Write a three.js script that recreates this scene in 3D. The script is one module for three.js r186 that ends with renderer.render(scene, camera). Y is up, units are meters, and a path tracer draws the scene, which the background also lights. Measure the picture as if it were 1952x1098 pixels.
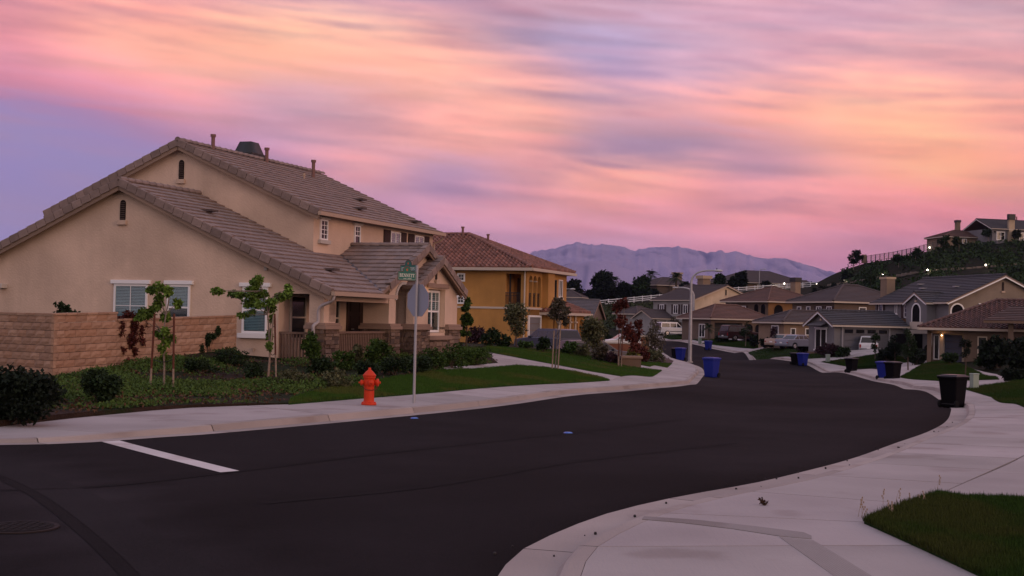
import * as THREE from 'three';
import { mergeGeometries } from 'three/addons/utils/BufferGeometryUtils.js';
import { RoundedBoxGeometry } from 'three/addons/geometries/RoundedBoxGeometry.js';

// ---------------------------------------------------------------- camera, sky, sun, exposure
const scene = new THREE.Scene();
const EYE = 1.9, FPX = 2520, PIT = Math.atan(61 / FPX), ROLL = 0.022;
const camera = new THREE.PerspectiveCamera(2 * Math.atan(549 / FPX) * 180 / Math.PI, 1952 / 1098, 0.1, 60000);
camera.rotation.order = 'YXZ';
camera.rotation.set(PIT, 0, ROLL);
camera.position.set(0, EYE, 0);
const renderer = new THREE.WebGLRenderer({ antialias: true });
renderer.setSize(1024, 576);
renderer.toneMapping = THREE.LinearToneMapping;
renderer.toneMappingExposure = 1.22;
renderer.shadowMap.enabled = true;
const SUN_I = 0.55;
const sun = new THREE.DirectionalLight(new THREE.Color(1.0, 0.62, 0.42), SUN_I);
sun.position.set(110, 26, 40); sun.target.position.set(0, 0, -60);
sun.castShadow = true; sun.shadow.radius = 45; sun.shadow.mapSize.set(2048, 2048);
Object.assign(sun.shadow.camera, { left: -120, right: 120, top: 120, bottom: -120, near: 1, far: 500 });
scene.add(sun, sun.target);
scene.fog = new THREE.FogExp2(new THREE.Color(0.48, 0.48, 0.95), 0.000042);

// ---------------------------------------------------------------- random and noise
function rng(seed) { let s = seed >>> 0; return () => { s |= 0; s = s + 0x6D2B79F5 | 0; let t = Math.imul(s ^ s >>> 15, 1 | s); t = t + Math.imul(t ^ t >>> 7, 61 | t) ^ t; return ((t ^ t >>> 14) >>> 0) / 4294967296; }; }
const R = rng(20240611);
const rr = (a, b) => a + (b - a) * R();
function h3(x, y, z) { let n = Math.imul(x, 374761393) + Math.imul(y, 668265263) + Math.imul(z, 2147483647 ^ 0x5bd1e995); n = Math.imul(n ^ n >>> 13, 1274126177); return ((n ^ n >>> 16) >>> 0) / 4294967296; }
const sm = t => t * t * (3 - 2 * t), lerp = (a, b, t) => a + (b - a) * t, clamp = (x, a, b) => Math.max(a, Math.min(b, x));
const sstep = (a, b, x) => sm(clamp((x - a) / (b - a), 0, 1));
function vn(x, y, seed = 0, per = 0) {      // value noise, tileable with period per
  const xi = Math.floor(x), yi = Math.floor(y), fx = sm(x - xi), fy = sm(y - yi);
  const w = v => per ? ((v % per) + per) % per : v;
  const a = h3(w(xi), w(yi), seed), b = h3(w(xi + 1), w(yi), seed), c = h3(w(xi), w(yi + 1), seed), d = h3(w(xi + 1), w(yi + 1), seed);
  return lerp(lerp(a, b, fx), lerp(c, d, fx), fy);
}
function fbm(x, y, oct = 4, seed = 0, per = 0) { let s = 0, a = 0.5, n = 0; for (let i = 0; i < oct; i++) { s += a * vn(x, y, seed + i * 17, per); n += a; a *= 0.5; x *= 2; y *= 2; per *= 2; } return s / n; }

// ---------------------------------------------------------------- sky: dusk air and streaked clouds
const s2l = c => { c /= 255; return c <= 0.04045 ? c / 12.92 : Math.pow((c + 0.055) / 1.055, 2.4); };
{
  const W = 2048, H = 2048, data = new Float32Array(W * H * 4);
  // colours of the sky by direction: columns every 3.5 degrees of azimuth (left to right), rows every 1.48 degrees of elevation (top first)
  const rows = [
    [205,130,150,205,130,150,215,140,155,190,135,155,180,135,160,185,135,160,190,140,165,200,150,175,205,150,175,205,150,175,205,150,175,205,150,170,200,148,165],
    [214,132,146,235,150,147,245,160,148,252,175,155,255,178,160,225,155,155,172,135,165,180,150,190,195,150,180,205,150,175,208,150,170,205,150,165,205,150,165],
    [218,132,148,245,158,150,250,165,148,252,168,150,250,165,150,252,170,155,215,150,158,178,140,175,200,150,178,215,152,168,235,158,160,225,150,155,220,148,155],
    [200,126,156,222,136,156,235,150,155,205,145,160,215,150,158,242,160,155,250,165,155,215,150,162,225,152,160,252,162,150,255,172,148,252,168,145,240,155,145],
    [125,105,160,150,115,165,190,130,165,200,140,168,225,150,162,245,158,155,240,155,155,185,135,160,175,130,158,205,140,152,245,158,140,252,165,135,238,150,140],
    [115,102,160,120,106,160,140,115,165,180,130,168,225,148,160,185,135,168,225,148,160,252,160,150,240,152,150,190,130,150,225,145,140,250,160,130,240,148,130],
    [110,100,158,115,103,158,125,108,162,150,120,168,180,132,170,210,142,170,228,148,165,238,148,158,240,145,155,240,145,150,232,138,145,225,130,138,215,128,132],
    [105,97,152,110,100,155,120,106,160,140,115,165,165,125,170,195,138,175,200,140,175,205,140,172,220,140,165,225,138,160,215,132,155,205,125,145,190,115,135],
    [100,93,148,105,96,150,115,102,155,130,108,160,150,118,165,170,125,170,180,130,172,185,132,172,195,132,168,198,130,162,190,122,150,180,115,140,170,108,130]];
  const g = (r, c, k) => rows[clamp(r, 0, 8)][clamp(c, 0, 12) * 3 + k];
  const cub = (a, b, c, d, t) => b + 0.5 * t * (c - a + t * (2 * a - 5 * b + 4 * c - d + t * (3 * (b - c) + d - a)));
  const samp = (fx, fy, k) => { const x = Math.floor(fx), y = Math.floor(fy), tx = fx - x, ty = fy - y, o = []; for (let j = -1; j < 3; j++) o.push(cub(g(y + j, x - 1, k), g(y + j, x, k), g(y + j, x + 1, k), g(y + j, x + 2, k), tx)); return cub(...o, ty); };
  for (let j = 0; j < H; j++) {
    const el = ((j + 0.5) / H - 0.5) * 180;
    for (let i = 0; i < W; i++) {
      const phi = ((i + 0.5) / W - 0.5) * 2 * Math.PI;
      const az = Math.atan2(Math.cos(phi), -Math.sin(phi)) * 180 / Math.PI;     // 0 ahead, + to the right
      if (el < -9) { const b = (j * W + i) * 4; data[b] = .06; data[b + 1] = .05; data[b + 2] = .055; data[b + 3] = 1; continue; }
      const e = Math.max(el, 0);
      // streaks: a cloud sheet seen in perspective, stretched along one direction
      const inv = 1 / (Math.sin(e * Math.PI / 180) + 0.13), cx = Math.sin(az * Math.PI / 180) * inv, cz = Math.cos(az * Math.PI / 180) * inv;
      const q = cx * 0.42 + cz * 1.0, p = cx * 1.0 - cz * 0.42;
      const wp = fbm(p * 0.7 + 9, q * 0.9, 3, 3) - 0.5;
      const n1 = fbm(p * 0.55 + wp * 1.6 + 40, q * 2.3 + wp * 2.2, 5, 11) - 0.5;
      const n2 = fbm(az * 0.055 + wp * 0.8, el * 0.75 + az * 0.035 + wp * 2.5, 5, 29) - 0.5;
      const n3 = fbm(az * 0.17 + wp, el * 1.15 + az * 0.10 + wp * 1.6, 5, 51) - 0.5;
      const n4 = fbm(az * 0.20 + 7 + wp, el * 2.7 + az * 0.20 + wp * 2.4, 5, 83) - 0.5;
      const n5 = 0.55 - Math.abs(2 * fbm(az * 0.26 + wp * 1.5 + 31, el * 2.3 + az * 0.16 + wp * 2 + n3 * 1.2, 5, 97) - 1) * 1.6;
      const fx = clamp((az + 21.2) / 3.53 + wp * .5 + n3 * .3, -1, 13), fy = clamp((13.55 - el) / 1.478 + n2 * 0.35 + n1 * 0.15 + n3 * 0.6 + n4 * .7 + n5 * .25, -1, 9);
      const wA = (1 - sstep(23, 65, Math.abs(az))) * (1 - sstep(13.5, 34, e));
      const out = [0, 0, 0];
      const warm = 0.5 + 0.5 * Math.cos((az - 75) * Math.PI / 180);             // the afterglow lies to the right
      const back = 0.5 - 0.5 * Math.cos(az * Math.PI / 180);                     // behind: unseen sky, brightened and made neutral to light the house fronts
      const lowc = [lerp(150, 238, warm), lerp(124, 152, warm), lerp(164, 150, warm)].map((v, k) => lerp(v, [236, 214, 200][k], back * .85));
      const midc = [lerp(180, 240, warm), lerp(146, 165, warm), lerp(184, 165, warm)].map((v, k) => lerp(v, [226, 212, 206][k], back * .85));
      const topc = [176, 178, 202];
      const a1 = sstep(2, 16, e + n1 * 10), a2 = sstep(18, 55, e + n1 * 22);
      for (let k = 0; k < 3; k++) {
        const v = samp(fx, fy, k);
        const o = lerp(lerp(lowc[k], midc[k], a1), topc[k], a2) * (1 + n1 * 0.22);
        const gy = samp(fx, fy, 1) * .35 + samp(fx, fy, 0) * .4 + samp(fx, fy, 2) * .25; let c = lerp(o, [1.01, 1.045, 1.0][k] * lerp(v, gy, .05) * (1 + n3 * 0.16 + n2 * 0.10 + n4 * [.26, .18, .11][k] + n5 * [.05, .075, .06][k]), wA);
        out[k] = s2l(clamp(c, 8, 255));
        if (el < -1) out[k] = lerp(out[k], [0.06, 0.05, 0.055][k], sstep(-1, -8, el));
      }
      const b = (j * W + i) * 4; data[b] = out[0]; data[b + 1] = out[1]; data[b + 2] = out[2]; data[b + 3] = 1;
    }
  }
  const t = new THREE.DataTexture(data, W, H, THREE.RGBAFormat, THREE.FloatType);
  t.mapping = THREE.EquirectangularReflectionMapping; t.magFilter = t.minFilter = THREE.LinearFilter; t.wrapS = THREE.RepeatWrapping; t.needsUpdate = true;
  scene.background = t; scene.environment = t;
}

// ---------------------------------------------------------------- pixels to points, the lie of the land
const V3 = (x, y, z) => new THREE.Vector3(x, y, z);
function ray(px, py) {                       // direction per metre of depth
  const x = (px - 976) / FPX, y = -(py - 549) / FPX, c = Math.cos(ROLL), s = Math.sin(ROLL), X = x * c - y * s, Y = x * s + y * c;
  const Z = Math.cos(PIT) - Y * Math.sin(PIT); return [X / Z, (Y * Math.cos(PIT) + Math.sin(PIT)) / Z];
}
const at = (px, py, d) => { const r = ray(px, py); return V3(r[0] * d, EYE + r[1] * d, -d); };
function project(p) { const v = p.clone().sub(camera.position); const c = Math.cos(PIT), s = Math.sin(PIT); const Y = v.y * c + v.z * s, Z = -(v.z * c - v.y * s); const x = v.x / Z, y = Y / Z; const cr = Math.cos(-ROLL), sr = Math.sin(-ROLL); return [976 + FPX * (x * cr - y * sr), 549 - FPX * (x * sr + y * cr)]; }
const ctl = [];
for (const [px, py, d] of [[1100,1098,9.9],[437,899,16.5],[215,840,20.6],[703,772,31.5],[790,768,33],[1000,769,35],[1200,752,44],[1342,722,68],[1356,720,73],[1328,700,92],[1296,686,114],
  [1250,650,190],[1283,638,217],[1350,667,154],[1812,787,37],[1815,776,43.4],[1600,880,19.9],[1740,838,25.4],[1728,742,59],[1700,725,75],[1623,710,99],[1530,697,126],[1410,673,146],
  [615,694,42],[100,725,35.1],[450,672,42],[50,800,23.6],[362,773,28.8],[550,768,30.8],[0,848,19.2],[1002,660,93],[1100,672,76],[1184,717,61],[1050,731,45],[914,668,62],[1262,706,79],[1041,700,54],
  [1800,692,92],[1640,668,112],[1500,656,140],[1400,645,168],[1310,640,200],[1225,630,228],[1648,991,12.8],[1952,953,14.6],[1840,745,50],[1952,776,37],[1930,723,60],
  [1140,622,250],[1130,583,296],[1275,570,292],[1400,556,290],[1560,548,300],[1700,640,150],[1046,688,87],[1150,696,82]]) { const p = at(px, py, d); ctl.push([p.x, p.z, p.y]); }
for (const a of [[0,-1,.02],[14,-2,.03],[-14,-2,0],[-14,-17,-.08],[-34,-16,-.1],[-34,6,0],[30,4,.05],[45,-40,-.2],[-22,-36,.1],[-20,-60,.35],[-45,-45,.2],[-10,-75,.3],[-30,-110,.2],[80,-60,0],[90,-120,1.5],[70,-200,3],[-30,-190,.3],[-40,-290,3],[120,-300,10],[20,-330,7]]) ctl.push([a[0], a[1], a[2]]);
const tps = (() => {
  const n = ctl.length, N = n + 3, A = [], b = new Float64Array(N), U = r2 => r2 > 1e-9 ? 0.5 * r2 * Math.log(r2) : 0, S = 0.01;
  for (let i = 0; i < N; i++) A.push(new Float64Array(N));
  for (let i = 0; i < n; i++) { for (let j = 0; j < n; j++) { const dx = (ctl[i][0] - ctl[j][0]) * S, dz = (ctl[i][1] - ctl[j][1]) * S; A[i][j] = U(dx * dx + dz * dz); } A[i][i] += 0.0006; A[i][n] = A[n][i] = 1; A[i][n + 1] = A[n + 1][i] = ctl[i][0] * S; A[i][n + 2] = A[n + 2][i] = ctl[i][1] * S; b[i] = ctl[i][2]; }
  for (let i = 0; i < N; i++) { let p = i; for (let k = i + 1; k < N; k++) if (Math.abs(A[k][i]) > Math.abs(A[p][i])) p = k; [A[i], A[p]] = [A[p], A[i]]; [b[i], b[p]] = [b[p], b[i]]; for (let k = i + 1; k < N; k++) { const m = A[k][i] / A[i][i]; if (!m) continue; for (let l = i; l < N; l++) A[k][l] -= m * A[i][l]; b[k] -= m * b[i]; } }
  const w = new Float64Array(N); for (let i = N - 1; i >= 0; i--) { let s = b[i]; for (let k = i + 1; k < N; k++) s -= A[i][k] * w[k]; w[i] = s / A[i][i]; }
  return (x, z) => { let s = w[n] + w[n + 1] * x * S + w[n + 2] * z * S; for (let i = 0; i < n; i++) { const dx = (x - ctl[i][0]) * S, dz = (z - ctl[i][1]) * S; s += w[i] * U(dx * dx + dz * dz); } return s; };
})();
const G = (x, z) => clamp(tps(x, z), -3, 12);
function gp(px, py, lift = 0, d0 = 6) {       // where the sight line of a pixel meets the ground
  const r = ray(px, py), f = d => EYE + r[1] * d - G(r[0] * d, -d) - lift;
  let a = d0, st = 0.6; while (a < 420) { const b = a + st; if (f(b) < 0) { let lo = a, hi = b; for (let i = 0; i < 26; i++) { const m = (lo + hi) / 2; if (f(m) < 0) hi = m; else lo = m; } return V3(r[0] * hi, EYE + r[1] * hi, -hi); } a = b; st = 0.5 + a * 0.008; }
  return at(px, py, 420);
}
const gxz = (pts, lift = 0) => pts.map(p => { if (p.length === 3) return [p[0], p[1]]; const v = gp(p[0], p[1], lift); return [v.x, v.z]; });   // [x, z, 1] passes a place through

// ---------------------------------------------------------------- names, labels, geometry helpers
const used = {};
function numbered(n) { const k = used[n] = (used[n] ?? -1) + 1; return k ? n + '_' + String(k).padStart(3, '0') : n; }
function tag(o, label, category, group, kind) { o.userData.label = label; o.userData.category = category; if (group) o.userData.group = group; if (kind) o.userData.kind = kind; return o; }
function shade(o) { o.traverse(c => { if (c.isMesh) { c.castShadow = true; c.receiveShadow = true; } }); return o; }
function base(name, pos, turn = 0) { const g = new THREE.Group(); g.name = numbered(name); g.position.copy(pos); g.rotation.y = turn; scene.add(g); return g; }
const cnt = new WeakMap();
function part(parent, name, geo, m) {
  const o = new THREE.Mesh(Array.isArray(geo) ? merge(geo) : geo, m);
  if (parent === scene) o.name = numbered(name); else { const t = cnt.get(parent) ?? {}; cnt.set(parent, t); const k = t[name] = (t[name] ?? -1) + 1; o.name = k ? name + '_' + String(k).padStart(3, '0') : name; }
  o.castShadow = o.receiveShadow = true; parent.add(o); return o;
}
function sub(parent, name) { const o = new THREE.Group(); const t = cnt.get(parent) ?? {}; cnt.set(parent, t); const k = t[name] = (t[name] ?? -1) + 1; o.name = k ? name + '_' + String(k).padStart(3, '0') : name; parent.add(o); return o; }
function flat(g) { const n = g.index ? g.toNonIndexed() : g; for (const k of Object.keys(n.attributes)) if (!['position', 'normal', 'uv', 'color'].includes(k)) n.deleteAttribute(k); return n; }
function uvm(g) {                             // uv in metres, by the dominant direction of each face
  g = flat(g); const p = g.attributes.position, n = p.count, uv = new Float32Array(n * 2), a = V3(0,0,0), b = V3(0,0,0), c = V3(0,0,0);
  for (let i = 0; i < n; i += 3) { a.fromBufferAttribute(p, i); b.fromBufferAttribute(p, i + 1); c.fromBufferAttribute(p, i + 2); b.sub(a); c.sub(a); b.cross(c); const x = Math.abs(b.x), y = Math.abs(b.y), z = Math.abs(b.z);
    for (let k = 0; k < 3; k++) { const X = p.getX(i + k), Y = p.getY(i + k), Z = p.getZ(i + k), j = (i + k) * 2; if (y >= x && y >= z) { uv[j] = X; uv[j + 1] = Z; } else if (x >= z) { uv[j] = Z; uv[j + 1] = Y; } else { uv[j] = X; uv[j + 1] = Y; } } }
  g.setAttribute('uv', new THREE.BufferAttribute(uv, 2)); if (!g.attributes.normal) g.computeVertexNormals(); return g;
}
function merge(list) { const l = list.map(g => g.attributes.uv && !g.index && g.attributes.normal ? g : uvm(g)); const hasC = l.some(g => g.attributes.color); if (hasC) for (const g of l) if (!g.attributes.color) g.setAttribute('color', new THREE.BufferAttribute(new Float32Array(g.attributes.position.count * 3).fill(1), 3)); return l.length === 1 ? l[0] : mergeGeometries(l); }
function bx(w, h, d, x = 0, y = 0, z = 0) { const g = new THREE.BoxGeometry(w, h, d); g.translate(x, y, z); return uvm(g); }
function rbx(w, h, d, r, x = 0, y = 0, z = 0, s = 2) { const g = new RoundedBoxGeometry(w, h, d, s, r); g.translate(x, y, z); return uvm(g); }
function cyl(r0, r1, h, x = 0, y = 0, z = 0, n = 12) { const g = new THREE.CylinderGeometry(r1, r0, h, n); g.translate(x, y + h / 2, z); return uvm(g); }
function between(g, a, b) { const d = b.clone().sub(a), q = new THREE.Quaternion().setFromUnitVectors(V3(0, 1, 0), d.clone().normalize()); g.applyQuaternion(q); g.translate(a.x, a.y, a.z); return g; }
function rod(a, b, r0, r1 = r0, n = 8) { return between(cyl(r0, r1, a.distanceTo(b), 0, 0, 0, n), a, b); }
function beam(a, b, w, h, up = V3(0, 1, 0), o = 0, e = 0) {   // box from a to b, w across, h along up
  const z = b.clone().sub(a), L = z.length() + 2 * e; z.normalize(); const x = up.clone().cross(z).normalize(), y = z.clone().cross(x); const g = new THREE.BoxGeometry(w, h, L); g.translate(0, o, 0);
  const m = new THREE.Matrix4().makeBasis(x, y, z); const c = a.clone().add(b).multiplyScalar(0.5); m.setPosition(c); g.applyMatrix4(m); return uvm(g);
}
function tube(pts, r, seg = 24, n = 8) { return uvm(new THREE.TubeGeometry(new THREE.CatmullRomCurve3(pts), seg, r, n)); }
function taper(pts, r0, r1, seg = 14, n = 7) {   // a limb that thins along its curve
  const g = new THREE.TubeGeometry(new THREE.CatmullRomCurve3(pts), seg, 1, n), c = new THREE.CatmullRomCurve3(pts), p = g.attributes.position, v = V3(0,0,0);
  for (let i = 0; i <= seg; i++) { const q = c.getPointAt(i / seg), r = lerp(r0, r1, i / seg); for (let j = 0; j <= n; j++) { const k = i * (n + 1) + j; v.fromBufferAttribute(p, k).sub(q).multiplyScalar(r).add(q); p.setXYZ(k, v.x, v.y, v.z); } } return uvm(g);
}
function prismV(pts, v0, v1, holes = []) { const s = new THREE.Shape(pts.map(p => new THREE.Vector2(...p))); for (const h of holes) s.holes.push(new THREE.Path(h.map(p => new THREE.Vector2(...p)))); const g = new THREE.ExtrudeGeometry(s, { depth: v1 - v0, bevelEnabled: false, curveSegments: 8 }); g.translate(0, 0, -v1); return uvm(g); }
function prismU(pts, u0, u1, holes = []) { const s = new THREE.Shape(pts.map(p => new THREE.Vector2(...p))); for (const h of holes) s.holes.push(new THREE.Path(h.map(p => new THREE.Vector2(...p)))); const g = new THREE.ExtrudeGeometry(s, { depth: u1 - u0, bevelEnabled: false, curveSegments: 8 }); g.rotateY(Math.PI / 2); g.translate(u0, 0, 0); return uvm(g); }
const UHV = (u, h, v) => V3(u, h, -v);
const wb = (u0, u1, h0, h1, v0, v1) => bx(u1 - u0, h1 - h0, v1 - v0, (u0 + u1) / 2, (h0 + h1) / 2, -(v0 + v1) / 2);
function rect(x0, x1, y0, y1) { return [[x0, y0], [x1, y0], [x1, y1], [x0, y1]]; }
function archPts(x0, x1, y0, ys, n = 10, k = 1) { const o = [[x0, y0], [x1, y0]], c = (x0 + x1) / 2, r = (x1 - x0) / 2; for (let i = 0; i <= n; i++) { const a = Math.PI * i / n; o.push([c + r * Math.cos(a), ys + r * k * Math.sin(a)]); } return o; }

// ---------------------------------------------------------------- materials
function ntex(size, metres, fn) {             // tileable multiplier texture covering metres x metres
  const d = new Uint8Array(size * size * 4); for (let j = 0; j < size; j++) for (let i = 0; i < size; i++) { const c = fn(i / size, j / size), b = (j * size + i) * 4; if (typeof c === 'number') d[b] = d[b + 1] = d[b + 2] = clamp(c, 0, 1) * 255; else { d[b] = clamp(c[0], 0, 1) * 255; d[b + 1] = clamp(c[1], 0, 1) * 255; d[b + 2] = clamp(c[2], 0, 1) * 255; } d[b + 3] = 255; }
  const t = new THREE.DataTexture(d, size, size); t.wrapS = t.wrapT = THREE.RepeatWrapping; t.magFilter = THREE.LinearFilter; t.minFilter = THREE.LinearMipmapLinearFilter; t.generateMipmaps = true; t.repeat.set(1 / metres, 1 / metres); t.needsUpdate = true; return t;
}
const T = {
  stucco: ntex(512, 5, (x, y) => 0.56 + 0.42 * fbm(x * 4, y * 4, 6, 3, 4) - 0.16 * fbm(x * 24, y * 3, 3, 8, 24) * fbm(x * 3, y * 3, 2, 5, 3)),
  stuccoB: ntex(512, 1.2, (x, y) => fbm(x * 24, y * 24, 4, 41, 24)),
  conc: ntex(1024, 6, (x, y) => { const a = fbm(x * 4, y * 4, 7, 13, 4), s = 1.1 * sstep(0.54, 0.76, fbm(x * 7, y * 7, 5, 77, 7)), g = h3(Math.floor(x * 1024), Math.floor(y * 1024), 5); return [0.60 + 0.42 * a - 0.15 * s + 0.07 * g, 0.585 + 0.42 * a - 0.175 * s + 0.07 * g, 0.58 + 0.42 * a - 0.185 * s + 0.07 * g]; }),
  concB: ntex(512, 1.5, (x, y) => 0.6 * fbm(x * 90, y * 6, 3, 23, 90) + 0.4 * fbm(x * 30, y * 30, 3, 24, 30)),
  asph: ntex(1024, 7, (x, y) => { const g = h3(Math.floor(x * 1024), Math.floor(y * 1024), 9); return 0.25 + 0.42 * fbm(x * 5, y * 5, 6, 33, 5) + 0.34 * g + (g > 0.985 ? 0.4 : 0); }),
  asphB: ntex(512, 1.1, (x, y) => 0.5 * h3(Math.floor(x * 512), Math.floor(y * 512), 2) + 0.5 * fbm(x * 60, y * 60, 3, 6, 60)),
  soil: ntex(512, 4, (x, y) => { const a = fbm(x * 10, y * 10, 5, 61, 10), b = fbm(x * 4, y * 4, 3, 63, 4), g = sstep(0.42, 0.62, b + 0.2 * a); return [lerp(0.75, 0.35, g) * (0.5 + 0.6 * a), lerp(0.5, 0.52, g) * (0.5 + 0.6 * a), lerp(0.4, 0.2, g) * (0.5 + 0.6 * a)]; }),
  grass: ntex(512, 3, (x, y) => { const a = fbm(x * 60, y * 60, 3, 71, 60), b = fbm(x * 3, y * 3, 4, 72, 3); return [(0.35 + 0.5 * a) * (0.7 + 0.5 * b), (0.45 + 0.55 * a) * (0.75 + 0.3 * b), (0.3 + 0.4 * a)]; }),
  rough: ntex(256, 1, (x, y) => fbm(x * 16, y * 16, 4, 81, 16)),
  grain: ntex(256, 1, (x, y) => 0.55 + 0.45 * fbm(x * 5, y * 40, 4, 91, 40)),
  tile: ntex(256, 1.5, (x, y) => 0.6 + 0.4 * fbm(x * 9, y * 9, 5, 95, 9)),
  rock: ntex(256, 700, (x, y) => 0.5 + 0.5 * fbm(x * 6, y * 6, 6, 99, 6)),
};
const lin = (r, g, b) => new THREE.Color().setRGB(r, g, b);
function mat(r, g, b, o = {}) { return new (o.specularIntensity === undefined ? THREE.MeshStandardMaterial : THREE.MeshPhysicalMaterial)({ color: lin(r, g, b), roughness: 0.9, ...o }); }
const stucco = (r, g, b) => mat(r * 1.15, g * 1.15, b * 1.15, { map: T.stucco, bumpMap: T.stuccoB, bumpScale: 0.008, roughness: 0.95 });
const tileM = (r, g, b) => mat(r, g, b, { map: T.tile, bumpMap: T.rough, bumpScale: 0.004, roughness: 0.85, vertexColors: false });
const M = {
  tan: stucco(.64, .465, .355), orange: stucco(.46, .23, .062), trim: mat(.62, .55, .50, { map: T.stucco, roughness: .8 }), white: mat(.74, .72, .72, { roughness: .45 }), buff: mat(.33, .215, .16, { map: T.stucco, bumpMap: T.stuccoB, bumpScale: .004 }),
  brownTrim: mat(.20, .125, .085, { map: T.stucco }), dark: mat(.008, .007, .008, { specularIntensity: .2 }), black: mat(.008, .008, .009, { roughness: .5 }), shutter: mat(.03, .012, .011, { roughness: .7 }),
  blind: mat(.26, .32, .33, { roughness: .6 }), curtain: mat(.30, .34, .33, { roughness: .9 }), room: mat(.02, .022, .024),
  glass: new THREE.MeshPhysicalMaterial({ color: lin(.82, .9, .92), transmission: 1, thickness: 0, roughness: .03, ior: 1.5 }),
  darkGlass: mat(.012, .013, .016, { roughness: .08 }),
  tileBlend: mat(1, 1, 1, { map: T.tile, bumpMap: T.rough, bumpScale: 0.004, roughness: .85, vertexColors: true }),
  conc: mat(.40, .36, .34, { map: T.conc, bumpMap: T.concB, bumpScale: .004, roughness: .92 }), concDark: mat(.265, .235, .225, { map: T.conc, bumpMap: T.concB, bumpScale: .004 }), joint: mat(.06, .045, .04),
  asph: mat(.019, .0168, .0188, { map: T.asph, bumpMap: T.asphB, bumpScale: .009, roughness: .95, specularIntensity: .16, vertexColors: true }), paint: mat(.66, .62, .60, { map: T.conc, bumpMap: T.asphB, bumpScale: .005, roughness: .7 }),
  soil: mat(.05, .045, .04, { map: T.soil, bumpMap: T.rough, bumpScale: .04, specularIntensity: .2 }), grass: mat(.034, .072, .012, { map: T.grass, bumpMap: T.rough, bumpScale: .03, specularIntensity: .2 }), mulch: mat(.055, .02, .016, { map: T.tile, bumpMap: T.rough, bumpScale: .04 }),
  steel: mat(.40, .39, .41, { metalness: .55, roughness: .5, map: T.tile }), galv: mat(.33, .32, .34, { metalness: .35, roughness: .5 }), hydr: mat(.56, .036, .006, { roughness: .5, specularIntensity: .5, bumpMap: T.rough, bumpScale: .003 }),
  wood: mat(.20, .10, .05, { map: T.grain, bumpMap: T.grain, bumpScale: .004 }), stakeRed: mat(.13, .035, .018, { map: T.grain }), stakePale: mat(.34, .24, .18, { map: T.grain }), bark: mat(.10, .065, .045, { map: T.grain, bumpMap: T.grain, bumpScale: .01 }), barkPale: mat(.25, .19, .15, { map: T.grain, bumpMap: T.grain, bumpScale: .008 }),
  rail: mat(.20, .12, .085, { map: T.grain }), door: mat(.045, .02, .012, { roughness: .5, map: T.grain }), iron: mat(.012, .011, .012, { roughness: .55 }), gutter: mat(.38, .27, .20, { roughness: .6 }), fasc: mat(.30, .20, .145, { roughness: .75, map: T.stucco }), creamTrim: mat(.48, .40, .33, { roughness: .7 }),
  binBlue: mat(.006, .016, .20, { roughness: .6, specularIntensity: .5, bumpMap: T.rough, bumpScale: .002 }), binBlack: mat(.004, .0036, .0046, { roughness: .75, specularIntensity: .14, bumpMap: T.rough, bumpScale: .002 }), rubber: mat(.008, .008, .008, { roughness: .85, specularIntensity: .3 }),
  signGreen: mat(.0, .10, .072, { roughness: .4 }), box: mat(.24, .29, .24, { roughness: .6 }), chrome: mat(.5, .5, .52, { metalness: .9, roughness: .25 }), redLamp: mat(.25, .008, .008, { roughness: .2 }),
  hillSoil: mat(.017, .021, .010, { map: T.soil, bumpMap: T.rough, bumpScale: .05, specularIntensity: .15 }), plain: mat(.09, .075, .06),
};
const lamp = (c, i) => new THREE.MeshStandardMaterial({ color: lin(.8, .75, .65), emissive: lin(...c), emissiveIntensity: i, roughness: .6 });
const leafM = (r, g, b) => new THREE.MeshPhysicalMaterial({ color: lin(r, g, b), roughness: .8, specularIntensity: .35, vertexColors: true, side: THREE.DoubleSide });
const L = { mid: leafM(.038, .070, .013), bright: leafM(.105, .17, .028), dark: leafM(.016, .030, .010), black: leafM(.009, .015, .008), olive: leafM(.085, .085, .040), red: leafM(.085, .020, .014), grey: leafM(.075, .062, .042), yellow: leafM(.13, .12, .025), weed: leafM(.058, .098, .020), purple: leafM(.035, .016, .022) };

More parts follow.
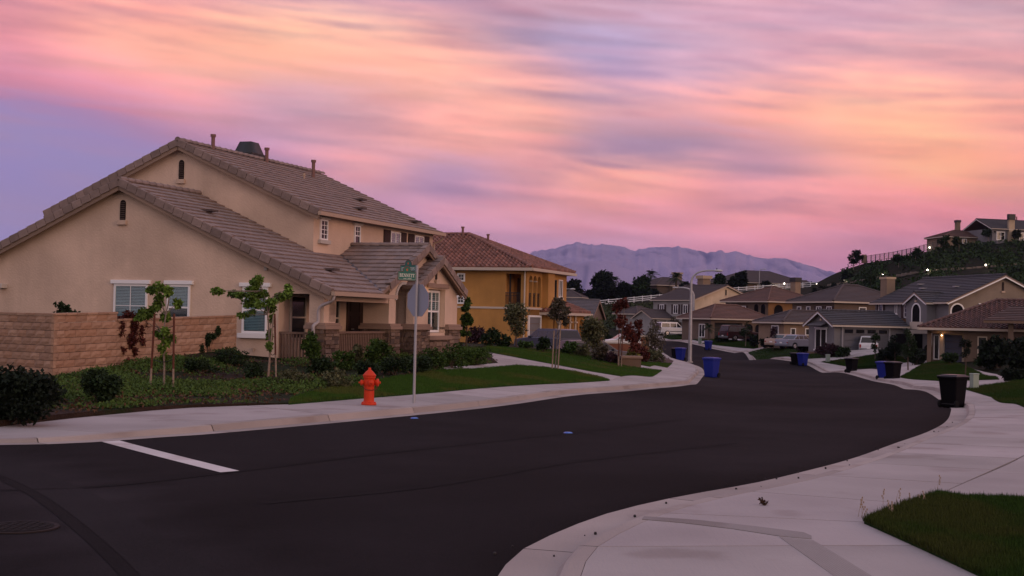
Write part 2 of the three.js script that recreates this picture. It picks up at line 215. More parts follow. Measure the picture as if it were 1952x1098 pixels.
// ---------------------------------------------------------------- foliage
function leaves(n, pick, size, seed, droop = 0) {   // n folded leaves at picked points; pick returns [x, y, z, tone]
  const r = rng(seed), P = new Float32Array(n * 12 * 3), C = new Float32Array(n * 12 * 3); let o = 0;
  const a = V3(0,0,0), b = V3(0,0,0), nn = V3(0,0,0);
  for (let i = 0; i < n; i++) {
    const q = pick(r), s = size * (0.6 + 0.8 * r()), w = s * (0.3 + 0.14 * r()), tone = (q[3] ?? 1) * (0.72 + 0.56 * r());
    const ph = r() * 6.283, el = (r() - 0.45) * 2.2 - droop; a.set(Math.cos(ph) * Math.cos(el), Math.sin(el), Math.sin(ph) * Math.cos(el));
    nn.set(r() - .5, r() * .9 + .1, r() - .5).normalize(); b.crossVectors(a, nn).normalize(); nn.crossVectors(b, a);
    const c = [q[0], q[1], q[2]], tip = [0, 1, 2].map(k => c[k] + a.getComponent(k) * s), md = [0, 1, 2].map(k => c[k] + a.getComponent(k) * s * .45), f = 0.35 * w;
    const l = [0, 1, 2].map(k => md[k] + b.getComponent(k) * w + nn.getComponent(k) * f), rt = [0, 1, 2].map(k => md[k] - b.getComponent(k) * w + nn.getComponent(k) * f);
    for (const t of [c, rt, md, c, md, l, rt, tip, md, md, tip, l]) { P[o] = t[0]; P[o + 1] = t[1]; P[o + 2] = t[2]; const v = tone; C[o] = v * (1 + .12 * (r() - .5)); C[o + 1] = v; C[o + 2] = v; o += 3; }
  }
  const g = new THREE.BufferGeometry(); g.setAttribute('position', new THREE.BufferAttribute(P, 3)); g.setAttribute('color', new THREE.BufferAttribute(C, 3)); g.computeVertexNormals(); g.setAttribute('uv', new THREE.BufferAttribute(new Float32Array(n * 24), 2)); return g;
}
// clumps: [x, y, z, rx, ry, rz] ; leaves sit mostly near the shells of the clumps
function clumpPick(cl, shell = .55) { const w = cl.map(c => c[3] * c[4] + c[4] * c[5] + .01), tot = w.reduce((a, b) => a + b, 0), tones = cl.map((c, i) => 0.75 + 0.5 * h3(i, 7, Math.floor(c[0] * 31 + c[1] * 57)));
  return r => { let k = r() * tot, i = 0; while (k > w[i] && i < cl.length - 1) k -= w[i++]; const c = cl[i]; let x, y, z, d; do { x = r() * 2 - 1; y = r() * 2 - 1; z = r() * 2 - 1; d = Math.hypot(x, y, z); } while (d > 1 || d < 1e-3); const m = lerp(d, 1, shell * r()) / d * (0.86 + 0.28 * r()); return [c[0] + x * c[3] * m, c[1] + y * c[4] * m, c[2] + z * c[5] * m, tones[i]]; }; }
function clumps(n, cx, cy, cz, rx, ry, rz, s0, s1, seed, flatB = 0) { const r = rng(seed), o = []; for (let i = 0; i < n; i++) { const a = r() * 6.283, e = Math.asin(r() * 2 - 1), m = 0.35 + 0.65 * Math.cbrt(r()), s = lerp(s0, s1, r()); let y = Math.sin(e) * m; if (flatB && y < -flatB) y = -flatB * r(); o.push([cx + Math.cos(a) * Math.cos(e) * rx * m, cy + y * ry, cz + Math.sin(a) * Math.cos(e) * rz * m, s, s * .8, s]); } return o; }
function bush(name, label, category, p, rx, h, rz, m, n, leaf, seed, group) {
  const g = base(name, p); const cl = clumps(Math.round(9 + n / 160), 0, h * .45, 0, rx * .72, h * .42, rz * .72, Math.min(rx, h) * .24, Math.min(rx, h) * .42, seed, .75);
  part(g, 'foliage', leaves(n, clumpPick(cl), leaf, seed + 1), m); const st = []; const r = rng(seed + 5); for (let i = 0; i < 6; i++) { const c = cl[i]; st.push(taper([V3((r() - .5) * rx * .3, -.05, (r() - .5) * rz * .3), V3(c[0] * .4, c[1] * .5, c[2] * .4), V3(c[0], c[1], c[2])], .02, .006, 6, 5)); } part(g, 'stem', st, M.bark);
  return shade(tag(g, label, category, group));
}
function tree(name, label, p, o, group) {       // o: h, crown [rx, ry], cy, n, leaf, m, seed, trunk r
  const g = base(name, p), r = rng(o.seed); const { h, rx, ry } = o, cy = o.cy ?? h - ry; const cl = clumps(o.k ?? 14, 0, cy, 0, rx * .72, ry * .78, rx * .72, Math.min(rx, ry) * .3, Math.min(rx, ry) * .55, o.seed);
  const tr = [taper([V3(0, -.1, 0), V3(.06 * h * (r() - .5), cy * .5, .06 * h * (r() - .5)), V3(0, cy + ry * .5, 0)], o.r ?? h * .018, (o.r ?? h * .018) * .35, 12, 8)];
  for (let i = 0; i < Math.min(cl.length, 9); i++) { const c = cl[i], y0 = cy - ry * .7 + (c[1] - cy + ry) * .3; tr.push(taper([V3(0, Math.min(y0, c[1]), 0), V3(c[0] * .45, lerp(y0, c[1], .6), c[2] * .45), V3(c[0], c[1], c[2])], (o.r ?? h * .018) * .4, .008, 7, 5)); }
  part(g, 'trunk', tr, o.bark ?? M.bark); part(g, 'crown', leaves(Math.round(o.n * 1.5), clumpPick(cl, o.shell ?? .25), o.leaf * .8, o.seed + 3), o.m);
  return shade(tag(g, label, 'tree', group));
}
function palm(label, p, h, fr, nf, seed, m = L.dark, group, bare = .12) {
  const g = base('palm_tree', p), r = rng(seed); part(g, 'trunk', taper([V3(0, -.1, 0), V3(.05, h * .5, 0), V3(0, h, 0)], bare, bare * .75, 10, 8), M.bark);
  for (let i = 0; i < nf; i++) { const a = i * 2.399 + r() * .4, el = lerp(1.25, -.55, i / nf) + r() * .25, l = fr * (.8 + .35 * r()); const dir = V3(Math.cos(a), 0, Math.sin(a)), P = []; const pts = []; for (let k = 0; k <= 7; k++) { const t = k / 7; pts.push(V3(0, h, 0).addScaledVector(dir, l * t * Math.cos(el) * (1 - .1 * t)).add(V3(0, l * (t * Math.sin(el) - .55 * t * t), 0))); }
    const c = new THREE.CatmullRomCurve3(pts); const side = V3(-dir.z, 0, dir.x); const n = 22; for (let k = 2; k < n; k++) { const t = k / n, q = c.getPoint(t), tg = c.getTangent(t), w = l * .28 * Math.sin(Math.PI * Math.min(1, t * .85 + .12)); for (const s of [-1, 1]) { const tip = q.clone().addScaledVector(side, s * w).addScaledVector(tg, w * .55).add(V3(0, -w * .35, 0)), b2 = q.clone().addScaledVector(tg, l * .035); P.push(q, b2, tip); } }
    const geo = new THREE.BufferGeometry().setFromPoints(P); geo.setAttribute('color', new THREE.BufferAttribute(new Float32Array(P.length * 3).fill(.8 + .4 * r()), 3)); geo.computeVertexNormals(); geo.setAttribute('uv', new THREE.BufferAttribute(new Float32Array(P.length * 2), 2)); part(g, 'frond', geo, m); }
  return shade(tag(g, label, 'palm tree', group));
}

// ---------------------------------------------------------------- draped sheets
function inside(p, x, z) { let c = false; for (let i = 0, j = p.length - 1; i < p.length; j = i++) if ((p[i][1] > z) !== (p[j][1] > z) && x < (p[j][0] - p[i][0]) * (z - p[i][1]) / (p[j][1] - p[i][1]) + p[i][0]) c = !c; return c; }
function clipHalf(p, k, v, s) { const o = []; for (let i = 0; i < p.length; i++) { const a = p[i], b = p[(i + 1) % p.length], da = s * (a[k] - v), db = s * (b[k] - v); if (da >= 0) o.push(a); if (da >= 0 !== db >= 0) { const t = da / (da - db); o.push([lerp(a[0], b[0], t), lerp(a[1], b[1], t)]); } } return o; }
const clipRect = (p, x0, x1, z0, z1) => { p = clipHalf(p, 0, x0, 1); if (p.length > 2) p = clipHalf(p, 0, x1, -1); if (p.length > 2) p = clipHalf(p, 1, z0, 1); if (p.length > 2) p = clipHalf(p, 1, z1, -1); return p; };
function drape(poly, cell, lift, skirt = .25, colour) {
  const lf = typeof lift === 'function' ? lift : () => lift; const P = [], Cc = [];
  const put = (x, z) => { P.push(x, G(x, z) + lf(x, z), z); if (colour) Cc.push(...colour(x, z)); };
  let x0 = 1e9, x1 = -1e9, z0 = 1e9, z1 = -1e9; for (const [x, z] of poly) { x0 = Math.min(x0, x); x1 = Math.max(x1, x); z0 = Math.min(z0, z); z1 = Math.max(z1, z); }
  x0 = Math.floor(x0 / cell) * cell; z0 = Math.floor(z0 / cell) * cell;
  for (let x = x0; x < x1; x += cell) { const col = clipHalf(clipHalf(poly, 0, x, 1), 0, x + cell, -1); if (col.length < 3) continue;
    for (let z = z0; z < z1; z += cell) { let c = clipHalf(col, 1, z, 1); if (c.length > 2) c = clipHalf(c, 1, z + cell, -1); if (c.length < 3) continue;
      const v = c.map(p => new THREE.Vector2(p[0], p[1])); if (Math.abs(THREE.ShapeUtils.area(v)) < 1e-5) continue;
      for (const t of THREE.ShapeUtils.triangulateShape(v, [])) { let [a, b, d] = t.map(i => c[i]); const s = (b[0] - a[0]) * (d[1] - a[1]) - (b[1] - a[1]) * (d[0] - a[0]); if (Math.abs(s) < 1e-7) continue; if (s > 0) [b, d] = [d, b]; put(...a); put(...b); put(...d); } } }
  if (skirt) for (let i = 0; i < poly.length; i++) { const a = poly[i], b = poly[(i + 1) % poly.length], n = Math.max(1, Math.ceil(Math.hypot(b[0] - a[0], b[1] - a[1]) / cell)); for (let k = 0; k < n; k++) { const p = [lerp(a[0], b[0], k / n), lerp(a[1], b[1], k / n)], q = [lerp(a[0], b[0], (k + 1) / n), lerp(a[1], b[1], (k + 1) / n)]; const y = G(...p) + lf(...p), w = G(...q) + lf(...q); P.push(p[0], y, p[1], q[0], w, q[1], q[0], w - skirt, q[1], p[0], y, p[1], q[0], w - skirt, q[1], p[0], y - skirt, p[1]); if (colour) for (let m = 0; m < 6; m++) Cc.push(...colour(...p)); } }
  const g = new THREE.BufferGeometry(); g.setAttribute('position', new THREE.Float32BufferAttribute(P, 3)); if (colour) g.setAttribute('color', new THREE.Float32BufferAttribute(Cc, 3)); g.computeVertexNormals(); return uvm(g);
}
const S = (name, label, category, geo, m, kind = 'structure') => tag(part(scene, name, geo, m), label, category, null, kind);
function curve(pts, step) { const c = new THREE.CatmullRomCurve3(pts.map(p => V3(p[0], 0, p[1])), false, 'centripetal'); const n = Math.max(2, Math.ceil(c.getLength() / step)); return c.getSpacedPoints(n).map(p => [p.x, p.z]); }
function offset(path, o) { return path.map((p, i) => { const a = path[Math.max(0, i - 1)], b = path[Math.min(path.length - 1, i + 1)], dx = b[0] - a[0], dz = b[1] - a[1], l = Math.hypot(dx, dz) || 1; return [p[0] - dz / l * o, p[1] + dx / l * o]; }); }

// terrain: one sheet to the horizon
{
  const xs = [], zs = []; for (let x = -3000; x <= 3400;) { xs.push(x); x += x < -70 || x >= 150 ? (Math.abs(x) > 500 ? 450 : 60) : 2.5; } for (let z = 60; z >= -9000;) { zs.push(z); z -= z > -340 ? 2.5 : z > -700 ? 30 : 600; }
  const P = [], I = []; for (const z of zs) for (const x of xs) { const d = -z, cx = clamp(x, -70, 150), cz = clamp(z, -340, 20); let y = G(cx, cz) - .05; const out = Math.max(sstep(340, 520, d), sstep(70, 300, Math.max(-x - 0, x - 150 + 70))); y = lerp(y, -22, x < -70 || x > 150 || z < -340 ? out : 0); P.push(x, y, z); }
  const W = xs.length; for (let j = 0; j < zs.length - 1; j++) for (let i = 0; i < W - 1; i++) { const a = j * W + i, b = a + 1, c = a + W, e = c + 1; I.push(a, b, e, a, e, c); }
  const g = new THREE.BufferGeometry(); g.setAttribute('position', new THREE.Float32BufferAttribute(P, 3)); g.setIndex(I); g.computeVertexNormals();
  S('ground', 'dark bare ground running out under the whole neighbourhood to the horizon', 'ground', uvm(g), M.hillSoil);
}
// road edge, right side then left side, from near to far
const RE = curve([[12, 4, 1], [6, 2.6, 1], [2.6, .6, 1], [.7, -2.2, 1], [.02, -5.4, 1], [-.16, -8, 1]].map(p => p.slice(0, 2)).concat(gxz([[948.5,1098],[997,1047.5],[1056,1018],[1159,979],[1277,950.5],[1439,921],[1547,895.5],[1626,874],[1711,843.6],[1767.6,823.8],[1801.6,805],[1812,787],[1810,777],[1793,764.5],[1728,742],[1683,730],[1609,711.5],[1538,695.7],[1479,685],[1400,673],[1350,663],[1300,652],[1250,644]])), .75);
const LE = curve([[-44, -17.2], [-24, -18]].concat(gxz([[0,848.6],[193,842.5],[287,835],[358,831],[538,815.6],[656,804.8],[840,787],[983,770.5],[1127,751],[1240,741.5],[1300,736],[1333,727],[1342.6,712],[1338,702],[1322,695],[1296,687.5],[1277,680.5],[1262,670],[1246,655],[1240,646],[1238,640]])), .75);
const roadPoly = [...LE, ...[...RE].reverse(), [44, 6], [44, 16], [-44, 14]];
const seam = gxz([[-200,800],[0,888],[110,935],[190,985],[270,1045],[330,1098],[420,1200]]);
const seg = (p, a, b) => { const dx = b[0] - a[0], dz = b[1] - a[1], t = clamp(((p[0] - a[0]) * dx + (p[1] - a[1]) * dz) / (dx * dx + dz * dz), 0, 1); return Math.hypot(p[0] - a[0] - dx * t, p[1] - a[1] - dz * t); };
const near = (p, l) => { let m = 1e9; for (let i = 0; i < l.length - 1; i++) m = Math.min(m, seg(p, l[i], l[i + 1])); return m; };
const scuffs = [gxz([[0,935],[160,930],[400,905],[700,868],[1000,835],[1300,800]]), gxz([[1400,775],[1500,760],[1540,745],[1530,735],[1480,715],[1440,703]]), gxz([[500,960],[800,930],[1100,880],[1400,845]])];
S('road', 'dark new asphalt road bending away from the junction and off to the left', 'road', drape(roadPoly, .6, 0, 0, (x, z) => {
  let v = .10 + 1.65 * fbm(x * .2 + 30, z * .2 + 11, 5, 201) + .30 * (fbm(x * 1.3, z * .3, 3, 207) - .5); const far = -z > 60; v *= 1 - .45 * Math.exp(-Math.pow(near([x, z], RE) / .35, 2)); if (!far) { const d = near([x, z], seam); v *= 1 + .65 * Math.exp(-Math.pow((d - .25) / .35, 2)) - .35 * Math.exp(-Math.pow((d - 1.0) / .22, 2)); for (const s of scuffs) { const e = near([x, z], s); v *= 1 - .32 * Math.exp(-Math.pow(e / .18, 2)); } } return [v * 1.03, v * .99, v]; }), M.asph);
{ // repaired seam and tyre marks
  const strip = (l, a, b) => { const c = curve(l, .4); return [...offset(c, a), ...offset(c, b).reverse()]; }; const am = k => mat(.019 * k, .0168 * k, .0188 * k, { map: T.asph, bumpMap: T.asphB, bumpScale: .009, roughness: .95, specularIntensity: .16 });
  S('road_seam', 'slightly paler repaired seam across the asphalt at the bottom left', 'road seam', drape(strip(seam, -.28, .22), .5, .004, 0), am(1.45)); S('road_seam', 'dark tar edge beside the paler seam at the bottom left', 'road seam', drape(strip(seam, .225, .36), .5, .004, 0), am(.82));
  ['from the left edge towards the middle of the road', 'curving round the far bend of the road', 'along the middle of the near road'].forEach((t, i) => S('tyre_mark', 'faint dark tyre mark ' + t, 'tyre mark', drape(strip(scuffs[i], -.07, .07), .5, .004, 0), am(.78)));
}
const lnear = (x, z) => lerp(.055, .125, sstep(13, 26, -z));
const lleft = (x, z) => lerp(.03, .125, sstep(-9.2, -3.6, x));

// kerbs with their gutters, cast in sections
function kerb(name, label, path, side, gut, lf, sec, from = 0, to = 1e9) {
  const g = base(name, V3(0, 0, 0)); tag(g, label, 'kerb', null, 'structure'); const prof = [[0, () => .004], [gut * .98, () => -.004], [gut, () => 0], [gut + .05, l => l * .92], [gut + .085, l => l], [gut + .2, l => l], [gut + .2, () => -.2]];
  const lines = prof.map(p => offset(path, side * p[0])); const per = Math.round(sec / .75);
  for (let i = 0; i < path.length - 1; i += per) { if (i * .75 < from || i * .75 > to) continue; const P = []; const e = Math.min(path.length - 1, i + per); const pos = (k, j, t) => { const a = lines[k][j], b = lines[k][Math.min(path.length - 1, j + 1)]; const x = lerp(a[0], b[0], t), z = lerp(a[1], b[1], t); return [x, G(x, z) + prof[k][1](lf(x, z)), z]; };
    for (let j = i; j < e; j++) { const t0 = j === i ? .012 : 0, t1 = j === e - 1 ? .988 : 1; for (let k = 0; k < prof.length - 1; k++) { const a = pos(k, j, t0), b = pos(k, j, t1), c = pos(k + 1, j, t1), d = pos(k + 1, j, t0); if (side > 0) P.push(...a, ...b, ...c, ...a, ...c, ...d); else P.push(...a, ...c, ...b, ...a, ...d, ...c); } }
    const q = new THREE.BufferGeometry(); q.setAttribute('position', new THREE.Float32BufferAttribute(P, 3)); q.computeVertexNormals(); part(g, 'kerb_section', uvm(q), kerbV[Math.floor(R() * 5)]); }
  return g;
}
const concV = [.93, .98, 1, 1.03, 1.08].map((k, i) => { const m = M.conc.clone(); m.map = T.conc.clone(); m.map.offset.set(i * .37, i * .61); m.map.needsUpdate = true; m.color.setRGB(.385 * k, .345 * k * (1 - .006 * i), .33 * k); return m; });
const kerbV = concV.map((c, i) => { const m = c.clone(); m.color.setRGB(.36 * (.9 + .05 * i), .305 * (.9 + .05 * i), .28 * (.9 + .05 * i)); return m; });
kerb('kerb', 'pale concrete kerb and gutter along the near right edge of the road', RE, 1, .42, lnear, 3.75);
kerb('kerb', 'stained concrete kerb and gutter along the left edge by the fire hydrant', LE, -1, .36, lleft, 3.75);

// pavements: slabs laid between the kerb and the line at the back of the walk
function closest(l, p) { let m = 1e9, q = null, at2 = 0; for (let i = 0; i < l.length - 1; i++) { const a = l[i], b = l[i + 1], dx = b[0] - a[0], dz = b[1] - a[1], t = clamp(((p[0] - a[0]) * dx + (p[1] - a[1]) * dz) / (dx * dx + dz * dz || 1), 0, 1), x = a[0] + dx * t, z = a[1] + dz * t, d = Math.hypot(p[0] - x, p[1] - z); if (d < m) { m = d; q = [x, z]; at2 = i + t; } } return [q, at2]; }
function slabs(g, K, B, steps, lf, cellSize = 1) {
  let prev = 0, pb = closest(B, K[0])[1]; const shr = (p) => { let cx = 0, cz = 0; for (const q of p) { cx += q[0] / p.length; cz += q[1] / p.length; } return p; };
  const cut = (l, a, b) => { const o = []; const f = t => { const i = Math.min(l.length - 2, Math.floor(t)), u = t - i; return [lerp(l[i][0], l[i + 1][0], u), lerp(l[i][1], l[i + 1][1], u)]; }; o.push(f(a)); for (let i = Math.ceil(a + 1e-6); i < b - 1e-6; i++) o.push(l[i]); o.push(f(b)); return o; };
  for (let i = steps; prev < K.length - 1; i += steps) { const e = Math.min(K.length - 1, i); let nb = closest(B, K[e])[1]; if (nb < pb) nb = pb; const eps = .014; { const lenB = Math.max(.05, nb - pb); const poly = nb - pb > .01 ? [...cut(K, prev + eps, e - eps), ...cut(B, pb + eps * .6 * Math.min(1, lenB), nb - eps * .6 * Math.min(1, lenB)).reverse()] : [...cut(K, prev + eps, e - eps), cut(B, pb, pb + 1e-4)[0]]; part(g, 'pavement_slab', drape(shr(poly), cellSize, lf, .12), concV[Math.floor(R() * 5)]); } prev = e; pb = nb; }
}
const kbL = offset(LE, -.565), kbR = offset(RE, .625);
const cutPath = (l, f) => l.filter(f);
{
  const g = tag(base('pavement', V3(0, 0, 0)), 'pale concrete pavement on the left side, running from the corner past the hydrant to the lamp post', 'pavement', null, 'structure');
  const B = [[-44, -21.5], [-24, -22.2]].concat(gxz([[0,803.7],[143,788.7],[287,777],[362,773],[559,770],[688,758],[840,745.6],[900,740],[1041,731],[1164,725],[1184,717.6],[1244,717.5],[1262,706.5],[1273,700],[1280,693],[1267.5,681]], .12));
  const K = cutPath(kbL, p => -p[1] < 118);
  part(g, 'joint_bed', drape([...K, ...B.slice().reverse()], 1.5, (x, z) => lleft(x, z) - .02, .1), M.joint); slabs(g, K, B, 4, lleft, .75);
}
const backR = [[5.4, -2], [4.2, -5.5], [3.75, -9.2]].concat(gxz([[1757,1043],[1647,994],[1789,942],[1952,872]], .06)), lastB = backR[backR.length - 1];
const farWalk = offset(RE, .625 + 1.7).filter(p => -p[1] > -lastB[1] + 3);
{
  const g = tag(base('pavement', V3(0, 0, 0)), 'wide pale concrete pavement at the near right corner, continuing along the right side of the road', 'pavement', null, 'structure');
  const B = [...backR, ...farWalk], K = kbR.filter(p => -p[1] > .5);
  part(g, 'joint_bed', drape([...K, ...B.slice().reverse()], 1.5, (x, z) => lnear(x, z) - .025, .1), M.joint); slabs(g, K, B, 3, lnear, .6);
}
{ // near driveway beyond the back of the walk
  const g = tag(base('driveway', V3(0, 0, 0)), 'concrete driveway at the right edge, behind the near pavement and beside the lawn corner', 'driveway', null, 'structure');
  const a = gxz([[1789,942]], .06)[0], b = farWalk.find(p => -p[1] > 35) ?? farWalk[0]; const idx = farWalk.indexOf(b); const edge = [a, lastB, ...farWalk.slice(0, idx + 1)]; const n = 7; const E1 = curve(edge, .8), out = [14.2, 4.0];
  for (let i = 0; i < n; i++) { const s = Math.floor(i * (E1.length - 1) / n), e = Math.floor((i + 1) * (E1.length - 1) / n); for (let k = 0; k < 3; k++) { const o = (p, t) => [p[0] + out[0] * t, p[1] + out[1] * t]; const t0 = k / 3 + .0012, t1 = (k + 1) / 3 - .0012; const seg2 = E1.slice(s, e + 1).map((p, j, l) => j === 0 ? [lerp(p[0], l[1][0], .015), lerp(p[1], l[1][1], .015)] : p); part(g, 'driveway_slab', drape([...seg2.map(p => o(p, t0)), ...seg2.map(p => o(p, t1)).reverse()], 1.2, (x, z) => lnear(x, z) + .004, .08), concV[Math.floor(R() * 5)]); } }
}
// ramp border in the near pavement: a dark strip and a grooved strip
{
  const g = tag(base('ramp_border', V3(0, 0, 0)), 'darker grooved border strip set in the near pavement ramp', 'ramp border', null, 'structure'); const lf = o => (x, z) => lnear(x, z) + o;
  part(g, 'smooth_strip', drape(gxz([[1228,984],[1330,991],[1440,1003],[1532,1014.5],[1547,1021],[1547,1027],[1486,1021.5],[1400,1008],[1300,996],[1224,989.5]], .06), .5, lf(.006), .03), M.concDark);
  const A = gxz([[1486,1023],[1549,1029]], .06), Z = gxz([[1600,1104],[1672,1104]], .06);
  part(g, 'grooved_strip', drape([A[0], A[1], Z[1], Z[0]], .5, lf(.005), .03), concV[0]);
  for (let i = 0; i < 12; i++) { const t0 = (i + .38) / 12, t1 = (i + .56) / 12, q = (t, e) => [lerp(lerp(A[0][0], A[1][0], t), lerp(Z[0][0], Z[1][0], t), e), lerp(lerp(A[0][1], A[1][1], t), lerp(Z[0][1], Z[1][1], t), e)]; part(g, 'groove', drape([q(t0, .02), q(t1, .02), q(t1, .98), q(t0, .98)], .8, lf(.0095), 0), M.grooveM ??= mat(.27, .24, .23, { map: T.conc })); }
}
// stop line
S('stop_line', 'white painted stop line across half of the road at the junction', 'road marking', drape(gxz([[194,842.5],[228,840.2],[456,898],[420,901]]), .5, .005, 0), M.paint);

// lawns, beds and garden paths
const lawnBits = [];
function lawn(label, pts, lift, tufts, size, cellSize = 1) { const poly = gxz(pts, lift); const o = S('lawn', label, 'lawn', drape(poly, cellSize, lift, .2), poly[0][0] > 2.5 && !/staked|small lawn|hydrant/.test(label) ? (M.grassShaded ??= mat(.018, .040, .008, { map: T.grass, bumpMap: T.rough, bumpScale: .03, specularIntensity: .2 })) : M.grass); if (tufts) lawnBits.push([poly, lift, tufts, size, label]); return o; }  // right-hand lawns: vignette shade painted into the grass colour
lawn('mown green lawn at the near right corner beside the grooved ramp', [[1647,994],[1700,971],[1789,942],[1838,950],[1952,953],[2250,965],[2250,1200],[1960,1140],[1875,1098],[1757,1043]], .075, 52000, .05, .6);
const lawnA = [[550,768.5],[688,758],[840,746],[1041,731],[1162,724.5],[1150,720.5],[1138,717.5],[1098,709],[1050,702],[1018,698.5],[983,696.7],[909,703.7],[846,705.5],[800,712],[720,724],[640,738],[590,748],[556,760]];
lawn('curved mown lawn between the hydrant pavement and the front path', lawnA, .15, 30000, .055, .8);
lawn('sloping mown lawn behind the front path with two staked young trees', [[915,668],[978,679.5],[1055,694],[1127,707.7],[1184,716.8],[1244,717],[1262,706],[1222,701],[1194,698],[1165,690],[1140,679],[1120,671],[1090,669],[1000,665],[930,660]], .15, 16000, .06, 1);
lawn('small lawn patch beside the low wall and the lamp post', [[1207,690.5],[1230,689.5],[1281,693],[1273,700],[1239,699],[1206,692.5]], .14, 5000, .06, 1);
S('garden_path', 'pale concrete front path curving from the porch down to the pavement', 'path', drape(gxz([[846,699.5],[905,697],[949,692],[940,684],[914,668],[920,667],[978,680],[1055,694.5],[1127,708],[1184,717.2],[1164,725],[1138,717.5],[1098,709],[1050,702],[1018,698.5],[983,696.7],[909,703.7],[846,704.5]], .13), .8, .135, .15), concV[2]);
S('mulch_bed', 'dark red mulch bed at the end of the left pavement beyond the lamp post', 'flower bed', drape(gxz([[1230,689],[1281,692.5],[1284,688],[1268,682],[1225,683]], .13), 1, .14, .15), M.mulch);
S('garden_path', 'short pale path between the small lawn and the sloping lawn', 'path', drape(gxz([[1205,693],[1239,699.3],[1273,700.3],[1262,706.3],[1222,701.4],[1200,698]], .13), 1, .13, .15), concV[1]);
const bedPoly = gxz([[-140,812],[0,803.7],[143,788.7],[287,777],[362,773],[550,769.5],[556,760],[590,748],[640,738],[720,724],[800,712],[846,705.5],[846,699.5],[905,697],[949,692],[940,684],[914,668],[885,664],[860,668],[760,680],[640,694],[560,690],[470,686],[450,668],[300,684],[100,722],[0,716],[-140,712]], .12);
S('planting_bed', 'weedy planting bed of earth and ground cover around the corner house', 'flower bed', drape(bedPoly, .8, .14, .2), M.soil);
S('planting_bed', 'planting bed along the front of the orange house', 'flower bed', drape(gxz([[885,664],[930,660],[1000,665],[1090,669],[1120,671],[1140,679],[1165,690],[1194,698],[1206,692],[1206,686],[1180,672],[1130,660],[1040,655],[960,652],[880,656]], .12), 1.2, .15, .2), M.soil);
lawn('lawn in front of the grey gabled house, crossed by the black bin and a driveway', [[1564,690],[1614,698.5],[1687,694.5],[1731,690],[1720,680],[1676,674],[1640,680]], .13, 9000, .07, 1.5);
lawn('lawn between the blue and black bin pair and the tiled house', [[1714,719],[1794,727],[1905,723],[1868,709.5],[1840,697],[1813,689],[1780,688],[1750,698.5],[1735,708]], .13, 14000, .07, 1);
lawn('lawn darkened by painted shade at the right edge behind the large black bin and the utility box', [[1838,742],[1909,731],[1952,723],[2050,716],[2080,815],[1952,776.5],[1890,757]], .13, 14000, .065, 1);
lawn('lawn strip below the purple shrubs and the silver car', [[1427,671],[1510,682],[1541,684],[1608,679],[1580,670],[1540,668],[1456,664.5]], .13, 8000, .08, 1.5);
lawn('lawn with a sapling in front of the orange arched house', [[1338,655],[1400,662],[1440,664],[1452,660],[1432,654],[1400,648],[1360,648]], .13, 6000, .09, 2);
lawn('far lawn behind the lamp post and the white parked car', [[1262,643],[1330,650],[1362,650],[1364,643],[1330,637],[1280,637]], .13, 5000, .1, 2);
S('garden_path', 'pale path between two lawns behind the blue and black bins', 'path', drape(gxz([[1692,706],[1714,718],[1735,707],[1750,698],[1780,687.5],[1772,685],[1731,690.5],[1687,695]], .13), 1.5, .122, .15), concV[3]);
S('driveway', 'pale driveway leading to the garage of the grey gabled house', 'driveway', drape(gxz([[1541,685],[1565,689.5],[1640,679.5],[1676,673.5],[1700,670],[1690,663],[1600,668],[1622,677]], .13), 1.5, .12, .15), concV[1]);
S('garden_path', 'winding pale path behind the utility box at the right', 'path', drape(gxz([[1838,741],[1909,730.5],[1932,724],[1900,713],[1857,703.5],[1857,706],[1890,716],[1905,723.5],[1796,727.5],[1815,735]], .13), 1, .125, .15), concV[4]);
S('driveway', 'pale driveway in front of the arched orange house garage', 'driveway', drape(gxz([[1364,656],[1340,652],[1364,648],[1400,645],[1418,648]], .1), 2, .11, .15), concV[2]);
S('driveway', 'pale driveway under the white estate car', 'driveway', drape(gxz([[1250,643],[1268,645],[1275,637],[1252,632],[1236,636]], .1), 2, .11, .15), concV[2]);
S('driveway', 'pale driveway with parked cars beside the orange house', 'driveway', drape(gxz([[1010,658],[1060,668],[1100,671],[1095,662],[1050,652]], .1), 2, .11, .15), concV[2]);

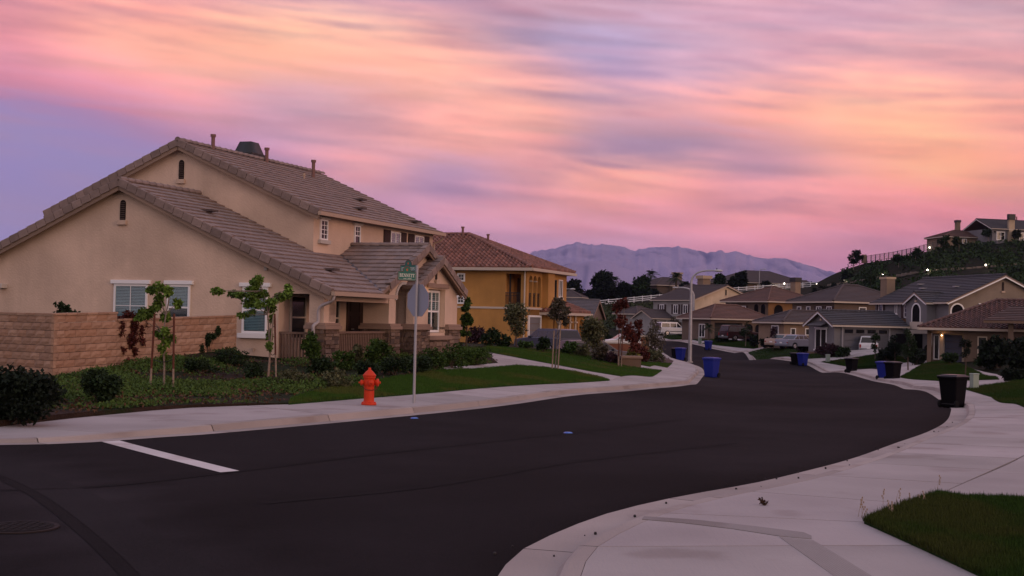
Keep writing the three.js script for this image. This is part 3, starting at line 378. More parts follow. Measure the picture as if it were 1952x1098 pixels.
// grass tufts and ground cover: nobody could count them
{
  const tp = []; for (let i = 0; i < 6; i++) { const a = i * 1.05, r = .35 + .5 * ((i * 7) % 5) / 5, c = Math.cos(a), s = Math.sin(a); const bx0 = c * r * .55, bz = s * r * .55; tp.push(bx0 - s * .09, 0, bz + c * .09, bx0 + s * .09, 0, bz - c * .09, bx0 + c * .35, .8 + .35 * ((i * 3) % 4) / 4, bz + s * .35); }
  const tuft = new THREE.BufferGeometry(); tuft.setAttribute('position', new THREE.Float32BufferAttribute(tp, 3)); tuft.computeVertexNormals(); tuft.setAttribute('uv', new THREE.BufferAttribute(new Float32Array(tp.length / 3 * 2), 2));
  const gm = new THREE.MeshPhysicalMaterial({ color: lin(1, 1, 1), roughness: .85, specularIntensity: .25, side: THREE.DoubleSide }); const mtx = new THREE.Matrix4(), q = new THREE.Quaternion(), col = new THREE.Color();
  lawnBits.forEach(([poly, lift, n, size, label], li) => {
    const r = rng(500 + li); let x0 = 1e9, x1 = -1e9, z0 = 1e9, z1 = -1e9; for (const [x, z] of poly) { x0 = Math.min(x0, x); x1 = Math.max(x1, x); z0 = Math.min(z0, z); z1 = Math.max(z1, z); }
    const im = new THREE.InstancedMesh(tuft, gm, n); let k = 0, tries = 0; while (k < n && tries++ < n * 12) { const x = lerp(x0, x1, r()), z = lerp(z0, z1, r()); if (!inside(poly, x, z)) continue; const s = size * (.6 + .8 * r()), dry = sstep(.52, .72, fbm(x * .7, z * .7, 4, 300)); q.setFromAxisAngle(V3(0, 1, 0), r() * 6.28); mtx.compose(V3(x, G(x, z) + lift, z), q, V3(s, s * (.7 + .6 * r()), s)); im.setMatrixAt(k, mtx); const t = (.75 + .5 * r()) * (li >= 1 && li <= 3 ? 1 : .55); col.setRGB(lerp(.040, .075, dry) * t, lerp(.088, .090, dry) * t, lerp(.011, .018, dry) * t); im.setColorAt(k, col); k++; }  // blade colour darkened outside the left lawns to carry the vignette shade
    im.count = k; im.name = numbered('grass'); im.receiveShadow = true; im.castShadow = true; scene.add(im); tag(im, 'short grass blades of the ' + label, 'grass', null, 'stuff');
  });
  const r0 = rng(77); const inBed = (r, dens) => { for (;;) { const x = lerp(-16, 2, r()), z = -lerp(23, 64, Math.pow(r(), 1.5)); if (!inside(bedPoly, x, z)) continue; const f = fbm(x * .55, z * .55, 4, 410); if (r() < sstep(dens, dens + .25, f)) return [x, z, f]; } };
  const gc = leaves(60000, r => { const [x, z, f] = inBed(r, .36); return [x, G(x, z) + .13 + .22 * r() * r() * sstep(.4, .7, f) + .03, z, .7 + .6 * fbm(x * 1.5, z * 1.5, 3, 420)]; }, .06, 431, -.3);
  S('ground_cover', 'weedy green ground cover spread over the planting bed of the corner house', 'ground cover', gc, L.weed, 'stuff');
  const gd = leaves(9000, r => { const [x, z] = inBed(r, .2); return [x, G(x, z) + .15 + .05 * r(), z, .8]; }, .07, 441, .2); S('leaf_litter', 'dry brown leaf litter and bark lying between the ground cover', 'leaf litter', gd, leafM(.11, .055, .03), 'stuff');
}
// far mountains
{
  const prof = [[400,540],[700,528],[860,512],[985,498],[1010,484],[1060,474],[1095,465.5],[1130,469],[1155,468],[1185,473],[1210,482],[1235,473],[1260,473],[1275,475],[1300,472],[1330,480],[1345,485],[1375,479],[1395,484],[1405,481],[1450,495],[1470,496],[1495,494],[1525,503],[1570,517],[1620,528],[1760,545],[2050,552]];
  const ys = px => { let i = 0; while (i < prof.length - 2 && prof[i + 1][0] < px) i++; const a = prof[i], b = prof[i + 1]; return lerp(a[1], b[1], clamp((px - a[0]) / (b[0] - a[0]), 0, 1)); };
  const nx = 620, nd = 110, P = [], I = [], C = []; for (let j = 0; j <= nd; j++) for (let i = 0; i <= nx; i++) { const px = lerp(420, 2000, i / nx), t = j / nd, d = lerp(8200, 13500, t); const top = at(px, ys(px), 13500).y * (0.972 + .05 * fbm(px * .11, 3, 5, 600) + .03 * (.5 - Math.abs(fbm(px * .05, 9, 3, 601) - .5))); const x = ray(px, 550)[0] * d;
    const w = fbm(x * .0009, d * .0009, 5, 611), rdg = 1 - Math.abs(2 * fbm(x * .0021 + w, d * .0007 + w * .9, 5, 617) - 1), gul = 1 - Math.abs(2 * fbm(x * .006 + w * 2, d * .0012 + w * 2, 4, 641) - 1); const e = Math.pow(sstep(0, 1, t * (0.75 + .25 * t)), 1.25); let y = (-20 + (top + 20) * clamp(e * (.55 + .75 * rdg * (1 - t) + .45 * t), 0, 1)); if (t > .55) y = lerp(y, -20 + (top + 20) * e, sstep(.7, 1, t)); else if (ys(px) < 520) y += 90 * (rdg - .5) * sstep(0, .3, t); y += (26 * (gul - .6)) * sstep(.03, .25, t) * (1 - .75 * sstep(.9, 1, t)); { const ft = at(px, lerp(552, 499, Math.exp(-Math.pow((px - 1120) / 150, 2))) + 14 * (fbm(px * .02, 5, 4, 655) - .5), 10200).y, k = Math.exp(-Math.pow((d - 10200) / 650, 2)); if (ft > 0) y = Math.max(y, ft * k); } P.push(x, y, -d); const sn = sstep(.965, 1, t) * Math.exp(-Math.pow((px - 1308) / 14, 2)) * .8, v = .7 + .5 * fbm(x * .004, d * .004, 4, 631); { const w2 = sstep(.42, .85, gul * .6 + rdg * .4 + .5 * (v - .9)); C.push(lerp(.035, .30, w2) * v + sn, lerp(.045, .24, w2) * v + sn, lerp(.12, .34, w2) * v + sn); }; }  // lit ridges, shaded gullies and haze tint painted into the vertex colours
  for (let j = 0; j < nd; j++) for (let i = 0; i < nx; i++) { const a = j * (nx + 1) + i, b = a + 1, c = a + nx + 1, e = c + 1; I.push(a, b, e, a, e, c); }
  const g = new THREE.BufferGeometry(); g.setAttribute('position', new THREE.Float32BufferAttribute(P, 3)); g.setAttribute('color', new THREE.Float32BufferAttribute(C, 3)); g.setIndex(I); g.computeVertexNormals(); const f = flat(g); f.setAttribute('uv', new THREE.BufferAttribute(new Float32Array(f.attributes.position.count * 2), 2));
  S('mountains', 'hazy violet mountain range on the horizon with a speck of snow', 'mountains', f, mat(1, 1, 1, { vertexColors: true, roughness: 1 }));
}
// hillside at the right
const hillTop = [[1400,574],[1480,560],[1540,548],[1570,531],[1590,521],[1610,513],[1650,500],[1700,493],[1740,485],[1780,474],[1850,464],[1952,457],[2200,440],[2600,425]];
const hys = px => { let i = 0; while (i < hillTop.length - 2 && hillTop[i + 1][0] < px) i++; const a = hillTop[i], b = hillTop[i + 1]; return lerp(a[1], b[1], clamp((px - a[0]) / (b[0] - a[0]), 0, 1)); };
function hillPt(px, t) { const d0 = lerp(235, 165, sstep(1560, 1780, px)), d1 = lerp(300, 275, sstep(1560, 1780, px)); const y0 = 628, y1 = hys(px); if (t > 1) { const p = at(px, y1, d1), r = ray(px, y1), d = d1 + (t - 1) * 160; return V3(r[0] * d, p.y - (t - 1) * 2, -d); } const p = at(px, lerp(y0, y1, t), lerp(d0, d1, Math.pow(t, 1.15))); p.y += t < .97 && t > .02 ? .9 * (fbm(p.x * .12, p.z * .12, 4, 700) - .5) : 0; return p; }
const hillAt = (px, py) => hillPt(px, clamp((628 - py) / (628 - hys(px)), 0, 1));
{
  const nx = 110, nt = 46, P = [], I = []; for (let j = 0; j <= nt; j++) for (let i = 0; i <= nx; i++) { const p = hillPt(lerp(1400, 2600, i / nx), j / nt * 1.3); P.push(p.x, p.y, p.z); }
  for (let j = 0; j < nt; j++) for (let i = 0; i < nx; i++) { const a = j * (nx + 1) + i, b = a + 1, c = a + nx + 1, e = c + 1; I.push(a, b, e, a, e, c); }
  const g = new THREE.BufferGeometry(); g.setAttribute('position', new THREE.Float32BufferAttribute(P, 3)); g.setIndex(I); g.computeVertexNormals();
  S('hillside', 'dark planted hillside rising behind the houses on the right', 'hill', uvm(g), M.hillSoil);
  const sh = leaves(30000, r => { let px, t; do { px = lerp(1560, 2150, r()); t = r(); } while (r() > sstep(.32, .62, fbm(px * .03, t * 9, 4, 710)) || (px < 1605 && t > .45)); const p = hillPt(px, t * .985); return [p.x + r() - .5, p.y + .1 + .75 * r() * fbm(px * .09, t * 30, 2, 712), p.z + r() - .5, .6 + .9 * fbm(px * .05, t * 12, 3, 715)]; }, .55, 721);
  S('hill_shrubs', 'low dark shrubs and ground cover over the hillside', 'shrubs', sh, leafM(.018, .034, .010), 'stuff');
}

// ---------------------------------------------------------------- house kit: u to the right, h up, v into the depth
function house(name, label, px, py, d, deg, h0 = 0, cat = 'house', group) { const p = at(px, py, d); const g = base(name, p, -deg * Math.PI / 180); tag(g, label, cat, group); g.userData_tiles = []; return g; }
function face(g, name, f, along, h, plane) { const o = sub(g, name); if (f === 'F') o.position.copy(UHV(along, h, plane)); else { o.position.copy(UHV(plane, h, along)); o.rotation.y = f === 'R' ? Math.PI / 2 : -Math.PI / 2; } return o; }
// a window on a wall face: f = F (towards the camera), R or L; a0..a1 along the wall
function win(g, f, a0, a1, h0, h1, plane, o = {}) {
  const w = Math.abs(a1 - a0), H = h1 - h0, k = face(g, 'window', f, (a0 + a1) / 2, h0, plane), fm = o.fm ?? M.white, t = o.t ?? .07, dp = .06;
  const F = [bx(w, t, dp, 0, t / 2, dp / 2), bx(w, t, dp, 0, H - t / 2, dp / 2), bx(t, H - 2 * t, dp, -w / 2 + t / 2, H / 2, dp / 2), bx(t, H - 2 * t, dp, w / 2 - t / 2, H / 2, dp / 2)];
  if (o.mid) F.push(bx(w - 2 * t, t * .8, dp * .9, 0, H * o.mid, dp * .45)); if (o.mull) F.push(bx(t * .9, H - 2 * t, dp * .92, 0, H / 2, dp * .46));
  part(k, 'frame', F, fm);
  if (o.blind !== undefined) {
    part(k, 'backing', bx(w - 2 * t, H - 2 * t, .006, 0, H / 2, .004), M.room); const B = []; const hb = (H - 2 * t) * o.blind, n = Math.round(hb / (o.slat ?? .05)); for (let i = 0; i < n; i++) { const b = new THREE.BoxGeometry(w - 2 * t - .02, hb / n * .82, .004); b.rotateX(-.55); b.translate(0, H - t - (i + .5) * hb / n, .021); B.push(uvm(b)); }
    for (const x of [-.3, .3]) B.push(bx(.012, hb, .003, x * w, H - t - hb / 2, .031)); if (n) part(k, 'blind', B, o.bm ?? M.blind); part(k, 'pane', bx(w - 2 * t, H - 2 * t, .003, 0, H / 2, .040), M.glass);
  } else part(k, 'pane', bx(w - 2 * t, H - 2 * t, .012, 0, H / 2, .012), M.darkGlass);
  if (o.grid) { const Gd = []; const [nx, ny] = o.grid, gh0 = o.gridFrom ?? 0; for (let i = 1; i < nx; i++) Gd.push(bx(.022, (H - 2 * t) * (1 - gh0), .012, -w / 2 + w * i / nx, t + (H - 2 * t) * (1 + gh0) / 2, .048)); for (let i = 1; i < ny; i++) Gd.push(bx(w - 2 * t, .022, .0125, 0, H - t - (H - 2 * t) * (1 - gh0) * i / ny, .0483)); part(k, 'muntin', Gd, fm); }
  if (o.hdr) part(k, 'header', rbx(w + .22, o.hdr, .12, .012, 0, H + o.hdr / 2 + .003, .05, 1), o.tm ?? fm);
  if (o.sill) part(k, 'sill', rbx(w + .24, o.sill, .14, .012, 0, -o.sill / 2 - .003, .06, 1), o.tm ?? fm);
  if (o.shut) for (const s of o.shut === 1 ? [-1, 1] : [o.shut]) { const q = part(k, 'shutter', [bx(o.sw ?? .5, H + .06, .04, s * (w / 2 + (o.sw ?? .5) / 2 + .02), H / 2, .025)], M.shutter); const sl = []; for (let i = 0; i < 12; i++) sl.push(bx((o.sw ?? .5) - .1, .03, .02, s * (w / 2 + (o.sw ?? .5) / 2 + .02), .08 + (H - .1) * i / 11, .052)); part(q, 'louvre', sl, M.shutter); }
  return k;
}
// ---- roofs
function planeOf(poly) { const P = poly.map(p => UHV(...p)); const n = V3(0,0,0); for (let i = 1; i < P.length - 1; i++) n.add(P[i].clone().sub(P[0]).cross(P[i + 1].clone().sub(P[0]))); n.normalize(); if (n.y < 0) { n.negate(); P.reverse(); } const e = V3(0, 1, 0).cross(n).normalize(), t = n.clone().cross(e); const o = P[0]; return { P, n, e, t, o, q: P.map(p => { const d = p.clone().sub(o); return [d.dot(e), d.dot(t)]; }) }; }
function wedge(poly, t0, len, h0, h1) { // small prism over a 2-D polygon (s, t); thick at its lower edge
  const H = p => lerp(h0, h1, clamp((p[1] - t0) / len, 0, 1)), P = []; const top = poly.map(p => [p[0], H(p), -p[1]]), bot = poly.map(p => [p[0], .0, -p[1]]);
  for (let i = 1; i < poly.length - 1; i++) P.push(...top[0], ...top[i], ...top[i + 1]); for (let i = 0; i < poly.length; i++) { const j = (i + 1) % poly.length; P.push(...bot[i], ...bot[j], ...top[j], ...bot[i], ...top[j], ...top[i]); }
  const g = new THREE.BufferGeometry(); g.setAttribute('position', new THREE.Float32BufferAttribute(P, 3)); g.computeVertexNormals(); return uvm(g);
}
const ccw = p => { let a = 0; for (let i = 0; i < p.length; i++) { const q = p[(i + 1) % p.length]; a += p[i][0] * q[1] - q[0] * p[i][1]; } return a < 0 ? p.slice().reverse() : p; };
function barrel(w, l) { const g = [], n = 7; const P = []; const pr = []; for (let i = 0; i <= n; i++) { const x = i / n; pr.push([x * w, x < .58 ? .10 * Math.sin(Math.PI * x / .58) + .012 : .012 - .004 * Math.sin(Math.PI * (x - .58) / .42)]); }
  for (let i = 0; i < n; i++) { const a = pr[i], b = pr[i + 1], lf = .075; P.push(a[0], a[1] + lf, 0, b[0], b[1] + lf, 0, b[0], b[1], -l, a[0], a[1] + lf, 0, b[0], b[1], -l, a[0], a[1], -l, a[0], 0, 0, b[0], 0, 0, b[0], b[1] + lf, 0, a[0], 0, 0, b[0], b[1] + lf, 0, a[0], a[1] + lf, 0); } const q = new THREE.BufferGeometry(); q.setAttribute('position', new THREE.Float32BufferAttribute(P, 3)); q.computeVertexNormals(); return uvm(q); }
const barrelG = barrel(.34, .44);
function tint(g, c) { const n = g.attributes.position.count, a = new Float32Array(n * 3); for (let i = 0; i < n; i++) { a[i * 3] = c[0]; a[i * 3 + 1] = c[1]; a[i * 3 + 2] = c[2]; } g.setAttribute('color', new THREE.BufferAttribute(a, 3)); return g; }
// style: {mode:'flat'|'strip'|'barrel', col:[r,g,b], vary}
function roof(g, poly, st, name = 'roof') {
  const { q, n, e, t, o } = planeOf(poly), thick = st.thick ?? .10; const m4 = new THREE.Matrix4().makeBasis(e, n, t.clone().negate()).setPosition(o);
  const pl = ccw(q); const slabP = []; const up = pl.map(p => [p[0], 0, -p[1]]), dn = pl.map(p => [p[0], -thick, -p[1]]); for (let i = 1; i < pl.length - 1; i++) { slabP.push(...up[0], ...up[i], ...up[i + 1]); slabP.push(...dn[0], ...dn[i + 1], ...dn[i]); } for (let i = 0; i < pl.length; i++) { const j = (i + 1) % pl.length; slabP.push(...dn[i], ...dn[j], ...up[j], ...dn[i], ...up[j], ...up[i]); }
  const sg = new THREE.BufferGeometry(); sg.setAttribute('position', new THREE.Float32BufferAttribute(slabP, 3)); sg.computeVertexNormals(); const deck = part(g, name, uvm(sg), st.deck ?? M.fasc); m4.decompose(deck.position, deck.quaternion, deck.scale); deck.updateMatrix();
  let t0 = 1e9, t1 = -1e9, s0 = 1e9, s1 = -1e9; for (const p of pl) { t0 = Math.min(t0, p[1]); t1 = Math.max(t1, p[1]); s0 = Math.min(s0, p[0]); s1 = Math.max(s1, p[0]); }
  const ex = st.exp ?? .36, tw = st.tw ?? .33, r = rng(Math.floor(Math.abs(o.x * 131 + o.z * 71 + o.y * 37)) + 3); const merged = [];
  const vary = () => { const k = 1 + (r() - .5) * (st.vary ?? .22), w = (r() - .5) * .10; return [st.col[0] * k * (1 + w), st.col[1] * k, st.col[2] * k * (1 - w)]; };
  let row = 0; for (let tt = t0; tt < t1 - .02; tt += ex, row++) {
    if (st.mode === 'barrel') { for (let s = s0; s < s1; s += .34) { const c = [s + .17, tt + .2]; if (!inside(pl, c[0], c[1])) continue; const b = barrelG.clone(); b.translate(s, 0, -tt); merged.push(tint(b, vary())); } continue; }
    let band = clipHalf(clipHalf(pl, 1, tt, 1), 1, tt + ex + .03, -1); if (band.length < 3) continue;
    if (st.mode === 'strip') { for (let s = s0; s < s1; s += 1.4) { let c = clipHalf(clipHalf(band, 0, s, 1), 0, s + 1.4, -1); if (c.length < 3) continue; merged.push(tint(wedge(ccw(c), tt, ex, .075, .012), vary())); } continue; }
    for (let s = s0 - (row % 2) * tw / 2; s < s1; s += tw) { let c = clipHalf(clipHalf(band, 0, s + .004, 1), 0, s + tw - .004, -1); if (c.length < 3) continue; let a = 0; for (let i = 0; i < c.length; i++) { const p = c[(i + 1) % c.length]; a += c[i][0] * p[1] - p[0] * c[i][1]; } if (Math.abs(a) < .004) continue; const lift = r() * .008; g.userData_tiles.push({ deck, poly: ccw(c), t: tt, s, full: c.length === 4 && Math.abs(a / 2 - (tw - .008) * (ex + .03)) < 1e-4, col: vary(), lift, c: V3(s + tw / 2, 0, -tt - ex / 2), ex, tw, st }); }
  }
  if (merged.length) { const mm = part(deck, st.mode === 'strip' ? 'tile_courses' : 'roof_tiles', mergeGeometries(merged), M.tileBlend); mm.userData.kind = 'stuff'; }
  return deck;
}
const tileVar = {};
function finishTiles(g, max = 300) {          // the nearest tiles as pieces of their own, the rest as one part
  g.updateMatrixWorld(true); const L = g.userData_tiles; for (const q of L) q.d = q.c.clone().applyMatrix4(q.deck.matrixWorld).distanceTo(camera.position); L.sort((a, b) => a.d - b.d);
  const rest = new Map(); L.forEach((q, i) => { if (i < max) { const key = q.full ? [q.ex, q.tw].join() : null; let geo; if (key) geo = tileVar[key] ??= wedge(rect(.004, q.tw - .004, 0, q.ex + .03), 0, q.ex + .03, .058, .014); else { geo = wedge(q.poly.map(p => [p[0] - q.s, p[1] - q.t]), 0, q.ex + .03, .058, .014); } const k = Math.floor(clamp((q.col[0] / q.st.col[0] - .8) / .4, 0, .999) * 5); const ms = q.st.ms ??= [.86, .93, 1, 1.07, 1.14].map(f => tileM(q.st.col[0] * f, q.st.col[1] * f, q.st.col[2] * f)); const o = part(q.deck, 'roof_tile', geo, ms[k]); o.position.set(q.s, q.lift, -q.t); } else { if (!rest.has(q.deck)) rest.set(q.deck, []); const w = wedge(q.poly, q.t, q.ex + .03, .058 + q.lift, .014 + q.lift); rest.get(q.deck).push(tint(w, q.col)); } });
  for (const [deck, l] of rest) { const o = part(deck, 'roof_tiles', mergeGeometries(l), M.tileBlend); o.userData.kind = 'stuff'; } delete g.userData_tiles;
}
function caps(g, parent, a, b, st, len = .42, r = .14, single = false) {   // ridge or hip tiles from a up to b (u, h, v)
  const A = UHV(...a), B = UHV(...b), d = B.clone().sub(A), n = Math.max(1, Math.round(d.length() / len)); d.normalize(); const side = d.clone().cross(V3(0, 1, 0)).normalize(), up = side.clone().cross(d); const list = [];
  for (let i = 0; i < n; i++) { const c = new THREE.CylinderGeometry(r * .9, r, len * 1.12, 6, 1, true, -Math.PI / 2, Math.PI); c.rotateX(-Math.PI / 2); c.rotateX(.05); c.translate(0, 0, -len / 2); const e = new THREE.CircleGeometry(r, 6, 0, Math.PI); e.translate(0, .012, .02); const gg = merge([uvm(c), uvm(e)]); gg.applyMatrix4(new THREE.Matrix4().makeBasis(side, up, d.clone().negate()).setPosition(A.clone().addScaledVector(d, i * len * (A.distanceTo(B) / (n * len))))); const k = .84 + .3 * R(); list.push(tint(gg, st.col.map(x => x * k))); }
  if (single) for (const l of list) part(parent, 'ridge_tile', l, M.tileBlend); else part(parent, 'ridge_tiles', mergeGeometries(list), M.tileBlend).userData.kind = 'stuff';
}
function rake(g, parent, a, b, out, st, single = true) {      // L-shaped edge tiles from the eave a up to the ridge b; out = +1 or -1 along v or u
  const A = UHV(...a), B = UHV(...b), d = B.clone().sub(A), L = d.length(), n = Math.round(L / .40), len = L / n; d.normalize(); const o = out.clone(), up = o.clone().cross(d).normalize(); if (up.y < 0) up.negate(); const flip = o.clone().cross(up).dot(d) > 0 ? 1 : -1; const list = [];
  for (let i = 0; i < n; i++) { const s = new THREE.Shape([[-.17, .075], [.035, .085], [.045, .06], [.04, -.17], [.012, -.17], [.012, .045], [-.17, .045]].map(p => new THREE.Vector2(...p))); const gg = new THREE.ExtrudeGeometry(s, { depth: len - .02, bevelEnabled: false }); gg.rotateX(.055); const bm = new THREE.Matrix4().makeBasis(o, up, d); gg.applyMatrix4(bm); if (bm.determinant() < 0) for (const k of ['position', 'normal', 'uv']) { const a = gg.attributes[k], z = a.itemSize; for (let v = 0; v < a.count; v += 3) for (let c = 0; c < z; c++) { const t = a.array[(v + 1) * z + c]; a.array[(v + 1) * z + c] = a.array[(v + 2) * z + c]; a.array[(v + 2) * z + c] = t; } }
    gg.translate(0, 0, 0); gg.applyMatrix4(new THREE.Matrix4().makeTranslation(...A.clone().addScaledVector(d, i * len).addScaledVector(up, .012 * (1 - i % 2 * .3) + .02).toArray())); const k = .82 + .42 * R(); list.push(tint(uvm(gg), st.col.map(x => x * k))); }
  if (single) for (const l of list) part(parent, 'edge_tile', l, M.rakeBlend ?? M.tileBlend); else part(parent, 'edge_tiles', mergeGeometries(list), M.tileBlend).userData.kind = 'stuff';
}
function barge(g, a, b, m = M.fasc, drop = .2, h = .2, w = .05) { part(g, 'barge_board', beam(UHV(a[0], a[1] - drop, a[2]), UHV(b[0], b[1] - drop, b[2]), w, h), m); }
function gutter(g, a, b, m = M.gutter, drop = .06, s = .13) { part(g, 'gutter', beam(UHV(a[0], a[1] - drop, a[2]), UHV(b[0], b[1] - drop, b[2]), s, s, V3(0, 1, 0)), m); }
function pipe(g, u, h, v, len, r = .06, m) { part(g, 'vent_pipe', [cyl(r, r, len, u, h, -v, 10), cyl(r * 1.45, r * 1.45, .1, u, h + len - .06, -v, 10)], m ?? M.pipe); }
M.pipe = mat(.17, .08, .065, { roughness: .7 });
function ventSlot(g, f, a, h0, h1, plane, w = .22) { const k = face(g, 'gable_vent', f, a, h0, plane), H = h1 - h0; const s = new THREE.Shape(archPts(-w / 2, w / 2, 0, H - w / 2).map(p => new THREE.Vector2(...p))); const e = new THREE.ExtrudeGeometry(s, { depth: .02, bevelEnabled: false, curveSegments: 6 }); part(k, 'opening', uvm(e), M.dark); const sl = []; for (let i = 0; i < 9; i++) { const b = new THREE.BoxGeometry(w - .03, .05, .012); b.rotateX(-.6); b.translate(0, .05 + (H - .14) * i / 8, .03); sl.push(uvm(b)); } part(k, 'louvre', sl, mat(.05, .03, .024)); part(k, 'sill', rbx(w + .14, .16, .1, .01, 0, -.085, .05, 1), M.tan); }
// ledgestone on one face; returns nothing, stones are children of parent
const stoneM = [[.20,.125,.085],[.135,.08,.055],[.25,.165,.115],[.16,.10,.075],[.10,.065,.05],[.21,.14,.105]].map(c => mat(...c, { map: T.tile, bumpMap: T.rough, bumpScale: .012 }));
const stoneG = [0, 1, 2].map(s => { const r = rng(900 + s), g = new THREE.BoxGeometry(1, 1, 1, 2, 1, 1), p = g.attributes.position; const seen = {}; for (let i = 0; i < p.count; i++) { const k = [p.getX(i), p.getY(i), p.getZ(i)].join(); const j = seen[k] ??= [(r() - .5) * .12, (r() - .5) * .2, (r() - .5) * .35]; p.setXYZ(i, p.getX(i) + j[0], p.getY(i) + j[1], p.getZ(i) + (p.getZ(i) > 0 ? j[2] * .8 : 0)); } const f = flat(g); f.computeVertexNormals(); return uvm(f); });
function stones(parent, f, a0, a1, h0, h1, plane, seed) { const r = rng(seed); let y = h0; while (y < h1 - .03) { const hh = Math.min(h1 - y, .09 + .09 * r()); let x = a0 - .04 + .06 * r(); while (x < a1 - .03) { const w = Math.min(a1 + .03 - x, .16 + .26 * r()); if (w > .06) { const o = part(parent, 'stone', stoneG[Math.floor(r() * 3)], stoneM[Math.floor(r() * 6)]); const dp = .05 + .04 * r(), c = x + w / 2, yy = y + hh / 2; o.scale.set(w - .012, hh - .012, dp * 2); if (f === 'F') o.position.copy(UHV(c, yy, plane)); else { o.position.copy(UHV(plane, yy, c)); o.rotation.y = f === 'R' ? Math.PI / 2 : -Math.PI / 2; } } x += w; } y += hh; } }

// ================================================================ the corner house
const RF1 = { mode: 'flat', col: [.255, .182, .158], vary: .34, exp: .37, tw: .33 };
{
  const g = house('corner_house', 'large tan stucco two-storey house with brown tile roofs and a stone-trimmed porch, on the corner', 615, 694, 42, 20);
  const sl = .447, rU = -7.7, rH = 5.92, lowH = u => rH - sl * Math.abs(u - rU);
  // walls
  part(g, 'wall', prismV([[-15.6, -.5], [-1.64, -.5], [-1.64, 2.22], [-.53, 2.22], [-.53, -.5], [0, -.5], [0, lowH(0) - .14], [rU, rH - .14], [-15.6, lowH(-15.6) - .14]], 0, .35), M.tan);       // gable end
  part(g, 'wall', prismV([[-14.0, -.5], [-2.9, -.5], [-2.9, 5.2], [-8.5, 7.74], [-14.0, 5.26]], 4.5, 15.2), M.tan);
  part(g, 'wall', wb(-15.6, -1.72, -.5, 2.2, .36, 4.49), M.tan);                                                            // body behind the gable, porch wall
  part(g, 'wall', wb(-2.89, -1.72, -.5, 2.6, 4.5, 15.2), M.tan);
  part(g, 'wall', [wb(-.5, 0, 1.35, 2.24, .36, .82)], M.tan); part(g, 'porch_floor', wb(-1.71, -.06, -.6, -.02, .36, 11), M.concDark);
  // corner post on its stone base
  const pil = (u0, u1, v0, v1, ht, capT = 1.32) => { const b = part(g, 'pillar_base', wb(u0, u1, -.5, ht, v0, v1), M.brownTrim); stones(b, 'F', u0, u1, -.35, ht, v0, Math.floor(u0 * 91 + v0 * 57 + 9999)); stones(b, 'R', v0, v1, -.35, ht, u1, Math.floor(u1 * 71 + v1 * 53 + 7777)); part(b, 'cap', [rbx(u1 - u0 + .26, .12, v1 - v0 + .26, .012, (u0 + u1) / 2, ht + .06, -(v0 + v1) / 2, 1), rbx(u1 - u0 + .16, .09, v1 - v0 + .16, .012, (u0 + u1) / 2, ht + .165, -(v0 + v1) / 2, 1)], M.buff); return b; };
  pil(-.48, .06, -.08, .8, 1.1);
  part(g, 'wall', wb(-.5, 0, 1.3, 2.23, .355, .80), M.tan);
  part(g, 'beam', wb(-.3, -.02, 2.02, 2.3, .81, 4.79), M.tan);
  // wing with arch (P) and window bay (W)
  const Pv = 7.5, Ph = 4.18, Ps = .47, Wv = 8.2, Wh = 3.74, Ws = .5, pH = v => Ph - Ps * Math.abs(v - Pv), wH = v => Wh - Ws * Math.abs(v - Wv);
  part(g, 'wall', prismU([[4.8, -.5], [5.36, -.5], [5.36, 2.15], ...archPts(5.36, 6.5, 2.15, 2.15, 10, 1).slice(2).reverse().slice(0), [6.5, 2.15], [6.5, -.5], [11.1, -.5], [11.1, pH(11.1) - .14], [Pv, Ph - .14], [4.8, pH(4.8) - .14]], -.42, 0), M.tan);
  part(g, 'arch_trim', uvm((() => { const s = new THREE.Shape(archPts(5.36 - .1, 6.5 + .1, 2.15, 2.15, 12).slice(2).map(p => new THREE.Vector2(...p))); const hh = archPts(5.36, 6.5, 2.15, 2.15, 12).slice(2).reverse(); s.closePath(); const pts = [...archPts(5.26, 6.6, 2.15, 2.15, 12).slice(2), ...hh]; const q = new THREE.Shape(pts.map(p => new THREE.Vector2(...p))); const e = new THREE.ExtrudeGeometry(q, { depth: .07, bevelEnabled: false }); e.rotateY(Math.PI / 2); e.translate(-.02, 0, 0); return e; })()), M.trim);
  part(g, 'wall', wb(-1.0, -.42, -.5, 2.5, 4.8, 5.0), M.tan); part(g, 'wall', wb(-1.7, -.02, -.5, 2.6, 6.55, 6.75), M.tan);
  part(g, 'wall', prismU([[6.28, -.5], [10.3, -.5], [10.3, wH(10.3) - .14], [Wv, Wh - .14], [6.28, wH(6.28) - .14]], -.01, .3, [rect(7.55, 9.15, .98, 2.62)]), M.tan);
  part(g, 'wall', wb(-.3, -.02, .8, 2.75, 7.4, 9.3), M.tan);
  pil(-.95, .07, 4.72, 5.44, 1.1); pil(-.6, .37, 6.22, 7.42, 1.1); pil(-.02, .37, 9.28, 10.37, 1.1);
  { const b = part(g, 'window_ledge', wb(.02, .40, -.5, .72, 7.43, 9.27), M.brownTrim); stones(b, 'R', 7.43, 9.27, -.35, .72, .40, 4242); part(b, 'cap', rbx(.56, .16, 2.1, .02, .25, .80, -8.35, 1), M.buff); }
  win(g, 'R', 7.6, 9.1, 1.0, 2.58, .04, { mull: 1, mid: .5, t: .085, blind: .52, slat: .07, bm: M.curtain, grid: [4, 2], gridFrom: .55 }); part(g, 'lintel', rbx(.14, .17, 2.0, .012, .32, 2.75, -8.35, 1), M.buff);
  ventSlot(g, 'R', 8.2, 2.98, 3.38, .305, .13);
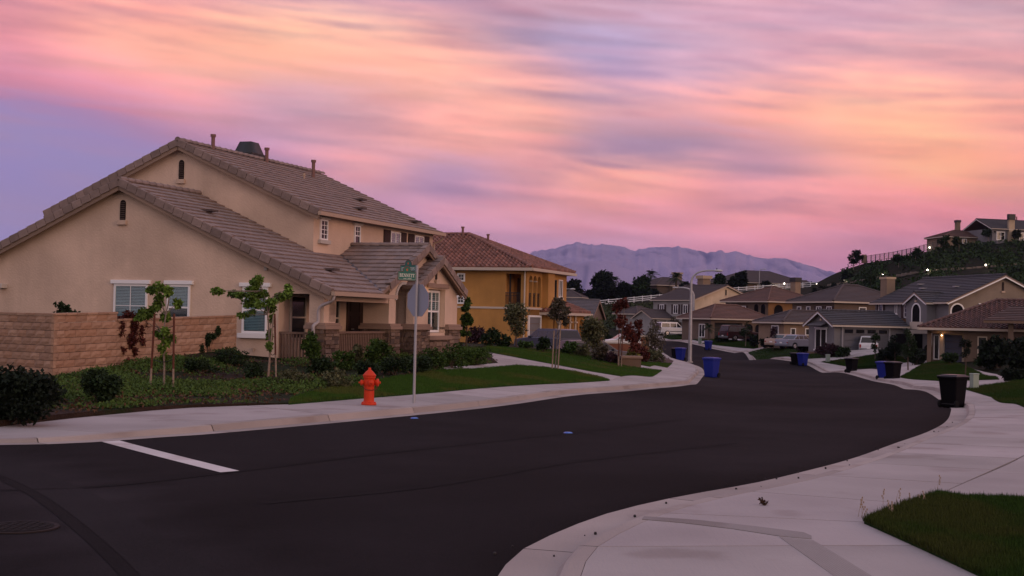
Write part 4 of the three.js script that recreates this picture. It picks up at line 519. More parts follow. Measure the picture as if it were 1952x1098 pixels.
  // gable-end windows, vents and fittings
  win(g, 'F', -7.96, -6.62, 1.0, 2.46, 0, { blind: 1, hdr: .13, t: .07, grid: [2, 2], bm: M.blind }); win(g, 'F', -5.84, -4.96, .95, 2.46, 0, { blind: .53, mid: .5, hdr: .13 }); win(g, 'F', -2.96, -2.03, .92, 2.42, 0, { blind: .99, mid: .5, hdr: .13, sill: .16 });
  ventSlot(g, 'F', -7.72, 4.62, 5.3, 0); ventSlot(g, 'F', -8.5, 6.5, 7.22, 4.5);
  part(g, 'wall_light', [rbx(.3, .16, .3, .02, -12.6, 2.33, .15)], M.trim); part(g, 'wall_box', rbx(.12, .2, .06, .01, -2.13, 3.05, .03, 1), M.trim); part(g, 'hose_tap', [cyl(.03, .03, .1, -2.5, .32, .06), rbx(.12, .05, .05, .01, -2.5, .42, .06)], M.gutter);
  win(g, 'R', .85, 1.9, .72, 2.2, -1.715, { mid: .5, t: .07, fm: M.creamTrim }); win(g, 'R', 3.4, 4.3, .72, 2.2, -1.715, { mid: .5, t: .07, fm: M.creamTrim });
  { const dr = part(g, 'door', [wb(-1.74, -1.66, -.02, 2.35, 4.9, 6.5)], M.door); const pn = []; for (const v of [5.1, 5.82]) for (const h of [.15, 1.0, 1.7]) pn.push(wb(-1.66, -1.64, h, h + .55, v, v + .52)); part(dr, 'door_panel', pn, M.door); part(dr, 'handle', [rbx(.06, .05, .14, .01, -1.6, 1.08, -5.2)], M.creamTrim); }
  // upper-storey windows on the street side
  const up = { tm: M.trim }; win(g, 'R', 4.95, 5.5, 4.28, 5.02, -2.9, { grid: [2, 4], hdr: .1, sill: .14, t: .05, ...up }); win(g, 'R', 7.66, 8.15, 4.22, 5.0, -2.9, { mid: .5, grid: [2, 2], gridFrom: .5, hdr: .1, sill: .14, t: .05, ...up });
  for (const v of [11.33, 13.68]) win(g, 'R', v - .47, v + .47, 4.1, 5.0, -2.9, { mull: 1, t: .06, shut: 1, sw: .58, blind: .7, slat: .08, bm: M.curtain });
  // roofs
  const v0 = -.3, ue = .4, he = lowH(.4), uEdge = -2.9;
  // low roof right slope, cut by the porch gable valley; far part hidden under the wing roof
  const vv = u => Pv - (Ph - lowH(u)) / Ps;
  const lowA = roof(g, [[ue, he, v0], [ue, he, vv(ue)], [uEdge, lowH(uEdge), vv(uEdge)], [uEdge, lowH(uEdge), v0]], RF1);
  const lowB = roof(g, [[uEdge, lowH(uEdge), v0], [uEdge, lowH(uEdge), 4.5], [rU, rH, 4.5], [rU, rH, v0]], RF1);
  const lowC = roof(g, [[-15.8, lowH(-15.8), v0], [rU, rH, v0], [rU, rH, 4.5], [-15.8, lowH(-15.8), 4.5]], { ...RF1, mode: 'strip' });
  caps(g, lowB, [0,0,0].map((_, i) => [rU, rH + .03, v0][i]), [rU, rH + .03, 4.5], RF1, .4, .13, false);
  const uR = -8.5, uH = 7.88, us = .445, ue2 = -2.55, upA = roof(g, [[ue2, uH - us * 5.95, 4.2], [ue2, uH - us * 5.95, 15.5], [uR, uH, 15.5], [uR, uH, 4.2]], RF1), upB = roof(g, [[-14.45, uH - us * 5.95, 4.2], [uR, uH, 4.2], [uR, uH, 15.5], [-14.45, uH - us * 5.95, 15.5]], { ...RF1, mode: 'strip' });
  const lead = [-1, 1];
  const Pre = 10.9, pA = roof(g, [[.3, pH(4.2), 4.2], [.3, Ph, Pv], [-2.9, Ph, Pv], [uEdge, lowH(uEdge), vv(uEdge)], [.3, lowH(.3), vv(.3)]], RF1), pB = roof(g, [[.3, Ph, Pv], [.3, pH(Pre), Pre], [-2.9, pH(Pre), Pre], [-2.9, Ph, Pv]], { ...RF1 });
  const wA = roof(g, [[.6, wH(6.0), 6.0], [.6, Wh, Wv], [-.05, Wh, Wv], [-.05, wH(6.0), 6.0]], RF1), wB = roof(g, [[.6, Wh, Wv], [.6, wH(10.6), 10.6], [-.05, wH(10.6), 10.6], [-.05, Wh, Wv]], RF1);
  const oF = V3(0, 0, 1), oR = V3(1, 0, 0);
  rake(g, lowA, [ue, he, v0], [rU, rH, v0], oF, RF1); rake(g, lowC, [-15.8, lowH(-15.8), v0], [rU, rH, v0], oF, RF1); rake(g, upA, [ue2, uH - us * 5.95, 4.2], [uR, uH, 4.2], oF, RF1); rake(g, upB, [-14.45, uH - us * 5.95, 4.2], [uR, uH, 4.2], oF, RF1);
  rake(g, pA, [.3, pH(4.2), 4.2], [.3, Ph, Pv], oR, RF1); rake(g, pB, [.3, pH(Pre), Pre], [.3, Ph, Pv], oR, RF1); rake(g, wA, [.6, wH(6.0), 6.0], [.6, Wh, Wv], oR, RF1); rake(g, wB, [.6, wH(10.6), 10.6], [.6, Wh, Wv], oR, RF1);
  // rake tiles made above live in house space; their decks are tilted, so undo that
  for (const d of [lowA, lowB, lowC, upA, upB, pA, pB, wA, wB]) { d.updateMatrix(); const inv = d.matrix.clone().invert(); for (const c of d.children) if (/edge_tile|ridge/.test(c.name)) inv.clone().decompose(c.position, c.quaternion, c.scale); }
  part(g, 'valley_flashing', [beam(UHV(.2, lowH(.2) + .05, vv(.2)), UHV(-2.85, lowH(-2.85) + .05, vv(-2.85)), .1, .02)], mat(.05, .055, .075, { metalness: .4, roughness: .4 }));
  caps(g, g, [.3, Ph + .03, Pv], [-2.9, Ph + .03, Pv], RF1, .4, .13); caps(g, g, [.6, Wh + .03, Wv], [-.05, Wh + .03, Wv], RF1, .4, .13); caps(g, g, [uR, uH + .03, 4.2], [uR, uH + .03, 15.5], RF1, .4, .13);
  barge(g, [ue, he, -.27], [rU, rH, -.27]); barge(g, [-15.8, lowH(-15.8), -.27], [rU, rH, -.27]); barge(g, [ue2, uH - us * 5.95, 4.23], [uR, uH, 4.23]); barge(g, [-14.45, uH - us * 5.95, 4.23], [uR, uH, 4.23]);
  for (const [a, b] of [[[.27, pH(4.2), 4.2], [.27, Ph, Pv]], [[.27, pH(Pre), Pre], [.27, Ph, Pv]], [[.57, wH(6), 6], [.57, Wh, Wv]], [[.57, wH(10.6), 10.6], [.57, Wh, Wv]]]) barge(g, a, b, M.fasc, .17, .16);
  gutter(g, [.47, he, -.32], [.47, he, 4.4]); gutter(g, [ue2 + .06, uH - us * 5.95, 4.15], [ue2 + .06, uH - us * 5.95, 15.55]); part(g, 'soffit', [wb(-2.89, -2.6, 5.14, 5.18, 4.5, 15.2)], M.brownTrim); part(g, 'soffit', wb(-1.7, .3, 2.24, 2.28, .36, 4.75), M.brownTrim);
  part(g, 'downspout', [tube([UHV(.45, 2.2, -.2), UHV(.42, 2.05, -.2), UHV(-.05, 1.82, -.12), UHV(-.13, 1.7, -.1), UHV(-.14, 1.4, -.1)], .055, 22, 8), rod(UHV(-.14, 1.42, -.1), UHV(-.14, 1.3, -.1), .055), tube([UHV(-.14, 1.32, -.1), UHV(-.2, 1.2, -.3), UHV(-.2, 1.05, -.3)], .055, 10, 8), rod(UHV(-.2, 1.07, -.3), UHV(-.2, -.3, -.24), .055)], M.galvPipe ??= mat(.36, .31, .31, { roughness: .5 }));
  part(g, 'downspout', [tube([UHV(-2.4, 5.0, 15.2), UHV(-2.6, 4.85, 15.2), UHV(-2.83, 4.75, 15.2), UHV(-2.83, 4.5, 15.2)], .04, 14, 6), rod(UHV(-2.83, 4.6, 15.2), UHV(-2.83, 2.5, 15.2), .04)], M.gutter);
  for (const [u, v, h] of [[-8.4, 6.4, 7.82], [-8.3, 10.25, 7.8], [-7.4, 12.6, 7.36]]) pipe(g, u, h - .2, v, .78 + .2 * (v > 12), .075); pipe(g, -6.9, 6.95, 10.9, .42, .04, M.gutter);
  { const c = part(g, 'chimney', wb(-9.85, -9.05, 6.3, 8.12, 10.25, 11.15), M.tan); part(c, 'chimney_cap', [uvm((() => { const k = new THREE.CylinderGeometry(.40, .64, .5, 4); k.rotateY(Math.PI / 4); k.scale(.95, 1, 1.1); k.translate(-9.42, 8.48, -10.7); return k; })()), wb(-9.95, -8.95, 8.123, 8.24, 10.15, 11.25)], M.iron); }
  for (const [u, v] of [[-1.2, 2.6], [-5.6, 1.9], [-3.6, 9.4], [-5.0, 12.2], [-3.2, 13.8]]) { const h = v > 5 ? uH - us * (u - uR) : lowH(u); part(g, 'roof_vent', [bx(.55, .07, .38, u, h + .1, -v)], tileM(.09, .06, .055)); }
  // porch railings: every baluster
  const railing = (p, q, h0, h1) => { const k = sub(g, 'railing'), A = UHV(p[0], 0, p[1]), B = UHV(q[0], 0, q[1]); const l = A.distanceTo(B); const y = V3(0, 1, 0); part(k, 'handrail', beam(A.clone().setY(h1), B.clone().setY(h1), .12, .07), M.rail); part(k, 'bottom_rail', beam(A.clone().setY(h0), B.clone().setY(h0), .07, .08), M.rail); const n = Math.round(l / .125); for (let i = 0; i <= n; i++) { const c = A.clone().lerp(B, i / n); part(k, 'baluster', bx(.05, h1 - h0 - .08, .05, c.x, (h0 + h1) / 2, c.z), M.rail); } };
  railing([-1.62, .1], [-.52, .1], .06, .96); railing([-.1, .86], [-.1, 4.66], .06, 1.0);
  finishTiles(g, 300); shade(g);
  const sc = base('wall_lamp', g.localToWorld(UHV(.36, 2.25, 7.3))); tag(sc, 'small lit wall lamp beside the bay window of the corner house', 'lamp'); part(sc, 'bracket', bx(.05, .2, .05, -.03, 0, 0), M.iron); part(sc, 'bulb', new THREE.SphereGeometry(.035, 10, 8), lamp([1, .62, .28], 4)); const pt = new THREE.PointLight(new THREE.Color(1, .6, .28), .35, 8); pt.position.set(.06, 0, 0); sc.add(pt);
}

// ---------------------------------------------------------------- helpers for the houses farther off
function hip(g, u0, u1, v0, v1, h, sl, st, ov = .45) {       // hipped roof over a box, ridge along its longer side
  const a = u0 - ov, b = u1 + ov, c = v0 - ov, d = v1 + ov, w = b - a, l = d - c, r = Math.min(w, l) / 2, H = h + r * sl; const e = h;
  let R1, R2; if (w >= l) { R1 = [a + r, H, c + r]; R2 = [b - r, H, c + r]; } else { R1 = [a + r, H, c + r]; R2 = [a + r, H, d - r]; }
  const A = [a, e, c], B = [b, e, c], C = [b, e, d], D = [a, e, d]; const tri = (...p) => { const o = []; for (const q of p) if (!o.some(k => Math.hypot(k[0] - q[0], k[2] - q[2]) < .01)) o.push(q); return o; };
  if (w >= l) { roof(g, tri(A, B, R2, R1), st); roof(g, tri(B, C, R2), st); roof(g, tri(C, D, R1, R2), st); roof(g, tri(D, A, R1), st); for (const [p, q] of [[A, R1], [B, R2], [C, R2], [D, R1]]) caps(g, g, [p[0], p[1] + .03, p[2]], [q[0], q[1] + .03, q[2]], st, .45, .15); if (w - l > .1) caps(g, g, [R1[0], H + .04, R1[2]], [R2[0], H + .04, R2[2]], st, .45, .15); }
  else { roof(g, tri(A, B, R1), st); roof(g, tri(B, C, R2, R1), st); roof(g, tri(C, D, R2), st); roof(g, tri(D, A, R1, R2), st); for (const [p, q] of [[A, R1], [B, R1], [C, R2], [D, R2]]) caps(g, g, [p[0], p[1] + .03, p[2]], [q[0], q[1] + .03, q[2]], st, .45, .15); caps(g, g, [R1[0], H + .04, R1[2]], [R2[0], H + .04, R2[2]], st, .45, .15); }
  const gm = st.gut ?? M.creamTrim; gutter(g, [a, e, c - .05], [b, e, c - .05], gm, .09, .16); gutter(g, [a - .05, e, c], [a - .05, e, d], gm, .09, .16); gutter(g, [b + .05, e, c], [b + .05, e, d], gm, .09, .16);
  part(g, 'soffit', wb(a + .02, b - .02, e - .2, e - .15, c + .02, d - .02), M.brownTrim); return [R1, R2, H];
}
function gableU(g, u0, u1, v0, v1, h, sl, st, ov = .35, wall, hb = -.5) {   // gable ends face u (ridge along u)
  const vm = (v0 + v1) / 2, r = (v1 - v0) / 2, H = h + r * sl, e = h - ov * sl; roof(g, [[u0 - ov, e, v0 - ov], [u1 + ov, e, v0 - ov], [u1 + ov, H, vm], [u0 - ov, H, vm]], st); roof(g, [[u0 - ov, e, v1 + ov], [u0 - ov, H, vm], [u1 + ov, H, vm], [u1 + ov, e, v1 + ov]], st);
  caps(g, g, [u0 - ov, H + .03, vm], [u1 + ov, H + .03, vm], st, .45, .13); if (wall) part(g, 'wall', prismU([[v0, hb], [v1, hb], [v1, h - .16], [vm, H - .16], [v0, h - .16]], u0, u1), wall);
  for (const [u, s] of [[u0 - ov, 1], [u1 + ov, -1]]) for (const vv of [v0 - ov, v1 + ov]) barge(g, [u + s * .03, e, vv], [u + s * .03, H, vm], st.barge ?? M.creamTrim, .12, .2);
  gutter(g, [u0 - ov, e, v0 - ov - .04], [u1 + ov, e, v0 - ov - .04], st.gut ?? M.creamTrim, .08, .14); return H;
}
function gableV(g, u0, u1, v0, v1, h, sl, st, ov = .35, wall, hb = -.5) {
  const um = (u0 + u1) / 2, r = (u1 - u0) / 2, H = h + r * sl, e = h - ov * sl; roof(g, [[u1 + ov, e, v0 - ov], [u1 + ov, e, v1 + ov], [um, H, v1 + ov], [um, H, v0 - ov]], st); roof(g, [[u0 - ov, e, v0 - ov], [um, H, v0 - ov], [um, H, v1 + ov], [u0 - ov, e, v1 + ov]], st);
  caps(g, g, [um, H + .03, v0 - ov], [um, H + .03, v1 + ov], st, .45, .13); if (wall) part(g, 'wall', prismV([[u0, hb], [u1, hb], [u1, h - .16], [um, H - .16], [u0, h - .16]], v0, v1), wall);
  for (const uu of [u0 - ov, u1 + ov]) barge(g, [uu, e, v0 - ov + .03], [um, H, v0 - ov + .03], st.barge ?? M.creamTrim, .12, .2);
  for (const uu of [u0 - ov - .04, u1 + ov + .04]) gutter(g, [uu, e, v0 - ov], [uu, e, v1 + ov], st.gut ?? M.creamTrim, .08, .14); return H;
}
function archOpening(g, f, a0, a1, h0, hs, plane, mtl = M.dark, deep = .02, trimM) { const k = face(g, 'arched_opening', f, (a0 + a1) / 2, 0, plane), w = (a1 - a0) / 2; const s = new THREE.Shape(archPts(-w, w, h0, hs).map(p => new THREE.Vector2(...p))); const e = new THREE.ExtrudeGeometry(s, { depth: deep, bevelEnabled: false, curveSegments: 6 }); part(k, 'opening', uvm(e), mtl); const o = archPts(-w - .12, w + .12, h0, hs, 12), i2 = archPts(-w, w, h0, hs, 12); const q = new THREE.Shape([...o.slice(2), [-w - .12, h0], [-w, h0], ...i2.slice(2).reverse(), [w, h0], [w + .12, h0]].map(p => new THREE.Vector2(...p))); part(k, 'arch_trim', uvm(new THREE.ExtrudeGeometry(q, { depth: .06, bevelEnabled: false })), trimM ?? M.creamTrim); return k; }
function garage(g, f, a0, a1, h0, h1, plane, m, trim = M.white, lights = true) { const k = face(g, 'garage_door', f, (a0 + a1) / 2, h0, plane), w = a1 - a0, H = h1 - h0; part(k, 'frame', [bx(.14, H + .14, .12, -w / 2 - .07, (H + .14) / 2, .06), bx(.14, H + .14, .12, w / 2 + .07, (H + .14) / 2, .06), bx(w, .14, .12, 0, H + .07, .06)], trim); for (let i = 0; i < 4; i++) part(k, 'door_panel', rbx(w - .02, H / 4 - .025, .05, .01, 0, H / 8 + i * H / 4, .03, 1), m); if (lights) for (let i = 0; i < 4; i++) part(k, 'pane', bx(w / 4 - .3, H / 4 - .2, .02, -w / 2 + w * (i + .5) / 4, H * 7 / 8, .056), M.darkGlass); return k; }
const grey = stucco(.185, .175, .185), greyTan = stucco(.25, .195, .15), cream = stucco(.48, .36, .245), brown = stucco(.15, .105, .08), sandy = stucco(.25, .175, .12), ochre = stucco(.24, .12, .045);
const paleCream = stucco(.60, .47, .34), paleGrey = stucco(.30, .285, .28);
const RGrey = { mode: 'strip', col: [.058, .054, .062], vary: .16, exp: .38, barge: M.white }, RBrown = { mode: 'strip', col: [.155, .105, .092], vary: .16, exp: .38 }, RRed = { mode: 'strip', col: [.135, .068, .052], vary: .26, exp: .38 }, RPlum = { mode: 'strip', col: [.085, .062, .062], vary: .15, exp: .38 };
const RB2 = { mode: 'barrel', col: [.25, .11, .082], vary: .62, exp: .38 };

// ---------------------------------------------------------------- the orange house
{
  const g = house('orange_house', 'orange stucco two-storey house with red barrel tile roof, arcade balcony and hipped porch', 1002, 660, 93, 20);
  part(g, 'wall', prismV([[-13, -.6], [0, -.6], [0, 5.35], [-.45, 5.35], [-.45, 2.76], [-1.6, 2.76], [-1.6, 5.1], [-.45, 5.1], [-.45, 5.35], [-13, 5.35]], 0, .3), M.orange);
  part(g, 'wall', prismU([[.3, -.6], [3.3, -.6], [3.3, 5.35], [.3, 5.35]], -.3, 0, [0, 1, 2].map(i => archPts(.42 + i * .93, .42 + i * .93 + .78, 2.8, 4.62, 8))), M.orange);
  part(g, 'wall', wb(-13, -.0, -.6, 2.7, .31, 3.3), M.orange); part(g, 'wall', wb(-13, 0, -.6, 5.3, 3.31, 9.2), M.orange); part(g, 'wall', wb(-13, -2.2, 2.7, 5.3, .31, 3.3), M.orange); part(g, 'wall', wb(.0, .45, -.6, 5.3, 3.4, 4.9), M.orange);
  part(g, 'column', [wb(-.2, -.02, 5.12, 5.3, 0.32, 3.28)], M.orange);
  for (const v of [1.275, 2.205]) part(g, 'column', [cyl(.07, .06, 1.9, -.12, 2.8, -v, 10), rbx(.24, .1, .24, .02, -.12, 4.62, -v, 1)], M.creamTrim);
  part(g, 'string_course', wb(-13, .06, 2.6, 2.74, -.06, -.003), M.creamTrim); part(g, 'string_course', wb(.003, .06, 2.6, 2.74, 0, 3.38), M.creamTrim);
  const rl = (name, A, B) => { const k = sub(g, name); part(k, 'handrail', beam(A.clone().setY(3.75), B.clone().setY(3.75), .05, .05), M.iron); part(k, 'handrail', beam(A.clone().setY(3.55), B.clone().setY(3.55), .03, .03), M.iron); const n = Math.round(A.distanceTo(B) / .12); const bl = []; for (let i = 0; i <= n; i++) { const c = A.clone().lerp(B, i / n); bl.push(bx(.022, .95, .022, c.x, 3.28, c.z)); } part(k, 'bars', bl, M.iron); };
  rl('balcony_railing', UHV(-1.6, 0, .02), UHV(-.45, 0, .02)); rl('balcony_railing', UHV(-.1, 0, .4), UHV(-.1, 0, 3.1));
  part(g, 'balcony_door', [wb(-1.9, -1.0, 2.76, 4.9, 3.26, 3.3)], M.door); part(g, 'post', wb(-1.5, -1.4, 2.76, 5.1, .5, .6), M.iron);
  win(g, 'R', 6.0, 6.6, 3.2, 4.9, 0, { fm: M.iron, t: .06 }); win(g, 'R', 7.2, 8.1, 3.6, 4.95, 0, { t: .09, mull: 1, sill: .16, tm: M.creamTrim }); part(g, 'balcony_box', [wb(.02, .35, 3.0, 3.55, 5.8, 6.8)], M.iron);
  win(g, 'F', -5.3, -4.7, 4.5, 5.1, 0, { t: .1, grid: [2, 2] }); win(g, 'F', -5.3, -4.7, 2.9, 3.5, 0, { t: .1, grid: [2, 2] });
  garage(g, 'R', .45, 2.9, .2, 2.05, 0, mat(.16, .15, .16, { roughness: .6 }), M.white, false);
  part(g, 'wall_box', [rbx(.22, .4, .12, .02, .5, 1.5, -4.2, 1)], M.iron);
  part(g, 'downspout', [rod(UHV(-.14, 5.3, -.08), UHV(-.14, -.4, -.08), .06)], M.creamTrim);
  // roof, then the porch wing
  const A = [-13.6, 5.52, -.5], B = [.5, 5.52, -.5], C = [.5, 5.52, 9.7], D = [-13.6, 5.52, 9.7], P1 = [-6.3, 8.15, 4.6], P2 = [-9, 8.15, 4.6];
  roof(g, [A, B, P1, P2], RB2); roof(g, [B, C, P1], RB2); roof(g, [C, D, P2, P1], { ...RB2, mode: 'strip' }); roof(g, [D, A, P2], { ...RB2, mode: 'strip' });
  for (const [p, q] of [[B, P1], [C, P1], [P2, P1], [A, P2]]) caps(g, g, [p[0], p[1] + .07, p[2]], [q[0], q[1] + .07, q[2]], RB2, .42, .15);
  gutter(g, [-13.6, 5.5, -.56], [.56, 5.5, -.56], M.creamTrim, .1, .2); gutter(g, [.56, 5.5, -.56], [.56, 5.5, 9.7], M.creamTrim, .1, .2); part(g, 'soffit', wb(-13.5, .45, 5.31, 5.36, -.45, 9.6), M.creamTrim);
  pipe(g, -6.6, 7.55, 4.0, 1.15, .09); pipe(g, -4.9, 7.2, 4.9, 1.0, .09); pipe(g, -3.0, 6.5, 4.9, .55, .08);
  const pa = [-.1, 2.45, 3.0], pb = [1.9, 2.45, 3.0], pc = [1.9, 2.45, 9.6], pd = [-.1, 2.45, 9.6], q1 = [.02, 3.35, 4.9], q2 = [.02, 3.35, 7.8];
  roof(g, [pa, pb, q1], RB2); roof(g, [pb, pc, q2, q1], RB2); caps(g, g, [pb[0], pb[1] + .06, pb[2]], [q1[0], q1[1] + .06, q1[2]], RB2, .42, .15); gutter(g, [-.1, 2.45, 2.94], [1.96, 2.45, 2.94], M.creamTrim, .12, .18); gutter(g, [1.96, 2.45, 2.94], [1.96, 2.45, 9.6], M.creamTrim, .12, .18);
  part(g, 'wall', [wb(.46, .9, -.6, 2.3, 3.35, 3.6)], M.orange); part(g, 'wall', prismU([[3.35, -.6], [9.2, -.6], [9.2, 2.3], [3.35, 2.3]], 1.25, 1.5, [0, 1, 2, 3].map(i => archPts(4.0 + i * 1.3, 4.9 + i * 1.3, -.59, 1.55, 8))), M.orange); part(g, 'wall', wb(1.02, 1.24, -.6, 2.3, 3.35, 3.6), M.orange);
  for (const [u, v] of [[1.38, 3.25], [1.6, 5.2], [1.6, 6.5]]) part(g, 'column', [cyl(.09, .08, 2.2, u, .1, -v, 10), rbx(.3, .12, .3, .02, u, 1.75, -v, 1)], M.creamTrim);
  part(g, 'door', wb(.05, .12, 0, 2.1, 4.2, 5.2), M.door); shade(g); delete g.userData_tiles;
}
// ---------------------------------------------------------------- right row, from near to far
{ // tiled house at the right edge
  const g = house('tiled_house', 'low house with red barrel tile hip roof at the right edge of the street', 1800, 692, 94, 20);
  part(g, 'wall', wb(-.9, 16, -.5, 2.4, 1.6, 9), brown); part(g, 'wall', wb(-.35, -.1, -.5, 2.35, .3, .6), greyTan); part(g, 'wall', wb(-1.2, -.9, -.5, 2.35, .3, .6), brown); part(g, 'wall', wb(1.3, 16, -.5, 2.4, .4, 1.59), brown); part(g, 'beam', wb(-1.2, 1.3, 2.1, 2.4, .3, .55), brown);
  hip(g, -1.2, 16, .2, 9.5, 2.5, .40, { ...RB2, col: [.115, .055, .046] }, .55); 
  garage(g, 'F', -.05, 1.15, 0, 2.0, 1.59, mat(.05, .055, .11, { roughness: .6 }), M.creamTrim, false); win(g, 'F', 2.2, 2.85, .3, 1.95, .4, { t: .08, fm: M.creamTrim }); win(g, 'F', -.8, -.4, .2, 2.0, 1.6, { t: .07 });
  pipe(g, 6.5, 3.9, 4.0, .8, .09);
  for (const u of [4.2, 6.6]) part(g, 'column', [wb(u, u + .35, -.5, 2.9, -1.9, -1.55)], brown); roof(g, [[2.6, 3.05, -2.4], [12, 3.05, -2.4], [12, 4.1, .6], [4.4, 4.1, .6]], { ...RB2, mode: 'strip', col: [.10, .06, .055] }); gutter(g, [2.6, 3.02, -2.45], [12, 3.02, -2.45], M.brownTrim);
  shade(g); delete g.userData_tiles; const p = g.localToWorld(UHV(-.22, 1.95, .2)); const sc = base('wall_lamp', p); tag(sc, 'small lit wall lamp at the porch of the tiled house', 'lamp'); part(sc, 'bulb', new THREE.SphereGeometry(.06, 10, 8), lamp([1, .5, .2], 3)); part(sc, 'bracket', bx(.05, .2, .05, 0, .1, -.08), M.iron); const pt = new THREE.PointLight(new THREE.Color(1, .55, .25), .4, 8); pt.position.set(0, 0, .1); sc.add(pt);
}
{ // grey gabled house
  const g = house('gabled_house', 'grey and tan two-storey house with dark tile gable roof and a garage wing', 1808, 690, 110, -14);
  const H = gableV(g, 0, 10.1, 0, 12, 5.15, .44, RGrey, .4, greyTan); part(g, 'wall', wb(-.06, -.003, -.5, 5.0, 0, 12), grey);
  ventSlot(g, 'F', 5.05, 6.05, 6.8, 0, .2); win(g, 'F', 2.85, 3.5, 4.2, 4.85, 0, { t: .09, hdr: .1, sill: .12 });
  // bay gable and arched balcony
  gableU(g, -.9, 1.5, 1.95, 5.2, 5.05, .48, RGrey, .25, grey, 2.6); ventSlot(g, 'L', 3.6, 5.15, 5.55, -.9, .12); archOpening(g, 'L', 2.95, 4.15, 3.3, 4.2, -.9, M.dark, .02, M.white); archOpening(g, 'F', .2, 1.3, 3.3, 4.25, 0, M.dark, .02, M.white); part(g, 'balcony_rail', wb(.1, 1.4, 2.6, 3.3, -.05, -.003), M.creamTrim); part(g, 'balcony_rail', wb(-.97, -.903, 2.65, 3.3, 2.5, 4.5), M.creamTrim);
  win(g, 'L', 6.0, 6.9, 3.65, 4.95, -.065, { t: .07, mull: 1, shut: 1, sw: .5, grid: [2, 3] }); part(g, 'flower_box', [wb(-.4, -.07, 3.3, 3.55, 5.9, 7.0)], M.wood); win(g, 'L', 8.1, 8.45, 4.0, 4.95, -.065, { t: .06, sill: .1 }); win(g, 'L', 5.3, 5.6, 4.0, 4.95, -.065, { t: .06, sill: .1 }); win(g, 'L', 10.6, 11.3, 4.0, 5.0, -.065, { t: .06, sill: .1, shut: 1, sw: .35 });
  // garage wing
  gableU(g, -8.1, -1.6, 4.5, 9.2, 3.05, .44, RGrey, .4, grey, -.3); part(g, 'wall', wb(-1.59, -.07, -.3, 2.6, 5.4, 9), grey); garage(g, 'F', -7.3, -3.0, .55, 2.62, 4.5, mat(.085, .083, .10, { roughness: .6 }), mat(.26, .25, .27));
  win(g, 'L', 5.8, 7.9, .75, 2.55, -8.1, { t: .1, mull: 1, hdr: .12, sill: .14 }); part(g, 'window_hood', [uvm((() => { const e = new THREE.BoxGeometry(.9, .08, 2.6); e.rotateZ(.4); e.translate(-8.45, 2.95, -6.85); return e; })())], tileM(.09, .085, .09)); ventSlot(g, 'L', 6.85, 3.4, 3.75, -8.1, .12); part(g, 'stone_skirt', [wb(-8.2, -8.102, -.4, .5, 4.4, 9.2), wb(-8.2, -7.5, -.4, .9, 4.38, 4.497), wb(-2.7, -.1, -.4, .9, 4.38, 4.497)], M.brownTrim);
  part(g, 'porch', [wb(-3.0, -2.7, -.3, 2.6, 1.0, 1.3), wb(-1.0, -.7, -.3, 2.6, 1.0, 1.3)], grey); part(g, 'porch_beam', wb(-3.0, -.07, 2.3, 2.6, 1.02, 1.28), grey); part(g, 'porch_recess', wb(-2.6, -.07, -.2, 2.25, 3.9, 4.0), M.dark); win(g, 'L', 1.4, 2.4, .3, 2.0, -.065, { t: .07, mull: 1 });
  { const c = part(g, 'chimney', wb(1.35, 2.2, 2, 7.25, 12.45, 13.6), sandy); part(c, 'chimney_cap', wb(1.27, 2.28, 7.25, 7.45, 12.4, 13.7), cream); }
  for (const [u, v] of [[2.6, 3], [2.4, 8], [3.4, 10]]) part(g, 'roof_vent', [bx(.6, .1, .4, u, 5.15 + .44 * u + .12, -v)], M.steel); shade(g); delete g.userData_tiles;
}
{ const g = house('hipped_house', 'tan two-storey house with brown hip roof, between the grey gabled and arched orange houses', 1500, 657, 138, -22);
  part(g, 'wall', wb(8.0, 18, -.5, 4.5, 3, 11), brown); part(g, 'wall', wb(-.4, 8, -.5, 2.3, 0, 4.8), sandy); hip(g, 8.0, 18, 3, 11, 4.75, .42, RPlum, .5); hip(g, -.4, 8, 0, 4.8, 2.35, .42, RPlum, .45);
  win(g, 'L', .9, 2.3, -.1, 2.0, -.4, { t: .12, mull: 1 }); win(g, 'F', .4, 1.05, 1.0, 1.75, 0, { t: .09 }); win(g, 'F', 2.2, 2.85, 1.0, 1.75, 0, { t: .09 }); part(g, 'stone_skirt', wb(-.5, 8, -.5, .45, -.1, -.003), M.brownTrim);
  for (const [a, b] of [[3.4, 4.4], [5.3, 6.3], [7.4, 8.2], [9.2, 10]]) win(g, 'L', a, b, 3.2, 4.2, 8, { t: .09, mull: b - a > .9 ? 1 : 0, shut: b - a > .9 ? 1 : undefined, sw: .3 }); win(g, 'F', 11.2, 12.2, 3.3, 4.2, 3, { t: .1 }); part(g, 'string_course', wb(7.94, 7.997, 2.85, 3.0, 3, 11), M.creamTrim);
  shade(g); delete g.userData_tiles; }
